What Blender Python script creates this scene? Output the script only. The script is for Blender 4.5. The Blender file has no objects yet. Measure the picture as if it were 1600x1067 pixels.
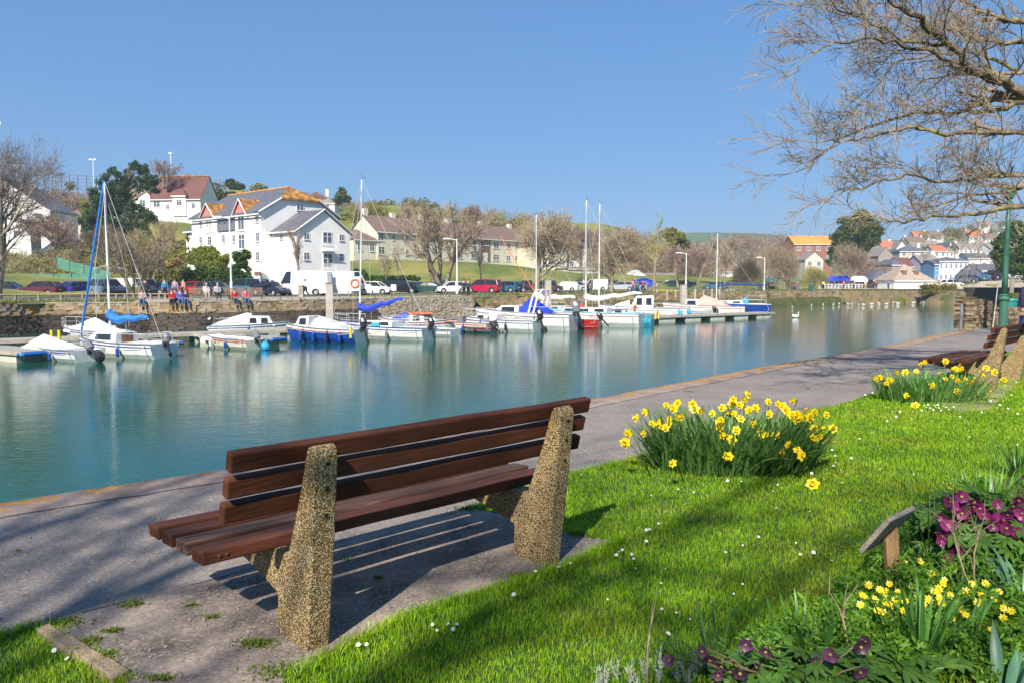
import bpy, math, random
import numpy as np
from mathutils import Vector, Matrix, Quaternion
R = random.Random(7)
SC = bpy.context.scene
COL = SC.collection
rad = math.radians
# ------------------------------------------------------------------ camera
CAMH = 1.45
F = 1200.0
TH = math.atan(92.5 / F)
cam_data = bpy.data.cameras.new('camera')
cam = bpy.data.objects.new('camera', cam_data)
COL.objects.link(cam)
cam_data.sensor_width = 36.0
cam_data.lens = 27.0
cam_data.clip_start = 0.05
cam_data.clip_end = 9000
cam.location = (0, 0, CAMH)
cam.rotation_euler = (math.pi / 2 - TH, 0, 0)
SC.camera = cam
# ------------------------------------------------------------------ world and sun
SUN_EL = rad(41)
SUN_AZ = math.atan2(-0.30, -1.0)          # direction towards the sun, measured from +Y towards +X
world = bpy.data.worlds.new('World')
SC.world = world
world.use_nodes = True
wn = world.node_tree
wn.nodes.clear()
w_out = wn.nodes.new('ShaderNodeOutputWorld')
w_bg = wn.nodes.new('ShaderNodeBackground')
w_sky = wn.nodes.new('ShaderNodeTexSky')
w_sky.sky_type = 'NISHITA'
w_sky.sun_disc = False
w_sky.sun_elevation = SUN_EL
w_sky.sun_rotation = SUN_AZ % (2 * math.pi)
w_sky.altitude = 0
w_sky.air_density = 1.0
w_sky.dust_density = 0.1
w_sky.ozone_density = 4.0
w_bg.inputs[1].default_value = 0.15
w_hs = wn.nodes.new('ShaderNodeHueSaturation')
w_hs.inputs['Saturation'].default_value = 1.22
wn.links.new(w_sky.outputs[0], w_hs.inputs['Color'])
w_ga = wn.nodes.new('ShaderNodeGamma')          # softer falloff from horizon to zenith, as in the hazy spring sky of the photograph
w_ga.inputs[1].default_value = 0.42
w_ti = wn.nodes.new('ShaderNodeMix'); w_ti.data_type = 'RGBA'; w_ti.blend_type = 'MULTIPLY'; w_ti.inputs[0].default_value = 1
w_ti.inputs[7].default_value = (.60, .95, 1.42, 1)
wn.links.new(w_hs.outputs[0], w_ga.inputs[0])
wn.links.new(w_ga.outputs[0], w_ti.inputs[6])
wn.links.new(w_ti.outputs[2], w_bg.inputs[0])
wn.links.new(w_bg.outputs[0], w_out.inputs[0])
sd = bpy.data.lights.new('sun', 'SUN')
sd.energy = 5.0
sd.angle = rad(0.53)
sd.color = (1.0, 0.93, 0.82)
sun = bpy.data.objects.new('sun', sd)
COL.objects.link(sun)
sv = Vector((math.sin(SUN_AZ) * math.cos(SUN_EL), math.cos(SUN_AZ) * math.cos(SUN_EL), math.sin(SUN_EL)))
sun.rotation_euler = sv.to_track_quat('Z', 'Y').to_euler()
sun.location = (0, 0, 60)
vs = SC.view_settings
vs.view_transform = 'Standard'
vs.look = 'None'
vs.gamma = 1
vs.use_curve_mapping = False
vs.exposure = 0.75
SC.cycles.use_denoising = True
SC.cycles.max_bounces = 6
SC.cycles.transparent_max_bounces = 6
SC.cycles.volume_bounces = 0
SC.cycles.caustics_reflective = False
SC.cycles.caustics_refractive = False

# ------------------------------------------------------------------ pixel of the photograph -> point in the world
_C, _S = math.cos(TH), math.sin(TH)
def ray(px, py):
    u = (px - 800) / F; v = (533.5 - py) / F
    return u, _C + v * _S, -_S + v * _C
def G(px, py, z=0.0):
    r = ray(px, py); t = (z - CAMH) / r[2]
    return Vector((r[0] * t, r[1] * t, z))
def A(px, py, Y):
    r = ray(px, py); t = Y / r[1]
    return Vector((r[0] * t, Y, CAMH + r[2] * t))
ZW = -2.1

# ------------------------------------------------------------------ materials
MC = {}
def mat(name, c, c2=None, scale=4.0, rough=0.75, bump=0.0, bscale=None, metal=0.0, spec=0.5, detail=5.0,
        rnd=0.0, lo=0.35, hi=0.65, c3=None, s3=1.0, t3=0.62, trans=0.0, stretch=None, gen=False, coat=0.0, bdist=0.02):
    """procedural principled material: two colours mixed by noise, a third in patches, a per-object brightness jitter"""
    if name in MC: return MC[name]
    m = bpy.data.materials.new(name); m.use_nodes = True
    n = m.node_tree; N = n.nodes; Lk = n.links
    b = N['Principled BSDF']; b.inputs['Roughness'].default_value = rough; b.inputs['Metallic'].default_value = metal
    b.inputs['Specular IOR Level'].default_value = spec
    if coat: b.inputs['Coat Weight'].default_value = coat; b.inputs['Coat Roughness'].default_value = 0.05
    tc = N.new('ShaderNodeTexCoord'); src = tc.outputs['Object']
    if gen:
        ge = N.new('ShaderNodeNewGeometry'); src = ge.outputs['Position']
    if stretch:
        mp = N.new('ShaderNodeMapping'); mp.inputs['Scale'].default_value = stretch
        Lk.new(src, mp.inputs[0]); src = mp.outputs[0]
    col = None
    if c2 is not None:
        nz = N.new('ShaderNodeTexNoise'); nz.inputs['Scale'].default_value = scale; nz.inputs['Detail'].default_value = detail
        nz.inputs['Roughness'].default_value = 0.62
        Lk.new(src, nz.inputs['Vector'])
        cr = N.new('ShaderNodeValToRGB'); e = cr.color_ramp.elements
        e[0].position = lo; e[1].position = hi; e[0].color = (*c, 1); e[1].color = (*c2, 1)
        Lk.new(nz.outputs['Fac'], cr.inputs[0]); col = cr.outputs[0]
    if c3 is not None:
        n3 = N.new('ShaderNodeTexNoise'); n3.inputs['Scale'].default_value = s3; n3.inputs['Detail'].default_value = 6
        n3.inputs['Roughness'].default_value = 0.7
        Lk.new(src, n3.inputs['Vector'])
        r3 = N.new('ShaderNodeValToRGB'); e = r3.color_ramp.elements
        e[0].position = t3; e[1].position = t3 + 0.06; e[0].color = (0, 0, 0, 1); e[1].color = (1, 1, 1, 1)
        Lk.new(n3.outputs['Fac'], r3.inputs[0])
        mx = N.new('ShaderNodeMix'); mx.data_type = 'RGBA'
        Lk.new(r3.outputs[0], mx.inputs[0])
        if col: Lk.new(col, mx.inputs[6])
        else: mx.inputs[6].default_value = (*c, 1)
        mx.inputs[7].default_value = (*c3, 1); col = mx.outputs[2]
    if rnd:
        oi = N.new('ShaderNodeObjectInfo')
        mr = N.new('ShaderNodeMapRange'); mr.inputs[3].default_value = 1 - rnd; mr.inputs[4].default_value = 1 + rnd
        Lk.new(oi.outputs['Random'], mr.inputs[0])
        hs = N.new('ShaderNodeHueSaturation'); Lk.new(mr.outputs[0], hs.inputs['Value'])
        if col: Lk.new(col, hs.inputs['Color'])
        else: hs.inputs['Color'].default_value = (*c, 1)
        col = hs.outputs[0]
    if col: Lk.new(col, b.inputs['Base Color'])
    else: b.inputs['Base Color'].default_value = (*c, 1)
    if bump:
        nb = N.new('ShaderNodeTexNoise'); nb.inputs['Scale'].default_value = bscale or scale * 3; nb.inputs['Detail'].default_value = 6
        Lk.new(src, nb.inputs['Vector'])
        bp = N.new('ShaderNodeBump'); bp.inputs['Strength'].default_value = bump; bp.inputs['Distance'].default_value = bdist
        Lk.new(nb.outputs['Fac'], bp.inputs['Height']); Lk.new(bp.outputs[0], b.inputs['Normal'])
    if trans:
        tr = N.new('ShaderNodeBsdfTranslucent'); ms = N.new('ShaderNodeMixShader'); ms.inputs[0].default_value = trans
        if col: Lk.new(col, tr.inputs[0])
        else: tr.inputs[0].default_value = (*c, 1)
        Lk.new(b.outputs[0], ms.inputs[1]); Lk.new(tr.outputs[0], ms.inputs[2])
        Lk.new(ms.outputs[0], N['Material Output'].inputs[0])
    MC[name] = m
    return m
def paint(name, c, rough=0.35, spec=0.5, coat=0.0, var=0.12):
    return mat(name, tuple(x * (1 - var) for x in c), c, scale=2.5, rough=rough, spec=spec, coat=coat)

# ------------------------------------------------------------------ mesh builder
class MB:
    def __init__(s): s.v = []; s.f = []; s.m = []
    def add(s, vs, fs, mi=0):
        o = len(s.v); s.v.extend([tuple(p) for p in vs])
        for f in fs: s.f.append(tuple(i + o for i in f)); s.m.append(mi)
        return s
    def box(s, c, d, rz=0.0, mi=0, ry=0.0, rx=0.0, taper=1.0):
        q = Matrix.Rotation(rz, 3, 'Z') @ Matrix.Rotation(ry, 3, 'Y') @ Matrix.Rotation(rx, 3, 'X')
        vs = []
        for z in (-.5, .5):
            k = taper if z > 0 else 1
            for x, y in ((-.5, -.5), (.5, -.5), (.5, .5), (-.5, .5)):
                vs.append(Vector(c) + q @ Vector((x * d[0] * k, y * d[1] * k, z * d[2])))
        return s.add(vs, [(0, 3, 2, 1), (4, 5, 6, 7), (0, 1, 5, 4), (1, 2, 6, 5), (2, 3, 7, 6), (3, 0, 4, 7)], mi)
    def bb(s, x0, x1, y0, y1, z0, z1, mi=0):
        return s.box(((x0 + x1) / 2, (y0 + y1) / 2, (z0 + z1) / 2), (x1 - x0, y1 - y0, z1 - z0), mi=mi)
    def hexa(s, p, mi=0):
        return s.add(p, [(0, 3, 2, 1), (4, 5, 6, 7), (0, 1, 5, 4), (1, 2, 6, 5), (2, 3, 7, 6), (3, 0, 4, 7)], mi)
    def tube(s, pts, rs, n=6, mi=0, cap=True, flat=1.0):
        pts = [Vector(p) for p in pts]
        if not hasattr(rs, '__len__'): rs = [rs] * len(pts)
        o = len(s.v); prev = None
        for i, p in enumerate(pts):
            t = (pts[min(i + 1, len(pts) - 1)] - pts[max(i - 1, 0)])
            if t.length < 1e-9: t = Vector((0, 0, 1))
            t.normalize()
            if prev is None:
                a = Vector((0, 0, 1)) if abs(t.z) < .9 else Vector((1, 0, 0)); prev = t.cross(a).normalized()
            else:
                prev = (prev - t * prev.dot(t)); prev = prev.normalized() if prev.length > 1e-6 else t.orthogonal().normalized()
            b = t.cross(prev)
            for k in range(n):
                an = 2 * math.pi * k / n
                s.v.append(tuple(p + prev * (math.cos(an) * rs[i]) + b * (math.sin(an) * rs[i] * flat)))
        for i in range(len(pts) - 1):
            for k in range(n):
                k2 = (k + 1) % n; a = o + i * n
                s.f.append((a + k, a + k2, a + n + k2, a + n + k)); s.m.append(mi)
        if cap:
            s.f.append(tuple(o + k for k in reversed(range(n)))); s.m.append(mi)
            e = o + (len(pts) - 1) * n
            s.f.append(tuple(e + k for k in range(n))); s.m.append(mi)
        return s
    def cyl(s, c, r, z0, z1, n=10, mi=0, r2=None):
        return s.tube([(c[0], c[1], z0), (c[0], c[1], z1)], [r, r if r2 is None else r2], n, mi)
    def prism(s, poly, x0, x1, mi=0, axis='x'):
        """poly = list of (a, z); extruded along x (a is y) or along y (a is x)"""
        n = len(poly)
        if axis == 'x': vs = [(x0, a, z) for a, z in poly] + [(x1, a, z) for a, z in poly]
        elif axis == 'y': vs = [(a, x0, z) for a, z in poly] + [(a, x1, z) for a, z in poly]
        else: vs = [(a, z, x0) for a, z in poly] + [(a, z, x1) for a, z in poly]
        fs = [tuple(range(n - 1, -1, -1)), tuple(range(n, 2 * n))] + [(i, (i + 1) % n, n + (i + 1) % n, n + i) for i in range(n)]
        return s.add(vs, fs, mi)
    def ball(s, c, r, n=8, m=5, mi=0, jit=0.0, rng=R):
        if not hasattr(r, '__len__'): r = (r, r, r)
        o = len(s.v); c = Vector(c)
        s.v.append(tuple(c + Vector((0, 0, -r[2]))))
        for j in range(1, m):
            ph = -math.pi / 2 + math.pi * j / m
            for k in range(n):
                th = 2 * math.pi * k / n; q = 1 + (rng.random() - .5) * jit
                s.v.append((c.x + r[0] * q * math.cos(ph) * math.cos(th), c.y + r[1] * q * math.cos(ph) * math.sin(th), c.z + r[2] * q * math.sin(ph)))
        s.v.append(tuple(c + Vector((0, 0, r[2])))); e = len(s.v) - 1
        for k in range(n):
            k2 = (k + 1) % n
            s.f.append((o, o + 1 + k2, o + 1 + k)); s.m.append(mi)
            for j in range(m - 2):
                a = o + 1 + j * n; s.f.append((a + k, a + k2, a + n + k2, a + n + k)); s.m.append(mi)
            a = o + 1 + (m - 2) * n; s.f.append((a + k, a + k2, e)); s.m.append(mi)
        return s
    def mesh(s, name, mats=(), smooth=False):
        me = bpy.data.meshes.new(name); me.from_pydata(s.v, [], s.f)
        for m in mats: me.materials.append(m)
        if any(s.m): me.polygons.foreach_set('material_index', s.m)
        if smooth: me.polygons.foreach_set('use_smooth', [True] * len(s.f))
        me.update(); return me
def obj(name, mb, mats, parent=None, smooth=False, loc=None, rz=0.0, bevel=0.0, label=None):
    if not isinstance(mats, (list, tuple)): mats = [mats]
    me = mb.mesh(name, mats, smooth) if isinstance(mb, MB) else mb
    o = bpy.data.objects.new(name, me); COL.objects.link(o)
    if isinstance(mb, bpy.types.Mesh) and mats and mats[0] is not None:
        if len(me.materials) == 0: me.materials.append(None)
        o.material_slots[0].link = 'OBJECT'; o.material_slots[0].material = mats[0]
    if parent: o.parent = parent
    if loc is not None: o.location = loc
    o.rotation_euler = (0, 0, rz)
    if bevel:
        b = o.modifiers.new('bevel', 'BEVEL'); b.width = bevel; b.segments = 2; b.limit_method = 'ANGLE'
    if label: o['label'] = label
    return o
def thing(name, label, cat, loc=(0, 0, 0), rz=0.0, group=None):
    o = bpy.data.objects.new(name, None); COL.objects.link(o); o.empty_display_size = .2
    o.location = loc; o.rotation_euler = (0, 0, rz); o['label'] = label; o['category'] = cat
    if group: o['group'] = group
    return o
def tag(o, label, cat, group=None):
    o['label'] = label; o['category'] = cat
    if group: o['group'] = group
    return o
def struct(o): o['kind'] = 'structure'; return o
def stuff(o): o['kind'] = 'stuff'; return o
KIDS = {}
def kids(o):
    return [c for c in bpy.data.objects if c.parent == o]
def copytree(root, loc=None, rz=None, label=None, group=None, scale=None, cache={}):
    key = root.name
    if key not in cache:
        bpy_kids = kids(root)
        cache[key] = [(c, kids(c)) for c in bpy_kids]
    r = root.copy(); COL.objects.link(r)
    if loc is not None: r.location = loc
    if rz is not None: r.rotation_euler = (0, 0, rz)
    if scale is not None: r.scale = scale if hasattr(scale, '__len__') else (scale,) * 3
    if label: r['label'] = label
    if group: r['group'] = group
    out = [r]
    for c, gs in cache[key]:
        d = c.copy(); COL.objects.link(d); d.parent = r; out.append(d)
        for g in gs:
            h = g.copy(); COL.objects.link(h); h.parent = d
    return r
def remat(root, name, m):
    for c in root_children(root):
        if c.name.split('.')[0] == name:
            c.material_slots[0].link = 'OBJECT'; c.material_slots[0].material = m
def root_children(root): return [c for c in COL.objects if c.parent == root]
def quick(name, verts, faces, mats, attrs=None, smooth=False, parent=None):
    """fast mesh from numpy arrays; faces all the same size"""
    me = bpy.data.meshes.new(name); verts = np.asarray(verts, dtype=np.float32); faces = np.asarray(faces, dtype=np.int32)
    k = faces.shape[1]
    me.vertices.add(len(verts)); me.vertices.foreach_set('co', verts.ravel())
    me.loops.add(faces.size); me.loops.foreach_set('vertex_index', faces.ravel())
    me.polygons.add(len(faces)); me.polygons.foreach_set('loop_start', np.arange(0, faces.size, k, dtype=np.int32))
    me.polygons.foreach_set('loop_total', np.full(len(faces), k, dtype=np.int32))
    if smooth: me.polygons.foreach_set('use_smooth', np.ones(len(faces), dtype=bool))
    me.update(calc_edges=True); me.validate()
    if attrs:
        for a, vals in attrs.items():
            at = me.attributes.new(a, 'FLOAT', 'POINT'); at.data.foreach_set('value', np.asarray(vals, dtype=np.float32))
    for m in (mats if isinstance(mats, (list, tuple)) else [mats]): me.materials.append(m)
    o = bpy.data.objects.new(name, me); COL.objects.link(o)
    if parent: o.parent = parent
    return o
def inpoly(x, y, poly):
    c = np.zeros(np.shape(x), dtype=bool); j = len(poly) - 1
    for i in range(len(poly)):
        xi, yi = poly[i][0], poly[i][1]; xj, yj = poly[j][0], poly[j][1]
        if yi != yj:
            t = ((yi > y) != (yj > y)) & (x < (xj - xi) * (y - yi) / (yj - yi) + xi); c ^= t
        j = i
    return c
from mathutils.geometry import tessellate_polygon
def sheet(name, poly, z, m, skirt=0.0):
    vs = [Vector((p[0], p[1], z)) for p in poly]
    tris = tessellate_polygon([vs]); mb = MB(); fs = []
    for t in tris:
        a, b, c = (vs[i] for i in t)
        fs.append(t if (b - a).cross(c - a).z > 0 else t[::-1])
    mb.add(vs, fs)
    if skirt:
        n = len(vs); area = sum(vs[i].x * vs[(i + 1) % n].y - vs[(i + 1) % n].x * vs[i].y for i in range(n))
        lo = [Vector((p.x, p.y, z - skirt)) for p in vs]
        mb.add(vs + lo, [((i, n + i, n + (i + 1) % n, (i + 1) % n) if area > 0 else (i, (i + 1) % n, n + (i + 1) % n, n + i)) for i in range(n)])
    return obj(name, mb, m)
# ------------------------------------------------------------------ special materials
def node_mat(name):
    m = bpy.data.materials.new(name); m.use_nodes = True; MC[name] = m
    return m, m.node_tree.nodes, m.node_tree.links, m.node_tree.nodes['Principled BSDF']
def noise_n(N, L, src, scale, detail=5, rough=.6, dist=0):
    n = N.new('ShaderNodeTexNoise'); n.inputs['Scale'].default_value = scale; n.inputs['Detail'].default_value = detail
    n.inputs['Roughness'].default_value = rough; n.inputs['Distortion'].default_value = dist; L.new(src, n.inputs['Vector']); return n
def ramp_n(N, L, src, stops):
    r = N.new('ShaderNodeValToRGB'); e = r.color_ramp.elements
    while len(e) < len(stops): e.new(.5)
    for i, (p, c) in enumerate(stops): e[i].position = p; e[i].color = (*c, 1) if len(c) == 3 else c
    L.new(src, r.inputs[0]); return r
def mix_n(N, L, fac, a, b, mode='MIX'):
    m = N.new('ShaderNodeMix'); m.data_type = 'RGBA'; m.blend_type = mode
    for i, x in ((0, fac), (6, a), (7, b)):
        if hasattr(x, 'is_linked') or hasattr(x, 'links'): L.new(x, m.inputs[i])
        elif isinstance(x, (int, float)): m.inputs[i].default_value = x
        else: m.inputs[i].default_value = (*x, 1)
    return m.outputs[2]
def W1(a): return (a, a, a)

def mk_water():
    m, N, L, b = node_mat('harbour water')
    g = N.new('ShaderNodeNewGeometry'); src = g.outputs['Position']
    n0 = noise_n(N, L, src, .05, 3)
    r0 = ramp_n(N, L, n0.outputs['Fac'], [(.35, (.003, .062, .042)), (.65, (.009, .086, .052))])
    L.new(r0.outputs[0], b.inputs['Base Color']); b.inputs['Roughness'].default_value = .0; b.inputs['IOR'].default_value = 1.33
    mp = N.new('ShaderNodeMapping'); mp.inputs['Rotation'].default_value = (0, 0, rad(20)); mp.inputs['Scale'].default_value = (.55, 1.3, 1)
    L.new(src, mp.inputs[0])
    a0 = noise_n(N, L, mp.outputs[0], 1.5, 3, .55, .6); c = noise_n(N, L, mp.outputs[0], 8.0, 3, .55, 1.2)
    a = N.new('ShaderNodeMath'); a.operation = 'MULTIPLY'; L.new(a0.outputs['Fac'], a.inputs[0]); a.inputs[1].default_value = .55
    ad = N.new('ShaderNodeMath'); ad.operation = 'MULTIPLY_ADD'; L.new(c.outputs['Fac'], ad.inputs[0]); ad.inputs[1].default_value = .34
    L.new(a.outputs[0], ad.inputs[2])
    big = noise_n(N, L, src, .035, 2); rb = ramp_n(N, L, big.outputs['Fac'], [(.38, W1(.55)), (.62, W1(1.0))])
    mu = N.new('ShaderNodeMath'); mu.operation = 'MULTIPLY'; L.new(ad.outputs[0], mu.inputs[0]); L.new(rb.outputs[0], mu.inputs[1])
    bp = N.new('ShaderNodeBump'); bp.inputs['Strength'].default_value = .9; bp.inputs['Distance'].default_value = .0155
    L.new(mu.outputs[0], bp.inputs['Height']); L.new(bp.outputs[0], b.inputs['Normal'])
    return m
def mk_paving(name, stops, scale=1.2, speck=(.32, .28, .25), amount=.62, crack=False, moss=None, bumpd=.006):
    m, N, L, b = node_mat(name)
    g = N.new('ShaderNodeNewGeometry'); src = g.outputs['Position']
    n0 = noise_n(N, L, src, scale, 8, .68)
    col = ramp_n(N, L, n0.outputs['Fac'], stops).outputs[0]
    v = N.new('ShaderNodeTexVoronoi'); v.inputs['Scale'].default_value = 95; L.new(src, v.inputs['Vector'])
    sep = N.new('ShaderNodeSeparateColor'); L.new(v.outputs['Color'], sep.inputs[0])
    rs = ramp_n(N, L, sep.outputs[0], [(amount, W1(0)), (.98, W1(.75))])
    col = mix_n(N, L, rs.outputs[0], col, speck)
    rd = ramp_n(N, L, sep.outputs[1], [(.0, W1(.62)), (.5, W1(1.0))])
    col = mix_n(N, L, .8, col, rd.outputs[0], 'MULTIPLY')
    if moss:
        n2 = noise_n(N, L, src, moss[1], 6, .7); r2 = ramp_n(N, L, n2.outputs['Fac'], [(moss[2], W1(0)), (moss[2] + .05, W1(1))])
        col = mix_n(N, L, r2.outputs[0], col, moss[0])
    L.new(col, b.inputs['Base Color']); b.inputs['Roughness'].default_value = .88; b.inputs['Specular IOR Level'].default_value = .25
    n3 = noise_n(N, L, src, 60, 4, .7); n4 = noise_n(N, L, src, 3, 4, .6)
    ad = N.new('ShaderNodeMath'); ad.operation = 'MULTIPLY_ADD'; L.new(n4.outputs['Fac'], ad.inputs[0]); ad.inputs[1].default_value = 2.0; L.new(n3.outputs['Fac'], ad.inputs[2])
    bp = N.new('ShaderNodeBump'); bp.inputs['Strength'].default_value = .8; bp.inputs['Distance'].default_value = bumpd
    L.new(ad.outputs[0], bp.inputs['Height']); L.new(bp.outputs[0], b.inputs['Normal'])
    return m
def mk_coping():
    m, N, L, b = node_mat('coping concrete')
    g = N.new('ShaderNodeNewGeometry'); src = g.outputs['Position']
    n0 = noise_n(N, L, src, 2.2, 8, .7)
    col = ramp_n(N, L, n0.outputs['Fac'], [(.3, (.14, .095, .075)), (.5, (.27, .20, .165)), (.7, (.36, .28, .24))]).outputs[0]
    # lichen grows along the water side edge: masked by distance from the edge line
    dp = N.new('ShaderNodeVectorMath'); dp.operation = 'DOT_PRODUCT'; L.new(src, dp.inputs[0])
    a = rad(43.4); nx, ny = -math.cos(a), math.sin(a); dp.inputs[1].default_value = (nx, ny, 0)
    p = G(300, 741.5)
    mr = N.new('ShaderNodeMapRange'); mr.inputs[1].default_value = p.x * nx + p.y * ny - .22; mr.inputs[2].default_value = p.x * nx + p.y * ny + .02
    L.new(dp.outputs['Value'], mr.inputs[0])
    n1 = noise_n(N, L, src, 5.5, 6, .75)
    ad = N.new('ShaderNodeMath'); ad.operation = 'MULTIPLY_ADD'; L.new(mr.outputs[0], ad.inputs[0]); ad.inputs[1].default_value = .24; L.new(n1.outputs['Fac'], ad.inputs[2])
    r1 = ramp_n(N, L, ad.outputs[0], [(.70, W1(0)), (.76, W1(1))])
    n5 = noise_n(N, L, src, 40, 3); oc = ramp_n(N, L, n5.outputs['Fac'], [(.35, (.30, .13, .02)), (.65, (.55, .27, .03))])
    col = mix_n(N, L, r1.outputs[0], col, oc.outputs[0])
    L.new(col, b.inputs['Base Color']); b.inputs['Roughness'].default_value = .9
    bp = N.new('ShaderNodeBump'); bp.inputs['Strength'].default_value = 1; bp.inputs['Distance'].default_value = .02
    n6 = noise_n(N, L, src, 9, 8, .75); L.new(n6.outputs['Fac'], bp.inputs['Height']); L.new(bp.outputs[0], b.inputs['Normal'])
    return m
def mk_aggregate():
    m, N, L, b = node_mat('exposed aggregate concrete')
    tc = N.new('ShaderNodeTexCoord'); src = tc.outputs['Object']
    v = N.new('ShaderNodeTexVoronoi'); v.inputs['Scale'].default_value = 165; L.new(src, v.inputs['Vector'])
    sep = N.new('ShaderNodeSeparateColor'); L.new(v.outputs['Color'], sep.inputs[0])
    peb = ramp_n(N, L, sep.outputs[0], [(0, (.17, .09, .025)), (.3, (.50, .29, .08)), (.55, (.70, .45, .15)), (.8, (.78, .60, .30)), (1, (.88, .80, .60))])
    gap = ramp_n(N, L, v.outputs['Distance'], [(.30, W1(1)), (.62, W1(.16))])
    col = mix_n(N, L, .9, peb.outputs[0], gap.outputs[0], 'MULTIPLY')
    n1 = noise_n(N, L, src, 6, 5, .6); r1 = ramp_n(N, L, n1.outputs['Fac'], [(.40, W1(.72)), (.6, W1(1.0))])
    col = mix_n(N, L, .8, col, r1.outputs[0], 'MULTIPLY')
    n2 = noise_n(N, L, src, 7.5, 6, .7); r2 = ramp_n(N, L, n2.outputs['Fac'], [(.64, W1(0)), (.68, W1(.85))])
    col = mix_n(N, L, r2.outputs[0], col, (.50, .27, .01))
    mp = N.new('ShaderNodeMapping'); mp.inputs['Location'].default_value = (5, 9, 2); L.new(src, mp.inputs[0])
    n3 = noise_n(N, L, mp.outputs[0], 9, 5, .6); r3 = ramp_n(N, L, n3.outputs['Fac'], [(.70, W1(0)), (.73, W1(.8))])
    col = mix_n(N, L, r3.outputs[0], col, (.36, .42, .38))
    L.new(col, b.inputs['Base Color']); b.inputs['Roughness'].default_value = .7
    bp = N.new('ShaderNodeBump'); bp.invert = True; bp.inputs['Strength'].default_value = 1; bp.inputs['Distance'].default_value = .006
    L.new(v.outputs['Distance'], bp.inputs['Height']); L.new(bp.outputs[0], b.inputs['Normal'])
    return m
def mk_stonewall(name, cols, scale=1.5, lichen=None, t=.6, green=None, gt=.6):
    m, N, L, b = node_mat(name)
    g = N.new('ShaderNodeNewGeometry'); src = g.outputs['Position']
    oi = N.new('ShaderNodeObjectInfo')
    n0 = noise_n(N, L, src, scale, 7, .7)
    k = len(cols)
    at = N.new('ShaderNodeAttribute'); at.attribute_name = 'rnd'
    s = N.new('ShaderNodeMath'); s.operation = 'MULTIPLY_ADD'; L.new(at.outputs['Fac'], s.inputs[0]); s.inputs[1].default_value = .35; L.new(n0.outputs['Fac'], s.inputs[2])
    s2 = N.new('ShaderNodeMath'); s2.operation = 'MULTIPLY_ADD'; L.new(oi.outputs['Random'], s2.inputs[0]); s2.inputs[1].default_value = .30; L.new(s.outputs[0], s2.inputs[2])
    col = ramp_n(N, L, s2.outputs[0], [(.38 + .55 * i / (k - 1), c) for i, c in enumerate(cols)]).outputs[0]
    if lichen:
        n1 = noise_n(N, L, src, scale * .6, 6, .7); r1 = ramp_n(N, L, n1.outputs['Fac'], [(t, W1(0)), (t + .07, W1(1))])
        col = mix_n(N, L, r1.outputs[0], col, lichen)
    if green:
        n1 = noise_n(N, L, src, scale * .35, 6, .7); r1 = ramp_n(N, L, n1.outputs['Fac'], [(gt, W1(0)), (gt + .06, W1(1))])
        col = mix_n(N, L, r1.outputs[0], col, green)
    L.new(col, b.inputs['Base Color']); b.inputs['Roughness'].default_value = .9; b.inputs['Specular IOR Level'].default_value = .2
    bp = N.new('ShaderNodeBump'); bp.inputs['Strength'].default_value = .8; bp.inputs['Distance'].default_value = .03
    n6 = noise_n(N, L, src, 8, 8, .75); L.new(n6.outputs['Fac'], bp.inputs['Height']); L.new(bp.outputs[0], b.inputs['Normal'])
    return m
def mk_blades(name, stops, dry=(.30, .27, .06), trans=.35, nscale=1.3):
    m, N, L, b = node_mat(name)
    g = N.new('ShaderNodeNewGeometry'); n0 = noise_n(N, L, g.outputs['Position'], nscale, 6, .68)
    at = N.new('ShaderNodeAttribute'); at.attribute_name = 'rnd'
    s = N.new('ShaderNodeMath'); s.operation = 'MULTIPLY_ADD'; L.new(at.outputs['Fac'], s.inputs[0]); s.inputs[1].default_value = .42; L.new(n0.outputs['Fac'], s.inputs[2])
    col = ramp_n(N, L, s.outputs[0], stops).outputs[0]
    r = ramp_n(N, L, at.outputs['Fac'], [(.955, W1(0)), (.965, W1(.8))]); col = mix_n(N, L, r.outputs[0], col, dry)
    n2 = noise_n(N, L, g.outputs['Position'], .9, 5, .7); r2 = ramp_n(N, L, n2.outputs['Fac'], [(.50, W1(0)), (.66, W1(.62))])
    col = mix_n(N, L, r2.outputs[0], col, tuple(x for x in dry))
    L.new(col, b.inputs['Base Color']); b.inputs['Roughness'].default_value = .5; b.inputs['Specular IOR Level'].default_value = .35
    tr = N.new('ShaderNodeBsdfTranslucent'); L.new(col, tr.inputs[0]); ms = N.new('ShaderNodeMixShader'); ms.inputs[0].default_value = trans
    L.new(b.outputs[0], ms.inputs[1]); L.new(tr.outputs[0], ms.inputs[2]); L.new(ms.outputs[0], N['Material Output'].inputs[0])
    return m

M_water = mk_water()
M_path = mk_paving('path asphalt', [(.30, (.150, .132, .118)), (.5, (.225, .194, .172)), (.70, (.285, .242, .212))], 1.1, (.36, .31, .29), .7)
M_slab = mk_paving('bench slab', [(.34, (.09, .078, .068)), (.44, (.18, .148, .125)), (.54, (.26, .21, .175)), (.66, (.40, .31, .25))], 2.6, (.42, .33, .27), .62, moss=((.05, .10, .012), 2.3, .735))
M_coping = mk_coping()
M_agg = mk_aggregate()
M_soil = mat('bed soil', (.035, .020, .012), (.085, .050, .032), 12, .95, 1.0, 25, gen=True)
M_turf = mat('turf soil', (.020, .045, .006), (.045, .085, .010), 9, .95, .6, 40, gen=True)
M_grass = mk_blades('lawn blades', [(.30, (.055, .190, .003)), (.55, (.15, .35, .004)), (.80, (.28, .50, .006)), (.98, (.42, .56, .015))], dry=(.42, .42, .03))

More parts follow.
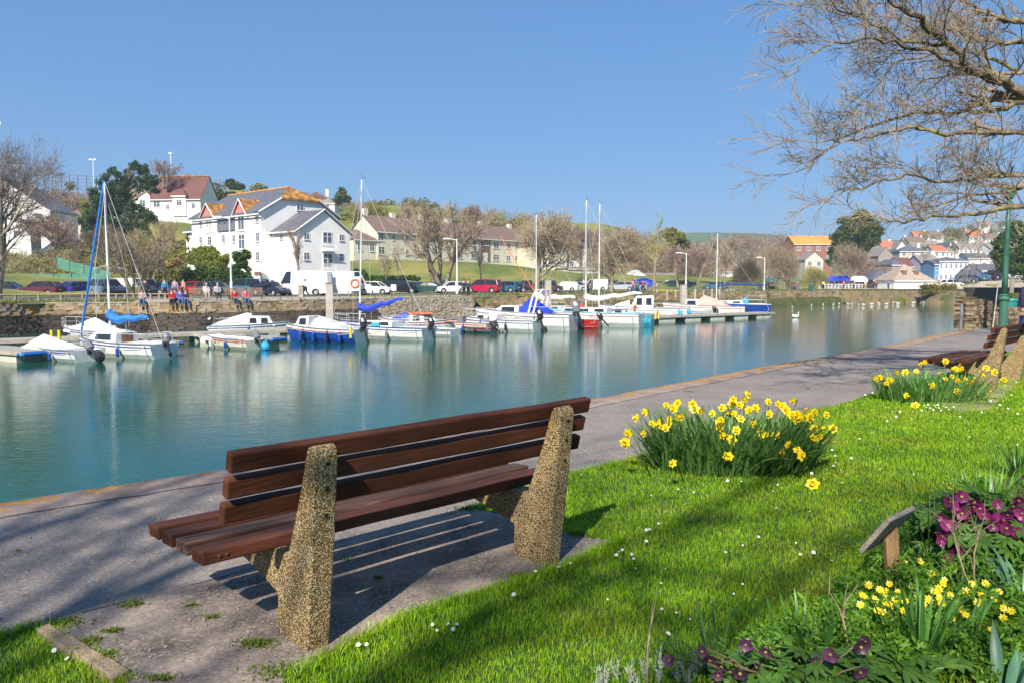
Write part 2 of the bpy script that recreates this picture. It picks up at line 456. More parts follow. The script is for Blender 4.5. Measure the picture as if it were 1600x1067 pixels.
# ------------------------------------------------------------------ water and the near bank
mb = MB(); mb.add([(-400, 1, ZW), (600, 1, ZW), (600, 420, ZW), (-400, 420, ZW)], [(0, 1, 2, 3)])
struct(obj('water', mb, M_water))
mb = MB(); mb.add([(-400, -60, ZW - 1.6), (600, -60, ZW - 1.6), (600, 420, ZW - 1.6), (-400, 420, ZW - 1.6)], [(0, 1, 2, 3)])
struct(obj('river_bed', mb, M_soil))

E_ = [G(60, 975), G(740, 795)]
ed = Vector((math.sin(rad(43.2)), math.cos(rad(43.2)), 0))
kpts = [G(0, 785), G(350, 732), G(620, 683), G(940, 620), G(1200, 571), G(1340, 549), G(1424, 532), G(1500, 515.5)]
k_back = kpts[0] - ed * 22
kerb = [k_back] + kpts
# irregular worn outer edge
fine = []
rr = random.Random(3)
for i in range(len(kerb) - 1):
    a, b = kerb[i], kerb[i + 1]; n = max(2, int((b - a).length / (.18 if i else 1.5)))
    for k in range(n):
        p = a.lerp(b, k / n); fine.append(p + Vector((rr.uniform(-.014, .014), rr.uniform(-.014, .014), 0)))
fine.append(kerb[-1])
wn_ = Vector((-math.cos(rad(43.2)), math.sin(rad(43.2)), 0))
inner = [p - wn_ * .40 + Vector((rr.uniform(-.01, .01), 0, 0)) for p in fine]
land_far = [Vector((16.6, 24.3, 0)), Vector((60, 40, 0)), Vector((60, -30, 0)), k_back + Vector((0, -30, 0))]
struct(sheet('ground', [p - wn_ * .05 for p in fine[::3]] + [fine[-1]] + land_far, -.030, M_turf, skirt=3.8))
cop = MB()
n = len(fine)
# coping: top surface slightly uneven, rounded nose, vertical face down to the water
top = []
for i, p in enumerate(fine):
    dz = rr.uniform(-.004, .004)
    top.append([inner[i] + Vector((0, 0, .006)), inner[i].lerp(p, .5) + Vector((0, 0, .012 + dz)), p - wn_ * .03 + Vector((0, 0, .006 + dz)), p + Vector((0, 0, -.02)), p + Vector((0, 0, -.30)), p - wn_ * .06 + Vector((0, 0, -.32)), p + wn_ * .15 + Vector((0, 0, -3.6))])
vs = [q for row in top for q in row]; k = 7
cop.add(vs, [(i * k + j, i * k + j + 1, (i + 1) * k + j + 1, (i + 1) * k + j) for i in range(n - 1) for j in range(k - 1)])
struct(obj('quay_coping', cop, M_coping, smooth=True))

pe = [G(-40, 1003), G(60, 977), G(130, 958), G(345, 903), G(600, 832), G(740, 795), G(880, 745), G(1000, 715), G(1130, 682), G(1300, 636), G(1380, 609)]
pe_back = pe[0] - ed * 16
cross0 = Vector((7.35, 12.5, 0))
path_poly = [k_back] + fine[1:] + [Vector((60, 40, 0)), Vector((60, 17, 0)), Vector((14, 17.6, 0)), Vector((11.6, 17.2, 0)), Vector((8.9, 14.35, 0)), Vector((10, 14.1, 0)), Vector((60, 14.4, 0)), Vector((60, 12.7, 0)), Vector((8.8, 12.85, 0)), cross0] + pe[::-1] + [pe_back]
path_poly = [(p - wn_ * .30 if i < len(fine) else p) for i, p in enumerate(path_poly)]
struct(sheet('path', path_poly, 0.0, M_path))
slab_poly = [G(62, 974), G(345, 902), G(600, 831), G(740, 794.5), G(792, 807), G(870, 826), G(966, 846), G(942, 858), G(880, 887), G(760, 926), G(640, 962), G(560, 1002), G(450, 1062), Vector((-.95, 2.25, 0)), Vector((-1.25, 2.32, 0)), G(200, 1070), G(140, 1035), G(76, 990)]
struct(sheet('bench_slab', slab_poly, 0.006, M_slab))
# dark open joint between path and slab
jm = MB()
jl = [p.lerp(q, t) for p, q in zip([G(130, 958), G(345, 903), G(600, 832)], [G(345, 903), G(600, 832), G(740, 795)]) for t in (0, .2, .4, .6, .8)]
jm.tube([p + Vector((rr.uniform(-.004, .004), rr.uniform(-.004, .004), .004)) for p in jl], [rr.uniform(.004, .010) for _ in jl], 5, flat=.4)
struct(obj('slab_joint', jm, mat('joint dirt', (.02, .018, .014), rough=.95)))
# kerb stone strip at the left end of the slab
ks = MB()
a0, a1 = G(66, 987), G(190, 1062)
dd = (a1 - a0).normalized(); nn = Vector((-dd.y, dd.x, 0))
for i in range(4):
    t0, t1 = i / 4 + .008, (i + 1) / 4 - .004
    p, q = a0.lerp(a1, t0), a0.lerp(a1, t1)
    w_ = .035 + rr.uniform(-.006, .006)
    ks.hexa([p - nn * w_ + Vector((0, 0, -.02)), q - nn * w_ + Vector((0, 0, -.02)), q + nn * w_ + Vector((0, 0, -.02)), p + nn * w_ + Vector((0, 0, -.02)),
             p - nn * w_ * .8 + Vector((0, 0, .03)), q - nn * w_ * .8 + Vector((0, 0, .026)), q + nn * w_ * .8 + Vector((0, 0, .028)), p + nn * w_ * .8 + Vector((0, 0, .032))])
struct(obj('kerb_edging', ks, mat('edging stone', (.22, .15, .11), (.36, .25, .19), 9, .9, .6, 40), bevel=.006))
struct(sheet('bench_slab', [G(1490, 610), G(1560, 588), G(1592, 594), G(1585, 606), G(1545, 640), G(1500, 645), G(1470, 632)], 0.006, M_slab))

lawn_poly = [pe_back] + pe[:2] + [G(66, 987), G(140, 1033), G(198, 1068), Vector((-1.27, 2.30, 0)), Vector((-.95, 2.22, 0)), G(450, 1062), G(560, 1002), G(640, 962), G(760, 926), G(880, 887), G(942, 858), G(966, 846), G(870, 826), G(792, 807), G(740, 795)] + pe[6:] + [cross0, Vector((8.8, 12.85, 0)), Vector((60, 12.7, 0)), Vector((60, -30, 0)), pe_back + Vector((0, -16, 0))]
struct(sheet('lawn', lawn_poly, -.006, M_turf))
isl_poly = [Vector((8.95, 14.4, 0)), Vector((11.7, 17.15, 0)), Vector((14, 17.55, 0)), Vector((30, 17.3, 0)), Vector((30, 14.45, 0)), Vector((10, 14.15, 0))]
struct(sheet('lawn', isl_poly, 0.008, M_turf))
bed_poly = [G(1030, 1100), G(1110, 1062), G(1210, 1010), G(1290, 958), G(1345, 915), G(1385, 880), G(1430, 848), G(1470, 812), G(1500, 780), G(1560, 752), G(1650, 735), Vector((6.5, 4.2, 0)), Vector((4, 1.2, 0)), Vector((.6, 1.9, 0))]
# slightly mounded soil
def bed_h(x, y): return .018
struct(sheet('flower_bed', bed_poly, 0.012, M_soil))

# ------------------------------------------------------------------ grass blades
def blades(name, pts, h, w, m, seed=1, lean=.55, parent=None, segs=2):
    """pts Nx3 base points; every blade is a bent tapering strip"""
    rg = np.random.default_rng(seed); N = len(pts); pts = np.asarray(pts, dtype=np.float64)
    h = np.broadcast_to(h, (N,)) * rg.uniform(.6, 1.25, N); w = np.broadcast_to(w, (N,)) * rg.uniform(.7, 1.2, N)
    an = rg.uniform(0, 2 * np.pi, N); ln = rg.uniform(.08, lean, N) * h
    dx, dy = np.cos(an), np.sin(an); fa = an + np.pi / 2 + rg.uniform(-.9, .9, N); fx, fy = np.cos(fa) * w / 2, np.sin(fa) * w / 2
    V = np.zeros((N, 5, 3))
    V[:, 0] = pts - np.stack([fx, fy, 0 * fx], 1); V[:, 1] = pts + np.stack([fx, fy, 0 * fx], 1)
    mid = pts + np.stack([dx * ln * .35, dy * ln * .35, h * .6], 1)
    V[:, 2] = mid + np.stack([fx, fy, 0 * fx], 1) * .8; V[:, 3] = mid - np.stack([fx, fy, 0 * fx], 1) * .8
    V[:, 4] = pts + np.stack([dx * ln, dy * ln, h * .97], 1)
    b = (np.arange(N) * 5)[:, None]
    Fc = np.concatenate([b + [0, 1, 2], b + [0, 2, 3], b + [3, 2, 4]], 0)
    rv = np.repeat(rg.uniform(0, 1, N), 5)
    return quick(name, V.reshape(-1, 3), Fc, m, {'rnd': rv}, parent=parent)
def scatter(poly, dens, ymin, ymax, seed, holes=(), xmax=18, margin=60):
    """random points in poly whose number per area falls with distance; only where the frame can see"""
    rg = np.random.default_rng(seed); out = []
    y = ymin
    while y < ymax:
        y2 = y * 1.12; yc = (y + y2) / 2; x0, x1 = -(800 + margin) / F * yc, (800 + margin * 6) / F * yc
        n = int(dens(yc) * (x1 - x0) * (y2 - y)); X = rg.uniform(x0, x1, n); xv = (800 + margin) / F * yc; X = X[(X < xv) | (rg.random(n) < .45)]; n = len(X); Y = rg.uniform(y, y2, n)
        k = inpoly(X, Y, poly) & (X < xmax)
        for hh in holes: k &= ~inpoly(X, Y, hh)
        out.append(np.stack([X[k], Y[k], np.full(k.sum(), -.004)], 1)); y = y2
    return np.concatenate(out)
gp = scatter(lawn_poly, lambda y: 18500 * min(1, (3.2 / y) ** 1.5), 2.05, 13.5, 11, holes=[bed_poly])
gh = np.where(gp[:, 1] < 6, .023, .028)
from mathutils import noise as mn
cl = np.array([mn.noise(Vector((p[0] * 2.3, p[1] * 2.3, 0))) for p in gp[::1]])
gh = gh * (1 + .35 * cl); wv = .0027 * np.maximum(1, gp[:, 1] / 3.6) ** .85
stuff(blades('grass', gp, gh, wv, M_grass, 5, lean=.9))
ip = scatter(isl_poly, lambda y: 1500, 14, 18, 12, margin=40); ip[:, 2] = .006
stuff(blades('grass', ip, .045, .012, M_grass, 6))
# ragged longer grass along hard edges
edge = []
rg = np.random.default_rng(4)
def edge_line(pl, n, wid):
    for a, b in zip(pl[:-1], pl[1:]):
        L = (b - a).length; k = int(n * L); t = rg.uniform(0, 1, k)
        edge.append(np.stack([a.x + (b.x - a.x) * t + rg.normal(0, wid, k), a.y + (b.y - a.y) * t + rg.normal(0, wid, k), np.zeros(k)], 1))
edge_line(slab_poly[4:13], 1500, .022); edge_line(pe[5:10], 900, .03); edge_line([G(66, 987), G(140, 1033), G(198, 1068)], 1500, .02); edge_line(pe[:2], 1100, .02)
ep = np.concatenate(edge)
stuff(blades('grass', ep, .036, .0034, M_grass, 8, lean=1.1))
# weeds in the joint and on the slab
wd = []
for (x, y, r_, n_) in [(205, 946, .03, 120), (95, 975, .05, 300), (175, 988, .022, 110), (140, 1004, .03, 170), (330, 966, .02, 60), (400, 1008, .035, 260), (182, 1052, .02, 60), (735, 795, .04, 200), (300, 948, .014, 40),
                        (540, 876, .012, 30), (590, 905, .014, 40), (930, 838, .05, 220), (905, 836, .04, 200), (815, 903, .03, 150), (448, 1052, .06, 300), (250, 1062, .03, 120), (30, 862, .01, 10), (122, 1013, .02, 90), (165, 1025, .03, 140), (1262, 607, .02, 30), (1075, 612, .03, 40), (1030, 604, .03, 40), (1300, 566, .1, 100)]:
    c = G(x, y); wd.append(np.stack([c.x + rg.normal(0, r_, n_), c.y + rg.normal(0, r_ * .6, n_), np.full(n_, .004)], 1))
stuff(blades('weeds', np.concatenate(wd), .016, .007, mk_blades('weed leaves', [(.3, (.05, .11, .006)), (.9, (.14, .23, .02))]), 9, lean=1.6))

# ------------------------------------------------------------------ far bank: quay line, sea wall, terrain
qpx = [(-420, 480.5), (0, 474.5), (60, 473), (300, 471), (470, 468.6), (600, 466), (740, 463), (860, 461), (1000, 458.6), (1160, 456.2), (1300, 454.6), (1437, 454.3), (1492, 455), (1512, 454.6), (1580, 455), (1900, 458), (2600, 462)]
QP = [G(x, y) for x, y in qpx]
qs = [0.0]
for a, b in zip(QP[:-1], QP[1:]): qs.append(qs[-1] + (b - a).length)
def Q(s):
    for i in range(len(QP) - 1):
        if s <= qs[i + 1] or i == len(QP) - 2:
            t = (s - qs[i]) / (qs[i + 1] - qs[i]); return QP[i].lerp(QP[i + 1], t), i
def Qn(s):
    a, _ = Q(max(0, s - 2.5)); b, _ = Q(min(qs[-1], s + 2.5)); d = (b - a).normalized(); return Vector((d.y, -d.x, 0))   # towards the water
def s_at(px):
    for i in range(len(qpx) - 1):
        if qpx[i][0] <= px <= qpx[i + 1][0]: return qs[i] + (qs[i + 1] - qs[i]) * (px - qpx[i][0]) / (qpx[i + 1][0] - qpx[i][0])
def ribbon(name, px0, px1, prof, m, step=.9, jit=0.0, rng=random.Random(5), smooth=False):
    s0, s1 = s_at(px0), s_at(px1); n = max(2, int((s1 - s0) / step)); mb = MB(); k = len(prof); vs = []
    for i in range(n + 1):
        s = s0 + (s1 - s0) * i / n; p, _ = Q(s); w = Qn(s)
        for j, (o, z) in enumerate(prof):
            jj = jit if 0 < j < k - 1 else 0
            vs.append(p + w * (o + rng.uniform(-jj, jj)) + Vector((0, 0, z + rng.uniform(-jj, jj) * .6)))
    mb.add(vs, [(i * k + j + 1, i * k + j, (i + 1) * k + j, (i + 1) * k + j + 1) for i in range(n) for j in range(k - 1)])
    return obj(name, mb, m, smooth=smooth)
M_wallup = mk_stonewall('upper wall with lichen', [(.15, .105, .06), (.29, .21, .125), (.42, .33, .22)], .9, lichen=(.40, .22, .03), t=.57, green=(.09, .10, .025), gt=.58)
M_dark = mk_stonewall('dark wet slate', [(.020, .017, .014), (.050, .040, .033), (.11, .088, .070)], 2, green=(.035, .04, .012), gt=.60)
M_rubble = mk_stonewall('pale rubble', [(.20, .14, .09), (.38, .28, .19), (.56, .45, .34)], 3)
M_over = mk_stonewall('overgrown bank', [(.07, .055, .035), (.15, .12, .07), (.26, .19, .10)], .8, lichen=(.20, .12, .03), t=.56, green=(.075, .095, .02), gt=.55)
M_weed = mk_stonewall('weedy wall foot', [(.025, .030, .010), (.06, .07, .02), (.10, .095, .03)], 1.2)
M_tan = mat('quay path', (.30, .25, .19), (.40, .34, .27), 2, .9, gen=True)
M_cop2 = mat('far coping', (.30, .26, .21), (.44, .38, .31), 2, .9, gen=True)
M_carpark = mat('car park asphalt', (.10, .095, .09), (.16, .15, .14), .5, .9, gen=True)
M_hill = mat('hill grass', (.085, .12, .015), (.22, .20, .045), .10, .95, .0, gen=True, detail=9, c3=(.17, .13, .05), s3=.06, t3=.60, lo=.40, hi=.60)
ZB = ZW - 1.0
# left: lichened upper wall above dark slate blocks
struct(ribbon('sea_wall', -420, 585, [(.0, .0), (.02, -.25), (.05, -.95)], M_wallup, jit=.03))
struct(ribbon('wall_base', -420, 585, [(.05, -.95), (.28, -1.0), (.75, -1.7), (1.25, ZB)], M_dark, jit=.05))
struct(ribbon('sea_wall', 585, 738, [(.0, .0), (.04, -.8), (.10, -1.6), (.2, ZB)], M_rubble, jit=.03))
struct(ribbon('grass_bank', 738, 1010, [(.0, .0), (.15, -.35), (.7, -.85), (1.3, -1.3), (1.7, -1.8), (2.2, ZB)], M_over, jit=.22, step=.6))
struct(ribbon('sea_wall', 1010, 1310, [(.0, .0), (.05, -.4), (.12, -1.0)], M_wallup, jit=.04))
struct(ribbon('wall_base', 1010, 1310, [(.12, -1.0), (.5, -1.2), (1.2, -1.7), (2.0, ZB)], M_weed, jit=.2, step=.7))
struct(ribbon('rocky_foreshore', 1310, 1505, [(.0, .0), (.3, -.4), (.7, -.9), (1.3, -1.5), (2.0, ZW - .05), (2.8, ZB)], M_over, jit=.3, step=.8))
struct(ribbon('sea_wall', 1505, 2600, [(.0, .55), (.02, -.4), (.06, -1.5), (.1, ZB)], mk_stonewall('dark quay wall', [(.015, .016, .016), (.035, .035, .032), (.06, .055, .05)], 1), jit=.03))
struct(ribbon('quay_coping', -420, 1310, [(.07, -.10), (.08, .012), (-.42, .016)], M_cop2, step=2))
struct(ribbon('quay_path', 205, 620, [(-.42, .012), (-9.4, .012)], M_tan, step=3))
struct(ribbon('quay_path', 620, 760, [(-.42, .012), (-4, .012)], M_tan, step=3))

# stones: nearest 300 of the dark courses as separate pieces
def stone_mesh(seed, j=.16):
    r = random.Random(seed); mb = MB()
    vs = []
    for z in (-.5, .5):
        for x, y in ((-.5, -.5), (.5, -.5), (.5, .5), (-.5, .5)):
            vs.append((x + r.uniform(-j, j), y + r.uniform(-j, j) * .5, z + r.uniform(-j, j)))
    mb.hexa(vs); return mb
stone_vars = [stone_mesh(i) for i in range(8)]
stone_me = [v.mesh('stone', [M_dark]) for v in stone_vars]
wall_thing = thing('stone_wall', 'dark wet slate blocks piled along the foot of the far quay wall at the left', 'stone wall', (0, 0, 0))
rest = MB(); rndv = []
sL0, sL1 = s_at(-160), s_at(585)
r6 = random.Random(6); cnt = 0; cand = []
prof = [(.28, -1.0), (.75, -1.7), (1.15, ZW - .3)]
for row in range(10):
    t = row / 9.5; z = -.98 - t * 1.35; o = .22 + (z + 1.0) / -1.3 * .85
    s = sL0 + r6.uniform(0, .3)
    while s < sL1:
        w = r6.uniform(.28, .75); cand.append((s, z + r6.uniform(-.03, .03), o, w, r6.uniform(.13, .21))); s += w * .96
cand.sort(key=lambda c: (abs(c[0] - s_at(60)) > 999, Q(c[0])[0].y * (1 if Q(c[0])[0].x > -40 else 1.5)))
def stone_mat4(s, z, o, w, h, dep=.32):
    p, _ = Q(s); wv_ = Qn(s); tan = Vector((-wv_.y, wv_.x, 0))
    return Matrix.Translation(p + wv_ * o + Vector((0, 0, z))) @ Matrix.Rotation(math.atan2(tan.y, tan.x) + r6.uniform(-.08, .08), 4, 'Z') @ Matrix.Rotation(r6.uniform(-.08, .08), 4, 'Y') @ Matrix.Diagonal((w, dep, h, 1))
for i, c in enumerate(cand):
    M4 = stone_mat4(*c)
    if i < 300:
        o = bpy.data.objects.new('stone', stone_me[i % 8]); COL.objects.link(o); o.parent = wall_thing; o.matrix_basis = M4
    else:
        v = stone_vars[i % 8]; rest.add([M4 @ Vector(p) for p in v.v], v.f); rndv += [r6.random()] * 8
o = obj('stones', rest, M_dark, wall_thing); stuff(o)
o.data.attributes.new('rnd', 'FLOAT', 'POINT').data.foreach_set('value', rndv)
# pale rubble section, pieces joined
def rubble(name, px0, px1, z0, z1, cw, ch, m, o0, slope, parent=None, dep=.16, holes=0.05):
    s = 0; mb = MB(); rv = []; z = z0
    while z > z1:
        h = r6.uniform(*ch); s = s_at(px0)
        while s < s_at(px1):
            w = r6.uniform(*cw)
            if r6.random() > holes:
                M4 = stone_mat4(s + w / 2, z - h / 2, o0 + (z0 - z) * slope + r6.uniform(-.03, .03), w * .92, h * .9, dep); v = r6.choice(stone_vars)
                mb.add([M4 @ Vector(p) for p in v.v], v.f); rv += [r6.random()] * 8
            s += w
        z -= h
    o = obj(name, mb, m, parent); o.data.attributes.new('rnd', 'FLOAT', 'POINT').data.foreach_set('value', rv); return o
rw = thing('rubble_wall', 'pale brown rubble masonry stretch of the far quay wall below the red van', 'stone wall', (0, 0, 0))
stuff(rubble('stones', 585, 738, -.08, ZW, (.16, .36), (.10, .17), M_rubble, .02, .06, rw))
stuff(rubble('rocks', 738, 1000, -.75, ZW, (.4, 1.1), (.25, .45), M_over, .75, .9, None, .7, .45))
stuff(rubble('rocks', 1310, 1500, -.9, ZW, (.4, 1.2), (.25, .45), M_rubble, .3, .6, None, .6, .5))
stuff(rubble('wall_stones', 1010, 1310, -.05, -1.0, (.3, .8), (.2, .34), M_wallup, .05, .08, None, .1, .1))
stuff(rubble('wall_stones', -420, 585, -.03, -.9, (.3, .8), (.2, .3), M_wallup, .0, .05, None, .1, .1))

# terrain
cp = [(40, 110, 440), (40, 122, 405), (50, 140, 368), (60, 165, 335), (100, 215, 297), (-200, 140, 370), (-300, 220, 280), (150, 118, 425), (170, 135, 385), (160, 170, 345), (230, 150, 337), (210, 215, 302), (290, 96, 440), (330, 104, 424),
      (330, 125, 385), (390, 92, 450), (470, 100, 452), (450, 130, 420), (560, 120, 438), (365, 200, 298), (450, 215, 310), (600, 112, 447), (600, 145, 406), (600, 190, 350), (560, 180, 345), (640, 230, 322), (700, 112, 447), (700, 150, 409), (770, 118, 446),
      (770, 155, 414), (760, 220, 355), (850, 160, 421), (850, 125, 445), (900, 165, 428), (900, 260, 350), (950, 150, 447), (1000, 200, 440), (1100, 220, 443), (1200, 230, 444), (1000, 320, 385), (1100, 380, 395), (1200, 420, 400), (1300, 260, 444), (1300, 420, 400), (1340, 200, 448),
      (1400, 200, 447), (1400, 260, 425), (1400, 330, 395), (1450, 180, 448), (1470, 230, 425), (1480, 300, 392), (1500, 380, 365), (1560, 200, 445), (1560, 260, 420), (1580, 330, 385), (1600, 420, 352), (1560, 480, 345), (1800, 200, 440), (1900, 420, 360), (1400, 480, 378), (1650, 520, 345), (1200, 800, 400), (400, 500, 320), (0, 500, 310), (800, 500, 350), (1700, 800, 350)]
CP = np.array([tuple(A(x, y, Y)) for x, Y, y in cp])
def hills(x, y):
    x = np.atleast_1d(np.asarray(x, float)); y = np.atleast_1d(np.asarray(y, float))
    d2 = (x[:, None] - CP[None, :, 0]) ** 2 + (y[:, None] - CP[None, :, 1]) ** 2
    w = 1 / (d2 + 16.0 + (0.03 * y[:, None]) ** 2) ** 1.9
    return (w * CP[None, :, 2]).sum(1) / w.sum(1)
TQ = Vector((-.30, .954, 0))
def q_of(x, y):
    """offset behind the quay edge measured along TQ, vectorised over points"""
    P = np.array([[p.x, p.y] for p in QP]); x = np.atleast_1d(np.asarray(x, float)); y = np.atleast_1d(np.asarray(y, float))
    k = TQ.x / TQ.y; xs = x - k * y; Ps = P[:, 0] - k * P[:, 1]
    yq = np.interp(xs, Ps, P[:, 1]); return (y - yq) / TQ.y
def ground_z(x, y):
    q = q_of(x, y); t = np.clip((q - 24) / 24, 0, 1); t = t * t * (3 - 2 * t)
    return np.maximum(hills(x, y), -.01) * t
def gz(x, y): return float(ground_z(x, y)[0])
qsteps = [0.03, 1, 3, 6, 10, 15, 20, 24, 28, 32, 36, 40, 44, 48, 52, 56, 60, 65, 70, 76, 82, 90, 98, 107, 117, 128, 140, 155, 170, 190, 210, 240, 280, 330, 400, 500, 640]
sst = np.linspace(0, qs[-1], 230); gv = []
for s in sst:
    p, _ = Q(float(s))
    for q in qsteps: gv.append((p.x + TQ.x * q, p.y + TQ.y * q))
gv = np.array(gv); z = np.concatenate([ground_z(gv[i:i + 2000, 0], gv[i:i + 2000, 1]) for i in range(0, len(gv), 2000)])
nq = len(qsteps); ii = np.arange(len(sst) - 1)[:, None] * nq + np.arange(nq - 1)[None, :]; ii = ii.ravel()
fc = np.stack([ii, ii + nq, ii + nq + 1, ii + 1], 1)
struct(quick('hillside', np.column_stack([gv, z]), fc, M_hill, smooth=True))
struct(ribbon('car_park', -420, 1450, [(-9.5, .018), (-25.5, .018)], M_carpark, step=3))
struct(ribbon('car_park', 1440, 1900, [(-3, .022), (-30, .022)], M_carpark, step=3))
# far hills
def hill_ridge(name, Y0, Y1, pts, m):
    mb = MB(); xs = [p[0] for p in pts]; vs = []
    n = 60
    for i in range(n + 1):
        px = xs[0] + (xs[-1] - xs[0]) * i / n; py = float(np.interp(px, xs, [p[1] for p in pts])) + 1.2 * mn.noise(Vector((px * .02, 3, 0)))
        a = A(px, py, Y0); b = A(px, 441, Y0 * .62); vs += [Vector((b.x, b.y, -3)), a.lerp(Vector((b.x, b.y, 0)), .45) + Vector((0, 0, a.z * .12)), a, Vector((a.x * 1.3, Y1, -5))]
    mb.add(vs, [(i * 4 + j, (i + 1) * 4 + j, (i + 1) * 4 + j + 1, i * 4 + j + 1) for i in range(n) for j in range(3)])
    return struct(obj(name, mb, m, smooth=True))
hill_ridge('hills', 900, 1200, [(-900, 350), (400, 352), (900, 368), (1040, 368), (1080, 364), (1180, 364), (1260, 372), (1400, 378), (1440, 372), (1540, 368), (1700, 360), (2500, 340)], mat('far fields', (.06, .13, .05), (.13, .17, .07), .006, .95, gen=True, lo=.45, hi=.55))
mb = MB(); mb.add([(-6000, 300, -2.6), (6000, 300, -2.6), (6000, 3000, -2.6), (-6000, 3000, -2.6)], [(0, 1, 2, 3)])
struct(obj('terrain', mb, M_hill))
# ------------------------------------------------------------------ trees (generators)
def rot_about(d, ang, az):
    d = d.normalized(); o = d.orthogonal().normalized(); o = Quaternion(d, az) @ o
    return (Quaternion(o, ang) @ d).normalized()
def grow(mbs, p, d, L, r, lvl, maxl, rng, kidn, ang=(.45, .95), wob=.16, up=.05, lr=(.55, .78), t0=.25, rmin=.008, seg=None, sides=(9, 7, 5, 4, 3, 3, 3), gnarl=1.0):
    n = (seg or (7, 6, 5, 4, 3, 3, 2))[lvl]; pts = [Vector(p)]; rs = [r]; d = Vector(d).normalized(); ds = [d]
    for i in range(n):
        d = d + Vector((rng.gauss(0, 1), rng.gauss(0, 1), rng.gauss(0, 1))) * wob * gnarl; d.z += up; d.normalize()
        pts.append(pts[-1] + d * L / n); ds.append(d.copy()); rs.append(max(rmin, r * (1 - .68 * (i + 1) / n)))
    mbs[0 if lvl <= 1 else 1].tube(pts, rs, sides[lvl], cap=False)
    if lvl >= maxl: return
    for k in range(kidn[lvl]):
        t = t0 + (1 - t0) * (k + rng.random() * .8) / kidn[lvl]; i = min(n - 1, int(t * n)); f = t * n - i
        q = pts[i].lerp(pts[i + 1], f); rr_ = rs[i] + (rs[i + 1] - rs[i]) * f
        grow(mbs, q, rot_about(ds[i + 1], rng.uniform(*ang), rng.uniform(0, 6.283)), L * rng.uniform(*lr) * (1.05 - .35 * t), max(rmin, rr_ * .62), lvl + 1, maxl, rng, kidn, ang, wob, up, lr, .15, rmin, seg, sides, gnarl)
M_bark = mat('bark', (.09, .07, .05), (.20, .165, .12), 3, .9, .8, 12, gen=True)
M_bark_far = mat('far bark', (.20, .16, .11), (.32, .27, .19), 1, .9, gen=True)
M_twig = mat('twigs', (.24, .18, .12), (.38, .30, .20), .7, .9, rnd=.25, gen=True)
M_twig_red = mat('reddish twigs', (.25, .17, .13), (.38, .27, .21), .7, .9, rnd=.2, gen=True)
M_twig_grn = mat('budding twigs', (.22, .20, .06), (.36, .33, .10), .7, .9, rnd=.2, gen=True)
M_lichen_bark = mat('lichened bark', (.075, .055, .038), (.21, .165, .11), 5, .9, .9, 14, gen=True, c3=(.27, .23, .045), s3=2.6, t3=.52)
M_twig_near = mat('near twigs', (.17, .125, .08), (.34, .26, .17), 3, .9, gen=True, c3=(.32, .27, .09), s3=1.6, t3=.60)
def leaf_mat(name, a, b, c, trans=.25):
    m, N, L, bs = node_mat(name)
    at = N.new('ShaderNodeAttribute'); at.attribute_name = 'rnd'; g = N.new('ShaderNodeNewGeometry'); n0 = noise_n(N, L, g.outputs['Position'], .35, 4)
    s = N.new('ShaderNodeMath'); s.operation = 'MULTIPLY_ADD'; L.new(at.outputs['Fac'], s.inputs[0]); s.inputs[1].default_value = .5; L.new(n0.outputs['Fac'], s.inputs[2])
    col = ramp_n(N, L, s.outputs[0], [(.38, a), (.75, b), (1.0, c)]).outputs[0]
    L.new(col, bs.inputs['Base Color']); bs.inputs['Roughness'].default_value = .55; bs.inputs['Specular IOR Level'].default_value = .3
    tr = N.new('ShaderNodeBsdfTranslucent'); L.new(col, tr.inputs[0]); ms = N.new('ShaderNodeMixShader'); ms.inputs[0].default_value = trans
    L.new(bs.outputs[0], ms.inputs[1]); L.new(tr.outputs[0], ms.inputs[2]); L.new(ms.outputs[0], N['Material Output'].inputs[0])
    return m
def leafcloud(name, cen, rad_, n, size, m, seed=0, parent=None, flat=.8, aspect=.6):
    """n small leaf-sized quads spread through ellipsoidal clumps at cen (Kx3) with radii rad_"""
    rg = np.random.default_rng(seed); cen = np.asarray(cen, float); K = len(cen); rad_ = np.broadcast_to(rad_, (K,))
    w = rad_ ** 2.2; k = rg.choice(K, n, p=w / w.sum()); u = rg.normal(0, 1, (n, 3)); u /= np.linalg.norm(u, axis=1)[:, None]
    rr_ = rad_[k] * rg.uniform(0, 1, n) ** .42
    P = cen[k] + u * rr_[:, None] * np.array([1, 1, flat])
    nr = rg.normal(0, 1, (n, 3)) + u * .8; nr /= np.linalg.norm(nr, axis=1)[:, None]
    a = np.cross(nr, rg.normal(0, 1, (n, 3))); a /= np.linalg.norm(a, axis=1)[:, None]; b = np.cross(nr, a)
    s = size * rg.uniform(.6, 1.3, n)[:, None]
    V = np.stack([P - a * s, P - b * s * aspect, P + a * s, P + b * s * aspect], 1).reshape(-1, 3)
    Fc = np.arange(n * 4).reshape(-1, 4)
    return quick(name, V, Fc, m, {'rnd': np.repeat(rg.uniform(0, 1, n), 4)}, parent=parent)

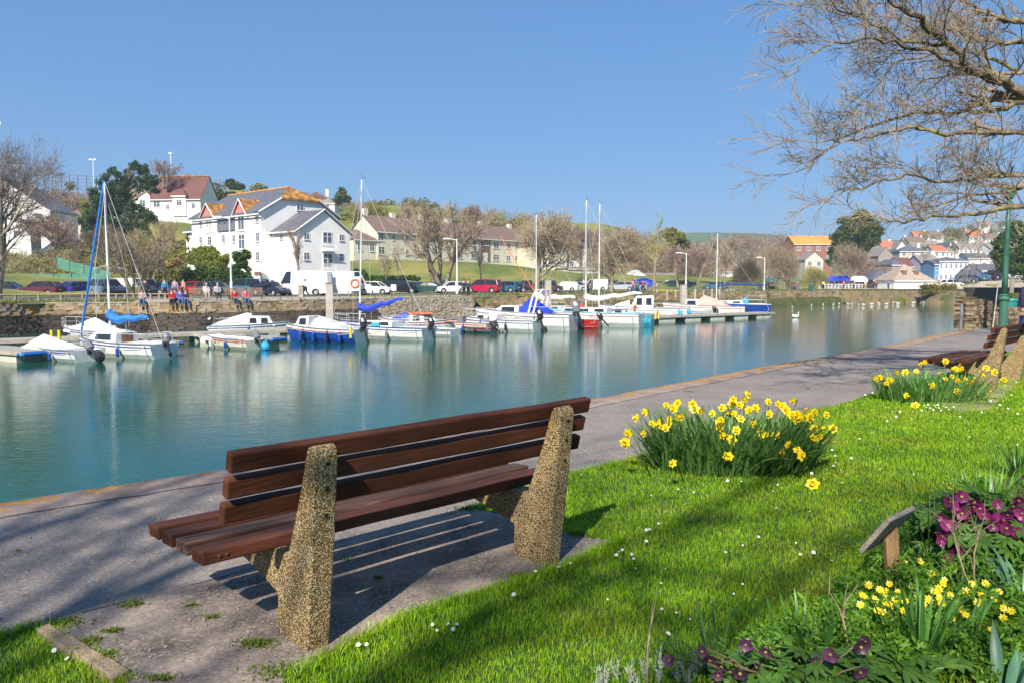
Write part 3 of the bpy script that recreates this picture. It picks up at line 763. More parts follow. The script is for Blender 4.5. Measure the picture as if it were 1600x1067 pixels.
# ------------------------------------------------------------------ the bench
M_slat = mat('dark stained wood', (.055, .019, .010), (.115, .042, .024), 5, .62, .5, 22, spec=.12, stretch=(.35, 4, 4), rnd=.18, c3=(.14, .075, .055), s3=7, t3=.68, bdist=.004)
M_slat_w = mat('worn stained wood', (.050, .026, .020), (.13, .075, .055), 7, .7, .6, 26, spec=.12, stretch=(.3, 5, 5), c3=(.20, .14, .11), s3=8, t3=.60, bdist=.004)
M_hole = mat('dark hole', (.01, .008, .006), rough=.9)
M_iron = mat('rusty bolt', (.10, .06, .045), (.2, .13, .1), 40, .6, metal=.6)
def make_bench(loc, rz, label):
    t = thing('park_bench', label, 'bench', loc, rz)
    prof = [(0, -.05), (.24, -.05), (.235, .17), (.36, .203), (.60, .245), (.845, .300), (.855, .318), (.85, .330), (.40, .352), (.135, .362), (.055, .55), (.012, .66), (-.032, .795), (-.050, .828), (-.075, .836), (-.098, .822), (-.104, .79), (-.069, .455), (-.041, .245)]
    prof = prof[::-1]
    for x in (0, 1.337):
        mb = MB(); mb.prism(prof, x, x + .098)
        o = obj('concrete_post', mb, M_agg, t, bevel=.012)
        for z in (.765, .665, .56):
            u = -.069 - (z - .455) / .335 * .035
            h = MB().tube([(x + .055, u - .004, z), (x + .055, u + .02, z)], [.0085, .0085], 8)
            obj('bolt_hole', h, M_hole, o)
    def slat(x0, x1, u, z, w, h, tilt, m, nm='slat'):
        mb = MB(); L = x1 - x0; n = 12; vs = []
        for i in range(n + 1):
            xx = -L / 2 + L * i / n; wy = .0022 * math.sin(i * 1.3 + u * 30); wz = .0018 * math.sin(i * .9 + z * 40)
            for (a, b) in ((0, 0), (0, -h), (w, -h), (w, 0)): vs.append((xx, a + wy, b + wz))
        fs = [(3, 2, 1, 0), (n * 4, n * 4 + 1, n * 4 + 2, n * 4 + 3)]
        for i in range(n):
            for k in range(4): fs.append((i * 4 + k, i * 4 + (k + 1) % 4, i * 4 + 4 + (k + 1) % 4, i * 4 + 4 + k))
        mb.add(vs, fs)
        o = obj(nm, mb, m, t, bevel=.0075); o.location = ((x0 + x1) / 2, u, z); o.rotation_euler = (tilt, 0, 0); return o
    for u, z in ((-.048, .842), (-.012, .742), (.026, .638)): slat(-.2956, 1.6328, u, z, .046, .076, rad(14), M_slat, 'back_slat')
    for i, (u, z) in enumerate(((.250, .412), (.425, .405), (.592, .396), (.757, .388))):
        o = slat(-.2956, 1.6328, u, z, .118, .055, rad(-3), M_slat_w if i in (1,) else M_slat, 'seat_slat')
        if i == 0:
            b = MB()
            for x in (-.90, -.87): b.tube([(x, -.004, -.028), (x, .006, -.028)], [.007, .007], 8)
            obj('bolt_head', b, M_iron, o)
    return t
B_AZ = rad(90 - 47.03)
make_bench((-.8086, 2.9109, 0), B_AZ, 'nearest dark brown slatted bench on pebbled concrete posts beside the water path')
b2 = A(1553, 600, 11.0)
make_bench((6.55, 10.35, 0), B_AZ + rad(1.5), 'second brown slatted bench with pebbled concrete posts behind the farther daffodils')

# ------------------------------------------------------------------ leaves and flowers
def strap_mesh(L, w, bend, seed, n=6, fold=.25):
    r = random.Random(seed); mb = MB(); a = rad(r.uniform(2, 10)); p = Vector((0, 0, 0)); vs = []; tw = r.uniform(-.5, .5)
    for i in range(n + 1):
        t = i / n; ww = w * (.55 + .45 * min(1, t * 4)) * (1 - max(0, t - .55) / .45) ** .8 + .0006
        c, s = math.cos(tw * t), math.sin(tw * t)
        vs += [p + Vector((-s * ww / 2, -ww / 2 * c, 0)), p + Vector((-ww * fold * .5, 0, -ww * fold * .3)), p + Vector((s * ww / 2, ww / 2 * c, 0))]
        a += bend / n * (0.4 + 1.4 * t); p = p + Vector((math.sin(a), 0, math.cos(a))) * L / n
    mb.add(vs, [(i * 3 + j, i * 3 + j + 1, i * 3 + j + 4, i * 3 + j + 3) for i in range(n) for j in (0, 1)])
    return mb
def lf(name, a, b, trans=.3, rough=.4, rnd=.3):
    return mat(name, a, b, 14, rough, trans=trans, rnd=rnd, lo=.3, hi=.7)
M_daf_leaf = lf('daffodil leaves', (.11, .26, .06), (.27, .46, .11), .45)
M_iris = lf('iris leaves', (.05, .17, .03), (.14, .32, .05))
M_tulip = lf('blue green leaves', (.08, .20, .11), (.15, .30, .17))
M_thin = lf('rush leaves', (.035, .12, .03), (.09, .23, .04))
M_petal = mat('daffodil petals', (.92, .72, .008), (.98, .82, .02), 20, .45, trans=.35, rnd=.08)
M_trump = mat('daffodil trumpet', (.92, .56, .004), (.97, .68, .008), 30, .45, trans=.3, rnd=.08)
M_stem = lf('flower stems', (.06, .16, .03), (.12, .24, .04))
def petal_ring(n, r, w, cup, zoff=0, pts=5, tip=1.0, jit=.08, seed=0):
    mb = MB(); rg_ = random.Random(seed)
    for k in range(n):
        an = 2 * math.pi * k / n + rg_.uniform(-jit, jit); c, s = math.cos(an), math.sin(an); rr_ = r * rg_.uniform(.9, 1.1); cu = cup + rg_.uniform(-.12, .12); vs = []
        for t, wd in ((.06, .25), (.35, .9), (.65, 1.0), (.88, .55), (1.0, .06 * tip)):
            for q in (-.5, 0, .5):
                x = rr_ * t; y = q * w * wd; z = zoff + cu * r * t * t + (abs(q) * .25 * w * wd)
                vs.append((x * c - y * s, x * s + y * c, z))
        mb.add(vs, [(i * 3 + j, i * 3 + j + 1, i * 3 + j + 4, i * 3 + j + 3) for i in range(4) for j in (0, 1)])
    return mb
def frill(r0, r1, L, seed, n=12):
    mb = MB(); rg_ = random.Random(seed); vs = []
    for j, t in enumerate((0, .3, .7, 1.0)):
        for k in range(n):
            an = 2 * math.pi * k / n; rr_ = (r0 + (r1 - r0) * t ** 1.6) * (1 + (.14 * math.cos(an * 6) if j == 3 else 0)); vs.append((rr_ * math.cos(an), rr_ * math.sin(an), L * t))
    mb.add(vs, [(j * n + k, j * n + (k + 1) % n, (j + 1) * n + (k + 1) % n, (j + 1) * n + k) for j in range(3) for k in range(n)] + [tuple(range(n))])
    return mb
petal_me = [petal_ring(6, .042, .030, .10, seed=i).mesh('flower', [M_petal], True) for i in range(4)]
trump_me = [frill(.008, .017, .030, i).mesh('trumpet', [M_trump], True) for i in range(3)]
def orient(o, loc, direction, roll=0, sc=1.0):
    q = Vector(direction).to_track_quat('Z', 'Y') @ Quaternion((0, 0, 1), roll)
    o.rotation_mode = 'QUATERNION'; o.rotation_quaternion = q; o.location = loc; o.scale = (sc,) * 3
daf_leaf_me = [strap_mesh(L, .018, b, i).mesh('leaf', [M_daf_leaf], True) for i, (L, b) in enumerate([(.42, .35), (.46, .6), (.38, .25), (.44, .9), (.36, 1.3), (.48, .5), (.40, .15), (.34, .7)])]
def place_leaf(me, parent, loc, az, sc=1.0, tilt=0.0, name='leaf'):
    o = bpy.data.objects.new(name, me); COL.objects.link(o); o.parent = parent; o.location = loc; o.rotation_euler = (0, tilt, az); o.scale = (sc, sc, sc); return o
def leaf_rest(name, n, me_vars, sampler, parent, m):
    mb = MB(); rv = []
    for i in range(n):
        loc, az, sc, tilt = sampler(i); me = me_vars[i % len(me_vars)]
        M4 = Matrix.Translation(loc) @ Matrix.Rotation(az, 4, 'Z') @ Matrix.Rotation(tilt, 4, 'Y') @ Matrix.Diagonal((sc, sc, sc, 1))
        mb.add([M4 @ Vector(p) for p in me.v], me.f)
    return stuff(obj(name, mb, m, parent, smooth=True))
def daffodils(label, c, rx, ry, flowers, yf, nleaf, seed, fs=1.0, tilt=0.35, ls=1.0):
    r = random.Random(seed); t = thing('daffodil_clump', label, 'daffodils', (c[0], c[1], 0))
    def samp(i):
        while 1:
            a, b = r.uniform(-1, 1), r.uniform(-1, 1)
            if a * a + b * b < 1: break
        lo = Vector((a * rx, b * ry, -.01)); out = math.atan2(b * ry, a * rx) + r.gauss(0, .8)
        return lo, out, r.uniform(.80, 1.25) * ls, (a * a + b * b) ** .5 * tilt * r.uniform(.4, 1.3)
    for i in range(300):
        lo, az, sc, ti = samp(i); place_leaf(daf_leaf_me[i % 8], t, lo, az, sc, ti)
    leaf_rest('leaves', nleaf, [strap_mesh(L, .018, b, i) for i, (L, b) in enumerate([(.42, .35), (.46, .6), (.38, .25), (.40, .9), (.36, 1.2)])], samp, t, M_daf_leaf)
    for i, (px, py) in enumerate(flowers):
        Y = yf(py) + r.uniform(-.08, .08); p = A(px + r.uniform(-1.5, 1.5), py + r.uniform(-1.5, 1.5), Y) - Vector((c[0], c[1], 0))
        vdir = Vector((-.45 + r.gauss(0, .6), -.9 + r.gauss(0, .5), .12 + r.gauss(0, .35)))
        if p.x < -rx * .6: vdir.x -= .6
        if p.x > rx * .8: vdir.x += .3
        vdir.normalize(); s = fs * r.uniform(.68, 1.02)
        o = bpy.data.objects.new('flower', petal_me[i % 4]); COL.objects.link(o); o.parent = t; orient(o, p, vdir, r.uniform(0, 6), s)
        u = bpy.data.objects.new('trumpet', trump_me[i % 3]); COL.objects.link(u); u.parent = o
        b = Vector((p.x * .8 + r.uniform(-.04, .04), p.y * .75 + r.uniform(0, .08), 0)); bk = p - vdir * .03 + Vector((0, 0, .004))
        st = MB().tube([b, b.lerp(bk, .6) + Vector((0, 0, .03)), bk + Vector((0, 0, .012)), p - vdir * .004], [.0042, .0038, .0034, .003], 5)
        obj('stem', st, M_stem, t, smooth=True)
    return t
F1 = [(395,190),(325,215),(370,230),(190,258),(135,295),(85,385),(65,445),(185,382),(238,327),(280,320),(345,295),(325,355),(408,280),(490,205),(540,240),(372,575),(610,262),(680,232),(732,198),(748,168),(832,145),(782,205),(820,175),(835,240),(890,230),(750,262),(710,250),(668,300),(660,345),(790,290),(685,400),(768,368),(738,425),(875,328),(905,365),(940,395),(885,395),(714,528),(965,190),(1030,205),(975,265),(1010,400),(1125,190),(1075,240),(1105,270),(1080,455),(1060,500),(1145,495),(1140,305),(1180,240),(1215,285),(1245,250),(1190,280),(1325,275),(1360,355),(1290,360),(1250,360),(1240,415),(1275,410),(1060,215),(1090,255),(1150,265),(345,325),(300,345),(655,320),(1160,525),(495,230)]
F1 = [(960 + x / 4, 580 + y / 4) for x, y in F1]
daffodils('large clump of yellow daffodils on the lawn edge right of the near bench', (1.72, 5.95), .62, .36, F1, lambda y: 6.15 - .75 * (y - 620) / 100, 950, 1, 1.0)
F2 = [(400,580),(375,600),(495,600),(460,625),(555,540),(615,540),(738,480),(772,465),(710,525),(830,640),(830,660),(612,725),(948,443),(905,545),(940,590),(990,520),(1030,505),(1080,512),(1005,570),(1045,605),(1105,590),(1165,620),(1170,580),(1045,700),(1240,540),(1285,510),(1345,540),(1250,560),(1315,695),(1430,600),(480,590),(1140,640)]
F2 = [(1300 + x / 5.333, 480 + y / 5.333) for x, y in F2]
daffodils('smaller daffodil clump in front of the farther bench', (5.18, 9.45), .62, .36, F2, lambda y: 9.5 - .5 * (y - 570) / 50, 420, 2, 1.12, .30, .82)
def lone_flower(px, py, label, lift=.035):
    p = G(px, py); t = thing('fallen_daffodil', label, 'flower', (p.x, p.y, 0))
    o = obj('petals', petal_me[1], None, t); orient(o, (0, 0, lift), (-.5, -.8, .55), .4, 1.15)
    orient(obj('trumpet', trump_me[0], None, t), (0, 0, lift), (-.5, -.8, .55), 0, 1.1)
lone_flower(1270, 764, 'single yellow daffodil head lying on the lawn right of the large clump')
lone_flower(1430, 638, 'yellow daffodil head fallen in front of the farther clump among white daisies')
M_daisy = mat('daisy petals', (.80, .80, .76), rough=.6); M_dc = mat('daisy centre', (.75, .50, .03), rough=.7)
dm = MB(); dm.v = []; dm.add(petal_ring(11, .0105, .0055, .05, tip=6).v, petal_ring(11, .0105, .0055, .05, tip=6).f, 0); dm.ball((0, 0, .001), (.0038, .0038, .002), 6, 3, 1)
daisy_me = dm.mesh('daisy', [M_daisy, M_dc])
dz = [(683,995),(700,985),(708,993),(714,985),(676,986),(837,901),(873,894),(891,888),(803,938),(900,835),(937,841),(963,875),(972,867),(987,873),(990,881),(1010,835),(1015,834),(1029,825),(1137,757),(1158,758),(1215,763),(1300,708),(1305,717),(1302,733),(1268,745),(1343,690),(1010,853),(1330,721),(1044,1000),(1168,1008),(1185,846),(1316,760),(1271,871),(85,1027),(105,1040),(560,1018),(573,1017),(1425,637),(1380,637),(1384,640),(1394,647),(1406,647),(1400,655),(1386,662),(1590,650),(1575,642),(1588,600),(1570,605),(1500,655),(1534,648),(1559,640),(1562,636),(1548,630),(1580,620),(1560,600),(1467,641),(1475,638),(1478,640),(1482,643),(1453,641),(1450,636),(1447,640),(1440,645),(1462,640),(1460,637),(1470,645),(1458,644),(1444,637),(1490,639),(1465,636),(1340,622),(1352,620),(1363,617),(1205,680),(965,668),(1040,650)]
r8 = random.Random(8)
dz += [(r8.uniform(900, 1590), r8.uniform(625, 980)) for _ in range(45)]
for i, (x, y) in enumerate(dz):
    p = G(x, y)
    if not inpoly(p.x, p.y, lawn_poly) or inpoly(p.x, p.y, bed_poly): continue
    o = bpy.data.objects.new('daisy', daisy_me); COL.objects.link(o); s = r8.uniform(.6, .95) * (1 + .03 * p.y) * (.6 if i > 75 else 1)
    orient(o, (p.x, p.y, .030), (r8.gauss(-.2, .3), r8.gauss(-.5, .3), 1), 0, s); dw_ = 'in the grass left of the bench slab' if x < 300 else ('on the lawn beside the bench slab' if x < 1000 and y > 820 else ('on the lawn round the farther daffodil clump' if y < 670 and x > 1300 else ('on the lawn near the large daffodil clump' if y < 790 else 'on the lower lawn left of the flower bed'))); tag(o, 'small white daisy ' + dw_, 'daisy', 'daisies ' + dw_)

# ------------------------------------------------------------------ flower bed
def strap_clump(label, c, n, L, w, m, seed, spread=.05, tilt=.35, bend=(.2, 1.0), name='leafy_clump', cat='plant', fold=.25, face=None):
    r = random.Random(seed); t = thing(name, label, cat, (c[0], c[1], bed_h(0, 0)))
    mes = [strap_mesh(L * r.uniform(.7, 1.1), w * r.uniform(.8, 1.15), r.uniform(*bend), seed * 10 + i, 7, fold).mesh('leaf', [m], True) for i in range(6)]
    for i in range(n):
        az = r.uniform(0, 6.283) if face is None else face + r.gauss(0, .7); d = abs(r.gauss(0, spread))
        place_leaf(mes[i % 6], t, (math.cos(az) * d, math.sin(az) * d, -.01), az, r.uniform(.7, 1.1), r.uniform(0, tilt))
    return t
def gp3(x, y): p = G(x, y); return (p.x, p.y)
strap_clump('upright iris leaves rising behind the bottom edge left of the small hellebore', gp3(1262, 1030), 34, .24, .016, M_iris, 21, .08, .3, (.1, .5))
strap_clump('tall green iris leaves in the middle of the bed right of the wooden sign', gp3(1440, 1045), 30, .36, .016, M_iris, 22, .05, .3, (.1, .6))
strap_clump('stiff green leaves right of the celandine flowers', gp3(1505, 1030), 16, .30, .014, M_iris, 23, .04, .35, (.1, .7))
strap_clump('dark rush leaves fanning out behind the wooden sign', gp3(1452, 885), 110, .48, .0045, M_thin, 24, .04, .75, (.2, 1.3), 'rush_tuft')
strap_clump('long arching thin leaves drooping over the lawn at the bottom edge', gp3(1120, 1075), 26, .50, .0065, M_thin, 25, .07, .55, (.4, 2.6), 'arching_grass')
strap_clump('broad blue green tulip leaves in the bottom right corner', gp3(1570, 1095), 12, .22, .034, M_tulip, 26, .04, .8, (.3, 1.0), 'tulip_plant', fold=.5)
strap_clump('blue green leaves at the right edge beside the purple hellebore', gp3(1600, 950), 16, .34, .017, M_tulip, 27, .05, .6, (.3, 1.2))
strap_clump('fresh green shoots crowded behind the purple hellebore', gp3(1545, 800), 120, .26, .014, lf('fresh shoots', (.07, .20, .02), (.16, .34, .03)), 28, .26, .4, (.1, .6))
strap_clump('fine grassy leaves standing right of the farther lawn edge', gp3(1590, 745), 60, .32, .009, M_thin, 29, .12, .5, (.2, 1.2), 'grass_tuft')
strap_clump('thin arching leaves lying over the lawn left of the wooden sign', gp3(1412, 880), 22, .5, .0035, M_thin, 30, .03, 1.1, (.3, 1.2), 'arching_grass', face=math.pi)
strap_clump('small spiky leaf tuft at the lower left end of the bed', gp3(1345, 1000), 22, .16, .010, M_iris, 31, .07, .6, (.2, 1.0))
strap_clump('curved leaves in shade under the hellebore bush', gp3(1500, 935), 26, .22, .014, M_daf_leaf, 32, .12, .7, (.2, 1.2))
# ground cover
def patch_points(px0, px1, py0, py1, n, seed):
    r = random.Random(seed); out = []
    while len(out) < n:
        p = G(r.uniform(px0, px1), r.uniform(py0, py1))
        if inpoly(p.x, p.y, bed_poly): out.append((p.x, p.y, .02 + r.uniform(0, .035)))
    return out
M_cover = leaf_mat('ground cover leaves', (.030, .085, .010), (.075, .19, .018), (.16, .30, .03), .3)
pp = patch_points(1080, 1620, 760, 1075, 520, 41) + patch_points(1620, 2150, 745, 1075, 260, 45)
stuff(leafcloud('ground_cover', pp, .05, 36000, .011, M_cover, 42, flat=.7, aspect=.8))
M_fern = leaf_mat('bright bed leaves', (.06, .17, .015), (.14, .32, .025), (.24, .42, .05), .35)
ph_ = [(x, y, z + random.Random(int(x * 999)).uniform(.02, .11)) for x, y, z in pp[::3]]
stuff(leafcloud('bed_foliage', ph_, .045, 12500, .017, M_fern, 44, flat=.9, aspect=.32))
pb = np.array(pp); rgb = np.random.default_rng(9); kk = rgb.integers(0, len(pb), 9000)
bp_ = pb[kk] * [1, 1, 0] + np.column_stack([rgb.normal(0, .06, 9000), rgb.normal(0, .06, 9000), np.full(9000, .012)])
stuff(blades('bed_grass', bp_, .065, .0042, M_grass, 43, lean=.9))
# celandines
M_cel = mat('celandine petals', (.86, .66, .01), (.95, .80, .03), 20, .25, trans=.2, rnd=.06)
cm = MB(); q = petal_ring(8, .021, .0105, .22, seed=3); cm.add(q.v, q.f, 0); cm.ball((0, 0, .003), (.004, .004, .003), 6, 3, 1)
cel_me = cm.mesh('flower', [M_cel, M_trump], True)
CE = [(697,455),(778,447),(513,567),(832,510),(930,500),(484,622),(597,597),(662,600),(735,575),(602,630),(472,668),(605,665),(630,668),(585,702),(870,585),(890,560),(865,610),(877,635),(885,665),(865,722),(970,685),(790,665),(1108,557),(1073,655),(1200,685),(1200,735),(1250,778),(1138,795),(570,590),(850,600),(690,700),(540,640),(620,560),(650,640),(760,620),(820,640),(900,540),(930,620),(1010,600),(1040,560),(1090,620),(1150,640),(1010,720),(940,740),(760,720),(700,650),(560,700),(1180,600),(1240,700),(1060,760)]
for i, (x, y) in enumerate(CE):
    px, py = 1200 + x * .3065, 740 + y * .3065; p = G(px, py, .11 if i < 14 else .14)
    cl_ = 'below and left of the wooden sign' if px < 1402 else ('among the leaves just right of the wooden sign' if px < 1478 else ('in front of the hellebore bush' if px < 1540 else 'near the right edge of the bed')); t = thing('celandine', 'yellow star-shaped celandine flower ' + cl_, 'flower', (p.x, p.y, .01), 0, 'celandine flowers ' + cl_)
    o = bpy.data.objects.new('flower_head', cel_me); COL.objects.link(o); o.parent = t; orient(o, (0, 0, p.z - .01), (r8.gauss(-.3, .3), r8.gauss(-.8, .3), .8), 0, r8.uniform(.65, .95))
    obj('stem', MB().tube([(r8.uniform(-.02, .02), .01, 0), (0, .004, p.z * .5), (0, .003, p.z - .012)], .0014, 4), M_stem, t)
# hellebores
M_hel_leaf = lf('hellebore leaves', (.045, .13, .018), (.15, .28, .035))
M_hel = mat('hellebore petals', (.20, .014, .10), (.46, .05, .24), 25, .35, trans=.35, rnd=.4)
M_hel2 = mat('dusky hellebore petals', (.07, .022, .06), (.18, .06, .13), 25, .4, trans=.25, rnd=.4)
hl = MB()
for k in range(7):
    an = rad(-100 + 200 * k / 6); vs = []
    for t_, wd in ((0, .15), (.3, .8), (.6, 1), (.85, .6), (1, .04)):
        for q in (-.5, 0, .5):
            x = .085 * t_; y = q * .026 * wd; vs.append((x * math.cos(an) - y * math.sin(an), x * math.sin(an) + y * math.cos(an), abs(q) * .01 - .018 * t_ * t_))
    hl.add(vs, [(i * 3 + j, i * 3 + j + 1, i * 3 + j + 4, i * 3 + j + 3) for i in range(4) for j in (0, 1)])
hl_me = hl.mesh('leaf', [M_hel_leaf], True)
hf_me = [petal_ring(5, .030, .032, .30, seed=i).mesh('flower', [M_hel], True) for i in range(3)]
hc_me = MB().ball((0, 0, .006), (.007, .007, .006), 7, 4).mesh('flower_centre', [lf('hellebore centre', (.35, .38, .05), (.5, .45, .1))])
def hellebore(label, c, flowers, Yf, m, rx, ry, hz, nl, seed, sc=1.0):
    r = random.Random(seed); t = thing('hellebore', label, 'plant', (c[0], c[1], .015))
    for i in range(nl):
        a = r.uniform(0, 6.283); d = r.random() ** .5; z = hz * r.uniform(.25, 1.0) * (1.1 - .55 * d)
        o = bpy.data.objects.new('leaf', hl_me); COL.objects.link(o); o.parent = t
        orient(o, (math.cos(a) * d * rx, math.sin(a) * d * ry, z), (math.cos(a) * .5 * d + r.gauss(0, .3), math.sin(a) * .5 * d - .2 + r.gauss(0, .3), 1), r.uniform(0, 6), r.uniform(.7, 1.15) * sc)
    for i, (px, py) in enumerate(flowers):
        p = A(px, py, Yf + r.uniform(-.06, .10)) - Vector((c[0], c[1], .015))
        v = Vector((r.gauss(-.25, .5), -1 + r.gauss(0, .3), r.gauss(-.15, .4))).normalized()
        o = obj('flower', hf_me[i % 3], m, t); orient(o, p, v, r.uniform(0, 6), r.uniform(.85, 1.2) * sc)
        o2 = bpy.data.objects.new('flower_centre', hc_me); COL.objects.link(o2); o2.parent = o
        b = Vector((p.x * .25, p.y * .3, 0)); obj('stem', MB().tube([b, b.lerp(p, .6) + Vector((0, 0, .03)), p + Vector((0, .01, .012)), p], [.004, .0035, .003, .002], 5), mat('hellebore stems', (.16, .16, .05), (.22, .12, .08), 9, .6), t)
    return t
H1 = [(590,170),(690,210),(440,330),(480,390),(450,470),(520,400),(640,300),(690,350),(620,470),(680,500),(560,520),(720,560),(670,590),(725,610),(860,230),(975,240),(905,350),(1000,350),(1040,330),(800,340),(830,390),(880,540),(900,630),(860,630),(980,570),(1060,580),(790,340),(1050,300),(700,430),(960,330),(500,500),(1000,640),(760,300),(600,300),(560,450),(940,300),(1020,560),(420,345),(730,260),(880,260)]
hellebore('bush of magenta purple hellebore flowers at the right edge of the bed', (2.42, 3.90), [(1380 + x * .2062, 740 + y * .2062) for x, y in H1] + [(r8.uniform(1468, 1600), r8.uniform(776, 872)) for _ in range(42)], 3.72, M_hel, .36, .28, .38, 300, 51, .92)
H2 = [(1098, 1017), (1109, 1031), (1047, 1031), (1195, 1057), (1197, 1017), (1353, 1002), (1272, 1033), (1300, 1023), (1306, 1054), (1203, 1016), (1202, 1059), (1345, 1010), (1180, 1040), (1330, 1050)]
hellebore('low hellebore with dusky purple flowers along the bottom edge', (1.02, 2.62), H2 + [(r8.uniform(1085, 1350), r8.uniform(1005, 1060)) for _ in range(8)], 2.58, M_hel2, .32, .17, .14, 130, 52, .8)
hellebore('green hellebore leaves at the bottom edge right of the dusky flowers', (1.42, 2.66), [], 2.6, M_hel2, .20, .12, .12, 40, 53, .9)
# silvery sprigs, dead stems
M_silver = mat('silvery leaves', (.28, .31, .24), (.45, .46, .38), 20, .8)
t = thing('lavender', 'silvery grey lavender sprigs along the bottom edge of the lawn', 'plant', (0, 0, 0))
r9 = random.Random(12)
for (x, y) in [(945, 1062), (965, 1050), (985, 1060), (1010, 1052), (1035, 1040), (1060, 1055), (1085, 1048), (1150, 1050), (1158, 1040), (1030, 1062), (1075, 1062), (930, 1072), (1000, 1075), (1139, 1060), (1090, 1040)]:
    b = G(x, y + 12, 0); b.z = 0; mb = MB()
    for s_ in range(3):
        tip = b + Vector((r9.uniform(-.03, .03), r9.uniform(-.02, .02), r9.uniform(.05, .10))); mb.tube([b, tip], [.0016, .0008], 3)
        for k in range(16):
            q = b.lerp(tip, .2 + .8 * k / 16); a = r9.uniform(0, 6.283); mb.tube([q, q + Vector((math.cos(a) * .013, math.sin(a) * .013, .013))], [.0015, .0004], 3)
    obj('sprig', mb, M_silver, t)
M_dead = mat('dead stems', (.30, .20, .12), (.48, .36, .24), 12, .85)
def dead(label, pts, seed, forks=5):
    r = random.Random(seed); b = G(*pts[0][:2]); t = thing('dead_stem', label, 'dead stem', (b.x, b.y, 0)); P_ = [A(x, y, Y) - Vector((b.x, b.y, 0)) for x, y, Y in pts]
    P_[0].z = 0; obj('stem', MB().tube(P_, [.0045 - .003 * i / len(P_) for i in range(len(P_))], 5), M_dead, t)
    mb = MB()
    for k in range(forks):
        i = r.randrange(max(1, len(P_) // 3), len(P_) - 1) if len(P_) > 2 else 0; a = P_[i].lerp(P_[i + 1], r.random()); d = (P_[-1] - P_[0]).normalized() + Vector((r.gauss(0, .4), r.gauss(0, .4), r.gauss(0, .2)))
        mb.tube([a, a + d * .06, a + d * .06 + (d + Vector((r.gauss(0, .5), 0, .3))) * .05], [.002, .0015, .0008], 4)
    obj('twig', mb, M_dead, t)
dead('dry branching stem standing in front of the purple hellebore', [(1528, 925, 3.40), (1505, 890, 3.40), (1495, 855, 3.42), (1488, 820, 3.45), (1492, 800, 3.45)], 1, 9)
dead('second dry stem leaning right of the first in front of the hellebore', [(1530, 928, 3.38), (1522, 900, 3.40), (1522, 865, 3.4), (1530, 830, 3.42)], 2, 5)
dead('broken pale stick sticking up left of the celandines', [(1330, 1030, 2.75), (1322, 985, 2.8), (1312, 950, 2.85)], 3, 3)
dead('thin straw coloured stalk rising from the bottom edge of the lawn', [(1010, 1085, 2.5), (1012, 1010, 2.5), (1022, 950, 2.55)], 4, 2)
# wooden sign on a post
M_oak = mat('sign post wood', (.30, .17, .075), (.46, .28, .13), 5, .7, .5, 30, stretch=(6, 6, .8))
M_oakg = mat('weathered sign board', (.26, .21, .16), (.42, .36, .29), 6, .8, .6, 30, stretch=(2, 9, 9))
sp = G(1398, 918); t = thing('wooden_sign', 'small weathered wooden plaque tilted on a short post in the flower bed', 'sign', (sp.x, sp.y, 0))
obj('post', MB().hexa([Vector(v) for v in ((-.032, -.02, -.05), (.030, -.02, -.05), (.030, .02, -.05), (-.032, .02, -.05), (-.060, -.02, .235), (-.004, -.02, .30), (-.004, .02, .30), (-.060, .02, .235))]), M_oak, t, bevel=.004)
nt = Vector((-.55, .62, .56)).normalized(); e1 = Vector((-.75, -.66, 0)).normalized(); e2 = nt.cross(e1).normalized()
if e2.z < 0: e2 = -e2
bc = Vector((-.045, .0, .285)); bv = []
for k_, th_ in ((-1, -.012), (1, .013)):
    for a_, b_ in ((-.145, -.115), (.145, -.115), (.145, .115), (-.145, .115)): bv.append(bc + e1 * a_ + e2 * b_ + nt * th_)
obj('board', MB().hexa(bv), M_oakg, t, bevel=.008)

# ------------------------------------------------------------------ near trees
def limb(mbs, pts, r0, r1, rng, dens, L0, maxl=5, kid=(0, 0, 5, 5, 4, 3)):
    """guided limb through world points, with side branches along it"""
    P_ = [Vector(p) for p in pts]
    # smooth subdivision with small wobble
    Q_ = []
    for i in range(len(P_) - 1):
        for k in range(4): Q_.append(P_[i].lerp(P_[i + 1], k / 4) + (Vector((rng.gauss(0, .012), rng.gauss(0, .04), rng.gauss(0, .014))) if i + k else Vector()))
    Q_.append(P_[-1]); n = len(Q_); rs = [r0 + (r1 - r0) * (i / (n - 1)) ** .8 for i in range(n)]
    mbs[0].tube(Q_, rs, 8, cap=False)
    tot = sum((Q_[i + 1] - Q_[i]).length for i in range(n - 1)); m = int(tot * dens)
    for j in range(m):
        t_ = (j + rng.random()) / m * (n - 1); i = min(n - 2, int(t_)); q = Q_[i].lerp(Q_[i + 1], t_ - i); d = (Q_[i + 1] - Q_[i]).normalized()
        rr_ = rs[i]; az = rng.uniform(0, 6.283); dd_ = rot_about(d, rng.uniform(.35, 1.0), az); dd_.z = abs(dd_.z) * .75 + .02 if rng.random() < .72 else dd_.z * .8
        if dd_.x > .3: dd_.x *= .3
        f = 1 - .45 * t_ / (n - 1)
        grow(mbs, q, dd_, L0 * rng.uniform(.5, 1.15) * f, max(.006, rr_ * .28), 2, maxl, rng, kid, (.3, .8), .10, .012, (.50, .78), rmin=.0026, sides=(8, 7, 5, 4, 3, 3, 3), seg=(7, 6, 6, 5, 4, 3, 2))
    # leader at the end
    grow(mbs, Q_[-1], (Q_[-1] - Q_[-2]).normalized(), L0 * .8, r1, 2, maxl, rng, kid, (.3, .7), .15, .02, (.5, .75), rmin=.0030, seg=(7, 6, 6, 5, 4, 3, 2))
TR = Vector((13.2, 10.2, 0)); tr = random.Random(77)
nt_ = thing('bare_tree', 'big bare spreading tree with lichened limbs reaching in at the upper right over the path', 'tree', tuple(TR))
trunkm, crownm = MB(), MB(); mbs = (trunkm, crownm)
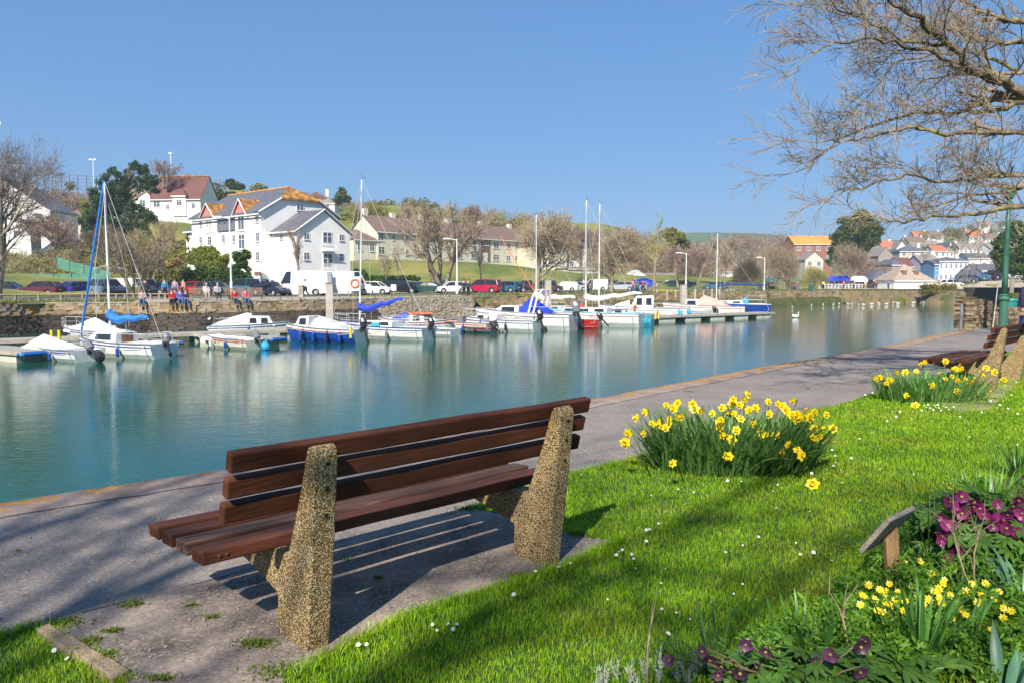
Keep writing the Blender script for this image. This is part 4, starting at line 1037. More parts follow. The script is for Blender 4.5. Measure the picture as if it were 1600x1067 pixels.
def zz(pts, Y0, Y1): return [A(1200 + x * .3466, y * .3466, Y0 + (Y1 - Y0) * i / (len(pts) - 1)) - TR for i, (x, y) in enumerate(pts)]
TB = [Vector((0, 0, -.1)), Vector((-.1, .05, 1.2)), Vector((.05, 0, 2.6)), Vector((-.1, .1, 4.2)), Vector((.1, 0, 6.2)), Vector((0, .2, 8.5))]
trunkm.tube(TB, [.42, .34, .30, .25, .18, .09], 12, cap=False)
LB = [([(1154,430),(1050,370),(900,310),(820,200),(700,110),(600,30),(500,-20)], 10.3, 9.3, .105, .022, 4.2),
      ([(1050,372),(860,310),(760,250),(560,190),(440,180),(300,200),(200,250)], 10.2, 9.0, .05, .010, None),
      ([(1154,462),(1000,500),(850,510),(680,510),(530,550),(380,600),(250,680),(170,760)], 10.6, 10.3, .055, .010, 3.4),
      ([(1154,600),(1000,600),(800,610),(660,570),(540,590),(400,640),(250,640)], 9.6, 8.8, .050, .010, 3.0),
      ([(1154,790),(1000,795),(820,820),(620,790),(480,830),(330,870)], 9.9, 9.0, .045, .009, 2.6),
      ([(1154,930),(1000,950),(850,970),(700,990),(540,1000)], 9.4, 8.6, .050, .010, 2.2),
      ([(1154,838),(1080,872),(900,885),(760,930),(650,960)], 11.0, 11.4, .045, .009, 2.4),
      ([(1154,100),(1000,80),(900,20),(850,-20)], 10.8, 11.0, .055, .02, 5.0),
      ([(1154,190),(980,190),(860,160),(700,90),(560,80)], 10.9, 11.3, .05, .01, 4.6),
      ([(820,200),(640,200),(520,130),(400,60),(250,20)], 9.8, 9.4, .035, .008, None),
      ([(1154,330),(1000,250),(900,235),(700,260),(560,290),(480,400)], 10.9, 10.6, .04, .008, 4.4)]
for pts, y0, y1, r0, r1, zt in LB:
    W_ = zz(pts, y0, y1)
    limb(mbs, W_, r0 * .68, r1 * .8, tr, 7.5, .95, 4, (0, 0, 6, 5, 3, 3))
    if zt is not None:
        e = W_[0]; s0 = Vector((0, 0, zt * .82)); md = s0.lerp(e, .5) + Vector((0, 0, .25))
        q_ = [s0, s0.lerp(md, .5) + Vector((0, .1, .05)), md, md.lerp(e, .5) + Vector((0, -.05, .0)), e]
        limb(mbs, q_, r0 * 2.0, r0 * .7, tr, 2.6, .9, 4, (0, 0, 5, 4, 3, 3))
for k in range(7):
    a = rad(-100 + 40 * k) ; z0 = 3.0 + .7 * k
    grow(mbs, (0, 0, z0), (math.cos(a), math.sin(a), .45), 5.2, .12, 1, 4, tr, (7, 8, 5, 4, 3), (.4, .9), .14, .03, rmin=.004, seg=(7, 7, 5, 4, 3, 3, 2))
obj('trunk', trunkm, M_lichen_bark, nt_, smooth=True); obj('crown', crownm, M_twig_near, nt_)
# tree behind the viewer whose shade falls across the slab
def proc_tree(name, label, loc, seed, H=8, r=.25, maxl=4, kid=(9, 7, 5, 4, 3), rmin=.006, lean=(0, 0), z0=.28, cat='tree', m1=None, m2=None):
    r_ = random.Random(seed); t = thing(name, label, cat, loc); a, b = MB(), MB()
    grow((a, b), (0, 0, -.1), (lean[0], lean[1], 1), H, r, 0, maxl, r_, kid, (.55, 1.15), .06, .02, (.45, .62), z0, rmin, seg=(9, 7, 5, 4, 3, 3, 2), gnarl=1.6)
    obj('trunk', a, m1 or M_bark, t, smooth=True); obj('crown', b, m2 or M_twig_near, t); return t
proc_tree('bare_tree', 'bare tree standing behind the near bench outside the view', (-5.2, -8.5, 0), 5, 12.5, .28, 4, (10, 7, 5, 4, 3), .007)
proc_tree('bare_tree', 'second bare tree on the lawn behind the near bench outside the view', (-5.3, -11.2, 0), 9, 12.5, .24, 4, (10, 7, 5, 4, 3), .007)

# ------------------------------------------------------------------ lamp post, litter bin, stone wall end, walker
M_green = paint('lamp green paint', (.05, .155, .10), .4); M_teal = paint('bin teal paint', (.03, .22, .22), .4); M_dteal = paint('bin lining', (.02, .05, .05), .6)
lp = G(1566.5, 519); t = thing('street_lamp', 'tall green painted lamp post with collar, beside the stone wall at the right', 'lamp post', tuple(lp))
obj('base', MB().tube([(0, 0, -.05), (0, 0, .35), (0, 0, .9), (0, 0, .93)], [.125, .115, .11, .10], 14), M_green, t, smooth=False)
obj('collar', MB().tube([(0, 0, .90), (0, 0, .94), (0, 0, .98), (0, 0, 1.03), (0, 0, 1.06), (0, 0, 1.10)], [.11, .155, .155, .12, .14, .09], 14), M_green, t)
obj('column', MB().tube([(0, 0, 1.08), (0, 0, 1.6), (0, 0, 2.2), (0, 0, 3.0), (0, 0, 3.8)], [.085, .075, .068, .06, .05], 12), M_green, t, smooth=True)
obj('lantern', MB().tube([(0, 0, 3.8), (0, 0, 3.85), (0, 0, 4.05), (0, 0, 4.12), (0, 0, 4.2)], [.06, .12, .2, .22, .03], 8), M_green, t)
bn = G(1577, 508); t = thing('litter_bin', 'teal litter bin standing right behind the green lamp post', 'litter bin', (bn.x - .05, bn.y, 0), .3)
obj('body', MB().tube([(0, 0, .02), (0, 0, .12), (0, 0, .80)], [.20, .22, .25], 16), M_teal, t); obj('rim', MB().tube([(0, 0, .80), (0, 0, .84), (0, 0, .90)], [.27, .27, .25], 16), M_teal, t); obj('opening', MB().tube([(0, 0, .895), (0, 0, .905)], [.2, .2], 16), M_dteal, t)
M_nw = mk_stonewall('near wall stone', [(.07, .05, .03), (.17, .125, .075), (.30, .23, .14), (.40, .33, .23)], 5, lichen=(.26, .19, .045), t=.62)
M_nwm = mat('wall mortar', (.10, .075, .05), (.16, .12, .08), 9, .95, gen=True)
def stone_wall_run(t, p0, p1, h0, h1, thick, rng, cw=(.14, .34), ch=(.06, .11)):
    d = (p1 - p0); L = d.length; d.normalize(); nrm = Vector((-d.y, d.x, 0)); az = math.atan2(d.y, d.x); out = []
    c = MB(); c.hexa([p0 - nrm * thick * .36, p1 - nrm * thick * .36, p1 + nrm * thick * .36, p0 + nrm * thick * .36] + [q + Vector((0, 0, hh - .03)) for q, hh in ((p0 - nrm * thick * .36, h0), (p1 - nrm * thick * .36, h1), (p1 + nrm * thick * .36, h1), (p0 + nrm * thick * .36, h0))])
    obj('core', c, M_nwm, t); z = 0.0
    while z < max(h0, h1):
        h = rng.uniform(*ch); s = -.05
        while s < L:
            w = rng.uniform(*cw); hh = h0 + (h1 - h0) * min(1, max(0, s / L)) + rng.uniform(-.03, .02)
            if z + h * .5 < hh:
                for sd_ in (-1, 1) if thick > .3 else (0,):
                    out.append(Matrix.Translation(p0 + d * (s + w / 2) + nrm * sd_ * thick * .30 + Vector((0, 0, z + h / 2))) @ Matrix.Rotation(az + rng.uniform(-.06, .06), 4, 'Z') @ Matrix.Diagonal((w * .95, thick * (.42 if sd_ else 1.0), h * .93, 1)))
            s += w
        z += h
    return out
nw = thing('stone_wall', 'low lichened rubble stone wall at the waterside end of the near path', 'stone wall', (0, 0, 0))
rn = random.Random(31); w0 = G(1506, 514); w1 = G(1541, 512); w2 = G(1568, 512); 
ms_ = stone_wall_run(nw, w0, w1, .98, .74, .55, rn) + stone_wall_run(nw, Vector((w1.x, w1.y, 0)), Vector((24, 27.5, 0)), .60, .62, .4, rn)
def camd(M_): v = M_.translation; return (v.y, ) 
ms_.sort(key=lambda M_: (M_.translation.x > 17, M_.translation.y))
stn = [v.mesh('stone', [M_nw]) for v in stone_vars]; rs_ = MB(); rv = []
for i, M_ in enumerate(ms_):
    if i < 300:
        o = bpy.data.objects.new('stone', stn[i % 8]); COL.objects.link(o); o.parent = nw; o.matrix_basis = M_
    else: rs_.add([M_ @ Vector(p) for p in stone_vars[i % 8].v], stone_vars[i % 8].f); rv += [rn.random()] * 8
if rs_.v: o = obj('stones', rs_, M_nw, nw); stuff(o); o.data.attributes.new('rnd', 'FLOAT', 'POINT').data.foreach_set('value', rv)
mk = MB(); mk.tube([G(1501, 516, 0) + Vector((0, 0, -1.6)), G(1501, 516, 0) + Vector((0, 0, .78))], [.035, .035], 8)
tag(obj('mooring_pole', mk, paint('grey steel', (.25, .27, .30), .4)), 'thin grey steel pole at the water edge beside the near stone wall', 'pole')
tp = thing('leaning_pole', 'slim pale pole leaning beside the green lamp post', 'pole', tuple(G(1551, 514)))
obj('pole', MB().tube([(0, 0, 0), (.22, .2, 1.28)], [.018, .014], 6), paint('pale pole', (.5, .47, .42), .6), tp)
# ------------------------------------------------------------------ boats
M_gel = mat('white gelcoat', (.66, .66, .62), (.80, .80, .77), 3, .35, c3=(.50, .44, .32), s3=1.2, t3=.63)
M_gelc = mat('cream gelcoat', (.62, .58, .47), (.76, .72, .62), 3, .4, c3=(.45, .38, .24), s3=1.2, t3=.60)
M_cov = mat('grey boat cover', (.36, .37, .39), (.50, .51, .52), 3, .8, .4, 9)
M_covw = mat('white boat cover', (.66, .66, .66), (.82, .81, .79), 3, .8, .4, 9)
M_covb = mat('blue sail cover', (.01, .12, .42), (.02, .20, .58), 4, .7, .4, 9)
M_covn = mat('royal blue cover', (.01, .03, .40), (.015, .06, .60), 4, .7, .4, 9)
M_cov_lb = mat('light blue bag', (.02, .25, .62), (.04, .40, .80), 4, .6, .4, 9)
M_blue = paint('blue hull paint', (.01, .06, .32), .3); M_red = paint('red hull paint', (.50, .02, .02), .3); M_lblue = paint('sky blue hull paint', (.06, .42, .62), .35)
M_dark = M_dark
M_black = paint('black plastic', (.02, .02, .022), .35); M_greyp = paint('grey plastic', (.18, .19, .21), .4); M_alu = paint('mast alloy', (.72, .72, .70), .35); M_steel = paint('rail steel', (.5, .5, .5), .3)
M_win = mat('dark window', (.02, .025, .03), rough=.1, spec=.6); M_antif = paint('antifoul line', (.16, .05, .04), .6)
M_teak = mat('brown wood trim', (.18, .08, .04), (.3, .15, .08), 6, .6); M_orange = paint('orange paint', (.70, .16, .05), .5); M_pink = mat('salmon cover', (.62, .30, .23), (.74, .42, .34), 3, .8, .4, 9)
M_yel = paint('yellow paint', (.85, .60, .02), .5); M_neon = paint('neon yellow buoy', (.75, .85, .01), .4); M_rope = mat('rope', (.45, .42, .36), rough=.9)
M_deckw = mat('boat deck', (.50, .49, .45), (.66, .65, .61), 5, .7)
M_rbuoy = paint('red buoy', (.75, .06, .03), .4); M_bbuoy = paint('blue buoy', (.01, .08, .65), .4); M_pbuoy = paint('purple buoy', (.12, .03, .5), .4)
def boat(label, px, py, L, B, H, head, hull=None, name='motor_boat', cat='boat', open_=False, stripe=None, group=None, waterline=True, sharp=1.0, blueband=None):
    """root at the middle of the waterline; local x towards the bow"""
    H = H * 1.12; c = G(px, py, ZW); t = thing(name, label, cat, tuple(c), rad(head), group); n = 12; k = 6; vs = []
    st = []
    for i in range(n + 1):
        u = i / n
        b = B / 2 * (max(0, 1 - max(0, (u - .38) / .62) ** (2.1 / sharp)) if u > .38 else .86 + .14 * (1 - ((.38 - u) / .38) ** 2))
        b = max(b, .015); zt = H * (1 + .32 * u * u); x = -L / 2 + L * u * .94; rk = L * .06 * u ** 3
        st.append((x, b, zt, rk))
    def row(x, b, zt, rk): return [(x + rk, b, zt), (x + rk * .8, b * .97, zt * .72), (x + rk * .35, b * .88, zt * .30), (x, b * .70, -.02), (x - rk, b * .30, -.22), (x - rk, .0, -.30)]
    for s in st:
        r_ = row(*s); vs += r_ + [(x, -y, z) for x, y, z in reversed(r_[:-1])]
    w = 11; mb = MB(); bi = 0
    fs, ms = [], []
    for i in range(n):
        for j in range(w - 1):
            mb.f.append((i * w + j, (i + 1) * w + j, (i + 1) * w + j + 1, i * w + j + 1)); mb.m.append(1 if (blueband and j in (2, 7, 1, 8) ) else (2 if j in (3, 6) and waterline else 0))
    mb.v = vs; mb.f.append(tuple(range(w - 1, -1, -1))); mb.m.append(0); mb.f.append(tuple(n * w + j for j in range(w))); mb.m.append(0)
    obj('hull', mb, [hull or M_gel, blueband or M_gel, M_antif], t, smooth=False)
    # deck or cockpit floor
    dk = MB(); zf = .12 if open_ else None; vs = []
    for (x, b, zt, rk) in st:
        z = zt - .03 if not open_ else min(zt - .04, .16)
        vs += [(x + rk, b * (.99 if not open_ else .86), z), (x + rk, -b * (.99 if not open_ else .86), z)]
    dk.add(vs, [(i * 2 + 1, i * 2 + 3, i * 2 + 2, i * 2) for i in range(n)])
    if open_:
        vi = []
        for (x, b, zt, rk) in st: vi += [(x + rk, b * .99, zt), (x + rk, b * .86, .16), (x + rk, -b * .86, .16), (x + rk, -b * .99, zt)]
        dk.add(vi, [(i * 4, i * 4 + 1, i * 4 + 5, i * 4 + 4) for i in range(n)] + [(i * 4 + 2, i * 4 + 3, i * 4 + 7, i * 4 + 6) for i in range(n)])
        obj('cockpit', dk, M_deckw, t)
        for x in (-.22 * L, .08 * L): obj('thwart', MB().box((x, 0, H * .62), (.22, B * .84, .04)), M_teak if hull is M_gelc else M_deckw, t)
    else: obj('deck', dk, M_deckw, t)
    for s in (1, -1): obj('gunwale', MB().tube([(x + rk, s * (b + .012), zt + .005) for x, b, zt, rk in st], .028, 5), stripe or M_greyp, t)
    t['L'] = L; t['B'] = B; t['H'] = H; t.scale = (1.1, 1.1, 1.1)
    rb = random.Random(int(px))
    sm_ = rb.choice([M_blue, M_red, M_black, M_greyp, M_blue])
    for s_ in (1, -1): obj('side_stripe', MB().tube([(x + rk, s_ * (b * .985 + .006), zt * .80) for x, b, zt, rk in st], .022, 4), sm_, t)
    if not open_:
        obj('deck_hatch', MB().bb(L * .24, L * .33, -.2, .2, H * 1.05, H * 1.05 + .06), M_greyp, t, bevel=.015)
        for s_ in (1, -1): obj('handrail', MB().tube([(-L * .42, s_ * B * .44, H), (-L * .42, s_ * B * .44, H + .42), (-L * .12, s_ * B * .47, H + .42), (-L * .10, s_ * B * .47, H)], .016, 4), M_steel, t)
    else:
        obj('tiller', MB().tube([(-L * .5, 0, H + .1), (-L * .34, .1, H + .18)], .02, 4), M_black, t)
        obj('fuel_can', MB().box((-L * .36, B * .2, .30), (.35, .22, .26)), rb.choice([M_red, M_rbuoy, M_black]), t, bevel=.02)
    for s_, fx in ((1, -.18), (1, .16), (-1, .0)):
        x = L * fx; i_ = int((x + L / 2) / (L * .94) * n); b = st[min(n, i_)][1]; zt = st[min(n, i_)][2]
        obj('fender', MB().tube([(x, s_ * (b + .02), zt), (x, s_ * (b + .06), zt * .75), (x, s_ * (b + .09), zt * .65), (x, s_ * (b + .08), zt * .2), (x, s_ * (b + .06), zt * .12)], [.012, .02, .075, .075, .03], 6), rb.choice([M_gel, M_blue, M_black, M_greyp]), t)
    obj('mooring_rope', MB().tube([(L * .40, 0, H * 1.3), (L * .52, rb.uniform(-.3, .3), H * .8), (L * .66, rb.uniform(-.6, .6), .48)], .018, 4), M_rope, t)
    obj('mooring_rope', MB().tube([(-L * .44, B * .36, H), (-L * .46, B * .62, H * .7), (-L * .42, B * .95, .48)], .018, 4), M_rope, t)
    return t
def LBH(t): return t['L'], t['B'], t['H']
def outboard(t, cowl=None, tilt=0.0, y=0.0, sc=1.0, bag=None):
    L, B, H = LBH(t); o = MB(); q = Matrix.Rotation(tilt, 3, 'Y')
    def P(x, z): v = q @ Vector((x, 0, z)); return (-L / 2 - .18 * sc + v.x * sc, y, H + v.z * sc)
    o.tube([P(0.05, .05), P(0, .12), P(-.03, .35), P(0, .50), P(.06, .56)], [.08 * sc, .17 * sc, .19 * sc, .15 * sc, .05 * sc], 8)
    c = obj('outboard_engine', o, cowl or M_black, t)
    obj('engine_leg', MB().tube([P(0, .1), P(-.02, -.35), P(-.03, -.62)], [.07 * sc, .055 * sc, .05 * sc], 6), M_black if cowl is not M_gel else M_greyp, c)
    pr = MB(); pc = Vector(P(-.06, -.6))
    for k in range(3):
        a = 2.1 * k; pr.box(pc + Vector((0, math.cos(a) * .07, math.sin(a) * .07)), (.02, .07, .12), rx=a)
    obj('propeller', pr, M_black, c)
    obj('bracket', MB().bb(-L / 2 - .10, -L / 2 + .05, y - .1, y + .1, H - .15, H + .10), M_black, c)
    if bag: obj('prop_bag', MB().ball(P(-.12, -.55), (.22, .2, .24), 8, 6, jit=.1), bag, c)
def cabin(t, x0, x1, w0, w1, h, zb=None, m=None, wins=2, front=True, rake=.35, roof=None):
    L, B, H = LBH(t); z0 = zb if zb is not None else H * 1.0; z1 = z0 + h; mb = MB()
    mb.hexa([(x0, -w0 / 2, z0), (x1, -w1 / 2, z0), (x1, w1 / 2, z0), (x0, w0 / 2, z0), (x0, -w0 * .42, z1), (x1 - rake, -w1 * .38, z1 * .98), (x1 - rake, w1 * .38, z1 * .98), (x0, w0 * .42, z1)])
    c = obj('cabin', mb, m or M_gel, t, bevel=.04)
    if roof: obj('cabin_roof', MB().bb(x0 - .05, x1 - rake + .05, -w0 * .44, w0 * .44, z1 - .01, z1 + .06), roof, c, bevel=.02)
    for s in (1, -1):
        for k in range(wins):
            a = x0 + (x1 - rake * .8 - x0) * (k + .18) / wins; b = x0 + (x1 - rake * .8 - x0) * (k + .82) / wins
            def yy(x, f):
                u = (x - x0) / (x1 - x0); return s * ((w0 / 2 + (w1 / 2 - w0 / 2) * u) * (1 - f) + (w0 * .42 + (w1 * .38 - w0 * .42) * u) * f + .012)
            p = [(a, yy(a, .35), z0 + h * .35), (b, yy(b, .35), z0 + h * .35), (b - .04, yy(b, .85), z0 + h * .82), (a + .03, yy(a, .85), z0 + h * .85)]
            q_ = [(x, y - s * .03, z) for x, y, z in p]
            obj('window', MB().hexa(p + q_), M_win, c)
    if front:
        p = [(x1 + .01 - rake * .35, -w1 * .34, z0 + h * .38), (x1 + .01 - rake * .35, w1 * .34, z0 + h * .38), (x1 + .012 - rake * .85, w1 * .31, z0 + h * .86), (x1 + .012 - rake * .85, -w1 * .31, z0 + h * .86)]
        obj('windscreen', MB().hexa(p + [(x - .04, y, z) for x, y, z in p]), M_win, c)
    return c
def mast(t, x, ztop, boom=2.2, cover=None, zb=None, stays=True, r=.05, jib=None, tilt=0.0, thick=.13, boomrise=.15):
    L, B, H = LBH(t); z0 = zb or H
    obj('mast', MB().tube([(x, 0, z0 - .1), (x + tilt * .5, 0, ztop * .5), (x + tilt, 0, ztop)], [r, r, r * .8], 7), M_alu, t)
    obj('masthead', MB().tube([(x + tilt - .25, 0, ztop + .12), (x + tilt, 0, ztop), (x + tilt, 0, ztop + .35)], .012, 4), M_black, t)
    zbm = z0 + .55
    if boom:
        bo = obj('boom', MB().tube([(x, 0, zbm), (x - boom, 0, zbm + boomrise)], .035, 6), M_alu, t)
        if cover:
            n = 8; obj('sail_cover', MB().tube([(x + .03, 0, zbm + .55)] + [(x - .03 - boom * .97 * i / n, 0, zbm + .06 + boomrise * i / n + (.22 if i == 0 else .05 * math.sin(i * 2.1))) for i in range(n + 1)], [.05] + [thick * (1.35 - .8 * i / n) for i in range(n + 1)], 8, flat=1.0), cover, bo)
    if stays:
        s = .011
        obj('forestay', MB().tube([(x + tilt, 0, ztop), (L / 2 - .1, 0, H * 1.3)], s if not jib else .055, 5), jib or M_steel, t)
        obj('backstay', MB().tube([(x + tilt, 0, ztop), (-L / 2 + .1, 0, H)], s, 4), M_steel, t)
        for sg in (1, -1): obj('shroud', MB().tube([(x + tilt, 0, ztop * .95), (x - .15, sg * B * .42, ztop * .5), (x - .2, sg * B * .46, H)], s, 4), M_steel, t)
        obj('spreader', MB().tube([(x - .1, -B * .42, ztop * .5), (x, 0, ztop * .52), (x - .1, B * .42, ztop * .5)], .015, 4), M_alu, t)
def rail(t, bow=True, h=.5):
    L, B, H = LBH(t); mb = MB(); zt = H * 1.22
    if bow:
        P = [(L * .22, B * .40, zt), (L * .38, B * .22, zt + .03), (L * .455, 0, zt + .06), (L * .38, -B * .22, zt + .03), (L * .22, -B * .40, zt)]
    else: P = [(-L * .2, B * .45, H), (-L * .44, B * .42, H), (-L * .47, 0, H), (-L * .44, -B * .42, H), (-L * .2, -B * .45, H)]
    mb.tube([(x, y, z + h) for x, y, z in P], .018, 5)
    mb.tube([(x, y, z + h * .5) for x, y, z in P], .010, 4)
    for x, y, z in P: mb.tube([(x, y, z), (x, y, z + h)], .014, 4)
    obj('bow_rail' if bow else 'stern_rail', mb, M_steel, t)
def tarp(t, x0, x1, w, z0, zr, m, name='boat_cover', peak=.5, n=10, droop=.12):
    """draped ridge cover"""
    mb = MB(); vs = []; r_ = random.Random(int(x1 * 100))
    for i in range(n + 1):
        u = i / n; x = x0 + (x1 - x0) * u; k = (u / peak if u < peak else (1 - u) / (1 - peak)); k = max(0, k) ** .8
        ww = w * (.80 + .2 * math.sin(math.pi * min(1, u + .15))) if u < .75 else w * (1 - (u - .75) * 1.6)
        zz_ = z0 + (zr - z0) * k
        vs += [(x, ww / 2, z0 - droop), (x, ww / 2 * .99, z0 + .02), (x, ww * .28, z0 + (zz_ - z0) * .62 + r_.uniform(-.03, .02)), (x, 0, zz_ + r_.uniform(-.015, .015)), (x, -ww * .28, z0 + (zz_ - z0) * .62 + r_.uniform(-.03, .02)), (x, -ww / 2 * .99, z0 + .02), (x, -ww / 2, z0 - droop)]
    mb.add(vs, [(i * 7 + j, i * 7 + j + 1, (i + 1) * 7 + j + 1, (i + 1) * 7 + j) for i in range(n) for j in range(6)] + [(0, 6, 5, 4, 3, 2, 1), tuple(n * 7 + j for j in range(7))])
    return obj(name, mb, m, t, smooth=False)
def buoy(label, px, py, m, r=.28, group=None):
    p = G(px, py, ZW); t = thing('buoy', label, 'buoy', (p.x, p.y, ZW), 0, group)
    obj('float', MB().ball((0, 0, r * .65), r, 12, 8), m, t, smooth=True); obj('ring', MB().tube([(0, 0, r * 1.5), (0, 0, r * 1.85)], [r * .22, r * .16], 8), m, t)
HD = 132
t = boat('small white open boat with a white tent cover and tipped up dark outboard, leftmost', 95, 561, 3.9, 1.6, .42, 152, M_gel, open_=True)
tarp(t, -.9, 2.0, 1.5, .50, 1.05, M_covw, peak=.72); outboard(t, M_greyp, .9, sc=.95, bag=M_black); obj('side_name', MB().box((.1, .815, .30), (.9, .012, .08)), M_teak, t)
t = boat('small white sailing boat with blue sail cover and brown cabin doors at the left', 190, 556, 4.9, 1.9, .55, 160, M_gel, name='sailing_boat', stripe=M_greyp)
cabin(t, -.35, 1.7, 1.35, .8, .52, .55, wins=1, rake=.5); obj('cabin_doors', MB().box((-.37, 0, .72), (.03, .62, .60)), M_teak, t)
mast(t, .60, 7.6, 2.2, M_covb, .95, jib=M_covb, thick=.17); rail(t); outboard(t, M_greyp, .2, sc=.8); obj('cockpit_seat', MB().bb(-2.0, -.5, -.7, .7, .5, .60), M_deckw, t)
t = boat('white boat under a pale grey ridge tent behind the blue-covered sailing boat', 140, 531, 5.0, 1.9, .5, 150, M_gel)
tarp(t, -2.2, 1.6, 1.8, .55, 1.30, M_covw, peak=.42); rail(t)
t = boat('white cabin cruiser half covered by a pointed grey tarpaulin behind the walkway', 392, 524, 4.6, 1.9, .55, 12, M_gel)
cabin(t, -.1, 1.5, 1.5, 1.0, .62, .55, wins=2, rake=.4); tarp(t, -2.4, .35, 1.75, .56, 1.45, M_cov, peak=.88); outboard(t, M_black, .5)
t = boat('small cream open dinghy with a bright blue bag on its propeller', 360, 543, 3.7, 1.55, .42, 150, M_gelc, open_=True)
outboard(t, M_greyp, .75, sc=.95, bag=M_cov_lb); tarp(t, .2, 1.7, 1.2, .48, .66, M_covw, peak=.4)
t = boat('white boat with blue lower hull and grey canopy beside the yellow buoy', 505, 533, 4.7, 1.9, .62, 162, M_gel, blueband=M_blue)
cabin(t, .5, 1.6, 1.45, 1.0, .72, .66, wins=1, rake=.35); tarp(t, -2.25, .8, 1.75, .68, 1.42, M_cov, peak=.86); outboard(t, M_black, .25, sc=1.15)
for k, x in enumerate((-1.6, -.8, 0, .8)): obj('fender', MB().tube([(x, .96, .60), (x, .99, .45), (x, 1.0, .12), (x, .99, .02)], [.02, .09, .09, .03], 8), M_blue, t)
buoy('fluorescent yellow mooring buoy at the stern of the blue-hulled boat', 556, 534, M_neon, .36)
t = boat('white yacht with royal blue sail cover rising to the right', 592, 529, 6.4, 2.2, .62, 160, M_gel, name='sailing_boat', stripe=M_blue)
cabin(t, -1.2, 1.4, 1.45, .8, .38, .66, wins=2, rake=.5); mast(t, 1.25, 9.05, 2.9, M_covn, .95, tilt=-.28, thick=.15, boomrise=.75); rail(t); rail(t, False); outboard(t, M_black, .2)
obj('hatch', MB().box((-.2, .74, .82), (.5, .02, .26)), M_cov_lb, t)
t = boat('cabin boat with orange roof and deck next to the rubble wall', 652, 520, 5.2, 2.0, .58, 12, M_gel)
cabin(t, -.5, 1.3, 1.6, 1.1, .62, .58, wins=2, rake=.4, roof=M_orange); obj('foredeck_paint', MB().box((1.6, 0, .70), (1.3, .9, .03)), M_orange, t); tarp(t, -2.4, -.6, 1.7, .6, .85, M_covn, peak=.5); obj('ramp_rail', MB().tube([(.9, .5, 1.2), (.9, .5, 1.75)], .02, 4), M_steel, t)
t = boat('cream open launch with a white outboard engine', 716, 518, 4.7, 1.9, .55, 158, M_gelc, open_=True); outboard(t, M_gel, .45, sc=1.2)
obj('console', MB().box((-.2, 0, .75), (.5, .6, .5)), M_greyp, t)
t = boat('dark grey inflatable dinghy beside the cream launch', 738, 519, 3.0, 1.5, .3, 160, M_greyp, open_=True); outboard(t, M_black, .9, sc=.9)
t = boat('white sports cruiser with black outboard and blue buoy at its stern', 778, 517, 5.6, 2.1, .65, 158, M_gel); cabin(t, -.2, 2.0, 1.7, .9, .42, .68, wins=2, rake=.7); rail(t); outboard(t, M_black, .25, sc=1.3)
buoy('deep blue round buoy hanging beside the black outboard engine', 808, 516, M_bbuoy, .42)
t = boat('white motor cruiser with blue canopy under a white radar arch', 818, 514, 6.4, 2.4, .85, 158, M_gel, stripe=M_greyp)
cabin(t, .0, 2.2, 1.9, 1.0, .55, .88, wins=1, rake=.9); tarp(t, -1.9, .4, 1.9, 1.0, 1.95, M_covn, peak=.6, droop=.0)
for x in (-.7, -1.0): obj('radar_arch', MB().tube([(x, 1.05, .9), (x - .25, .95, 2.0), (x - .4, .6, 2.35), (x - .4, -.6, 2.35), (x - .25, -.95, 2.0), (x, -1.05, .9)], .06, 6), M_gel, t)
outboard(t, M_greyp, .35, sc=1.4)
t.scale = (1.25,) * 3; obj('whip_aerial', MB().tube([(-.9, .6, 2.3), (1.3, .6, 5.6)], .025, 4), M_orange, t)
t = boat('yacht with white sail cover moored behind the radar arch cruiser', 862, 497, 6.8, 2.2, .65, 150, M_gel, name='sailing_boat'); cabin(t, -1.2, 1.5, 1.5, .9, .4, .7, rake=.5); mast(t, 1.6, 9.3, 4.0, M_covw, 1.2, thick=.20, boomrise=.1); obj('pulpit_cover', MB().box((-2.9, 0, 1.0), (.5, .5, .5)), M_rbuoy, t)
t = boat('small bright red hulled boat with a black outboard', 886, 513, 4.6, 1.8, .58, 165, M_red, open_=True, waterline=False); outboard(t, M_black, .7)
buoy('red mooring buoy left of the sky blue stern', 913, 510, M_rbuoy, .33)
t = boat('long white yacht with two boarding rails and a tall mast, blue line on its hull', 915, 509, 8.4, 2.5, .85, 158, M_gel, name='sailing_boat', stripe=M_lblue)
cabin(t, -1.8, 2.2, 1.7, 1.0, .45, .9, wins=3, rake=.6); mast(t, .0, 9.2, 4.2, M_covw, 1.3, thick=.16, boomrise=.55); rail(t); rail(t, False); obj('lifebuoy', MB().tube([(-3.8 + 0 * a, .5 + .22 * math.cos(a), 1.35 + .22 * math.sin(a)) for a in [i * .6283 for i in range(11)]], .06, 6), M_orange, t)
t = boat('white yacht with sky blue stern between the long yacht and the cabin boat', 962, 508, 5.6, 2.2, .75, 160, M_lblue, name='sailing_boat'); cabin(t, -.8, 1.5, 1.5, .9, .42, .8, rake=.5); mast(t, 1.3, 9.1, 0, None, 1.2)
t = boat('white half decker with tall wheelhouse windows and pointed foredeck cover', 1003, 499, 7.6, 2.6, .85, 168, M_gel)
cabin(t, -1.0, 1.1, 1.9, 1.5, 1.25, .8, wins=2, rake=.6); tarp(t, .9, 3.0, 1.6, .9, 1.7, M_covw, peak=.05)
t = boat('low tender with a green and blue covered outboard at the walkway end', 1043, 499, 3.6, 1.5, .4, 160, M_gel, open_=True); outboard(t, M_cov_lb, .6)
t = boat('small white launch with a black outboard left of the salmon canopy boat', 1074, 497, 4.6, 1.7, .5, 162, M_gel, open_=True); outboard(t, M_black, .5)
t = boat('grey dinghy tucked beside the half decker stern', 1030, 501, 3.4, 1.5, .36, 160, M_greyp, open_=True); outboard(t, M_cov_lb, .6)
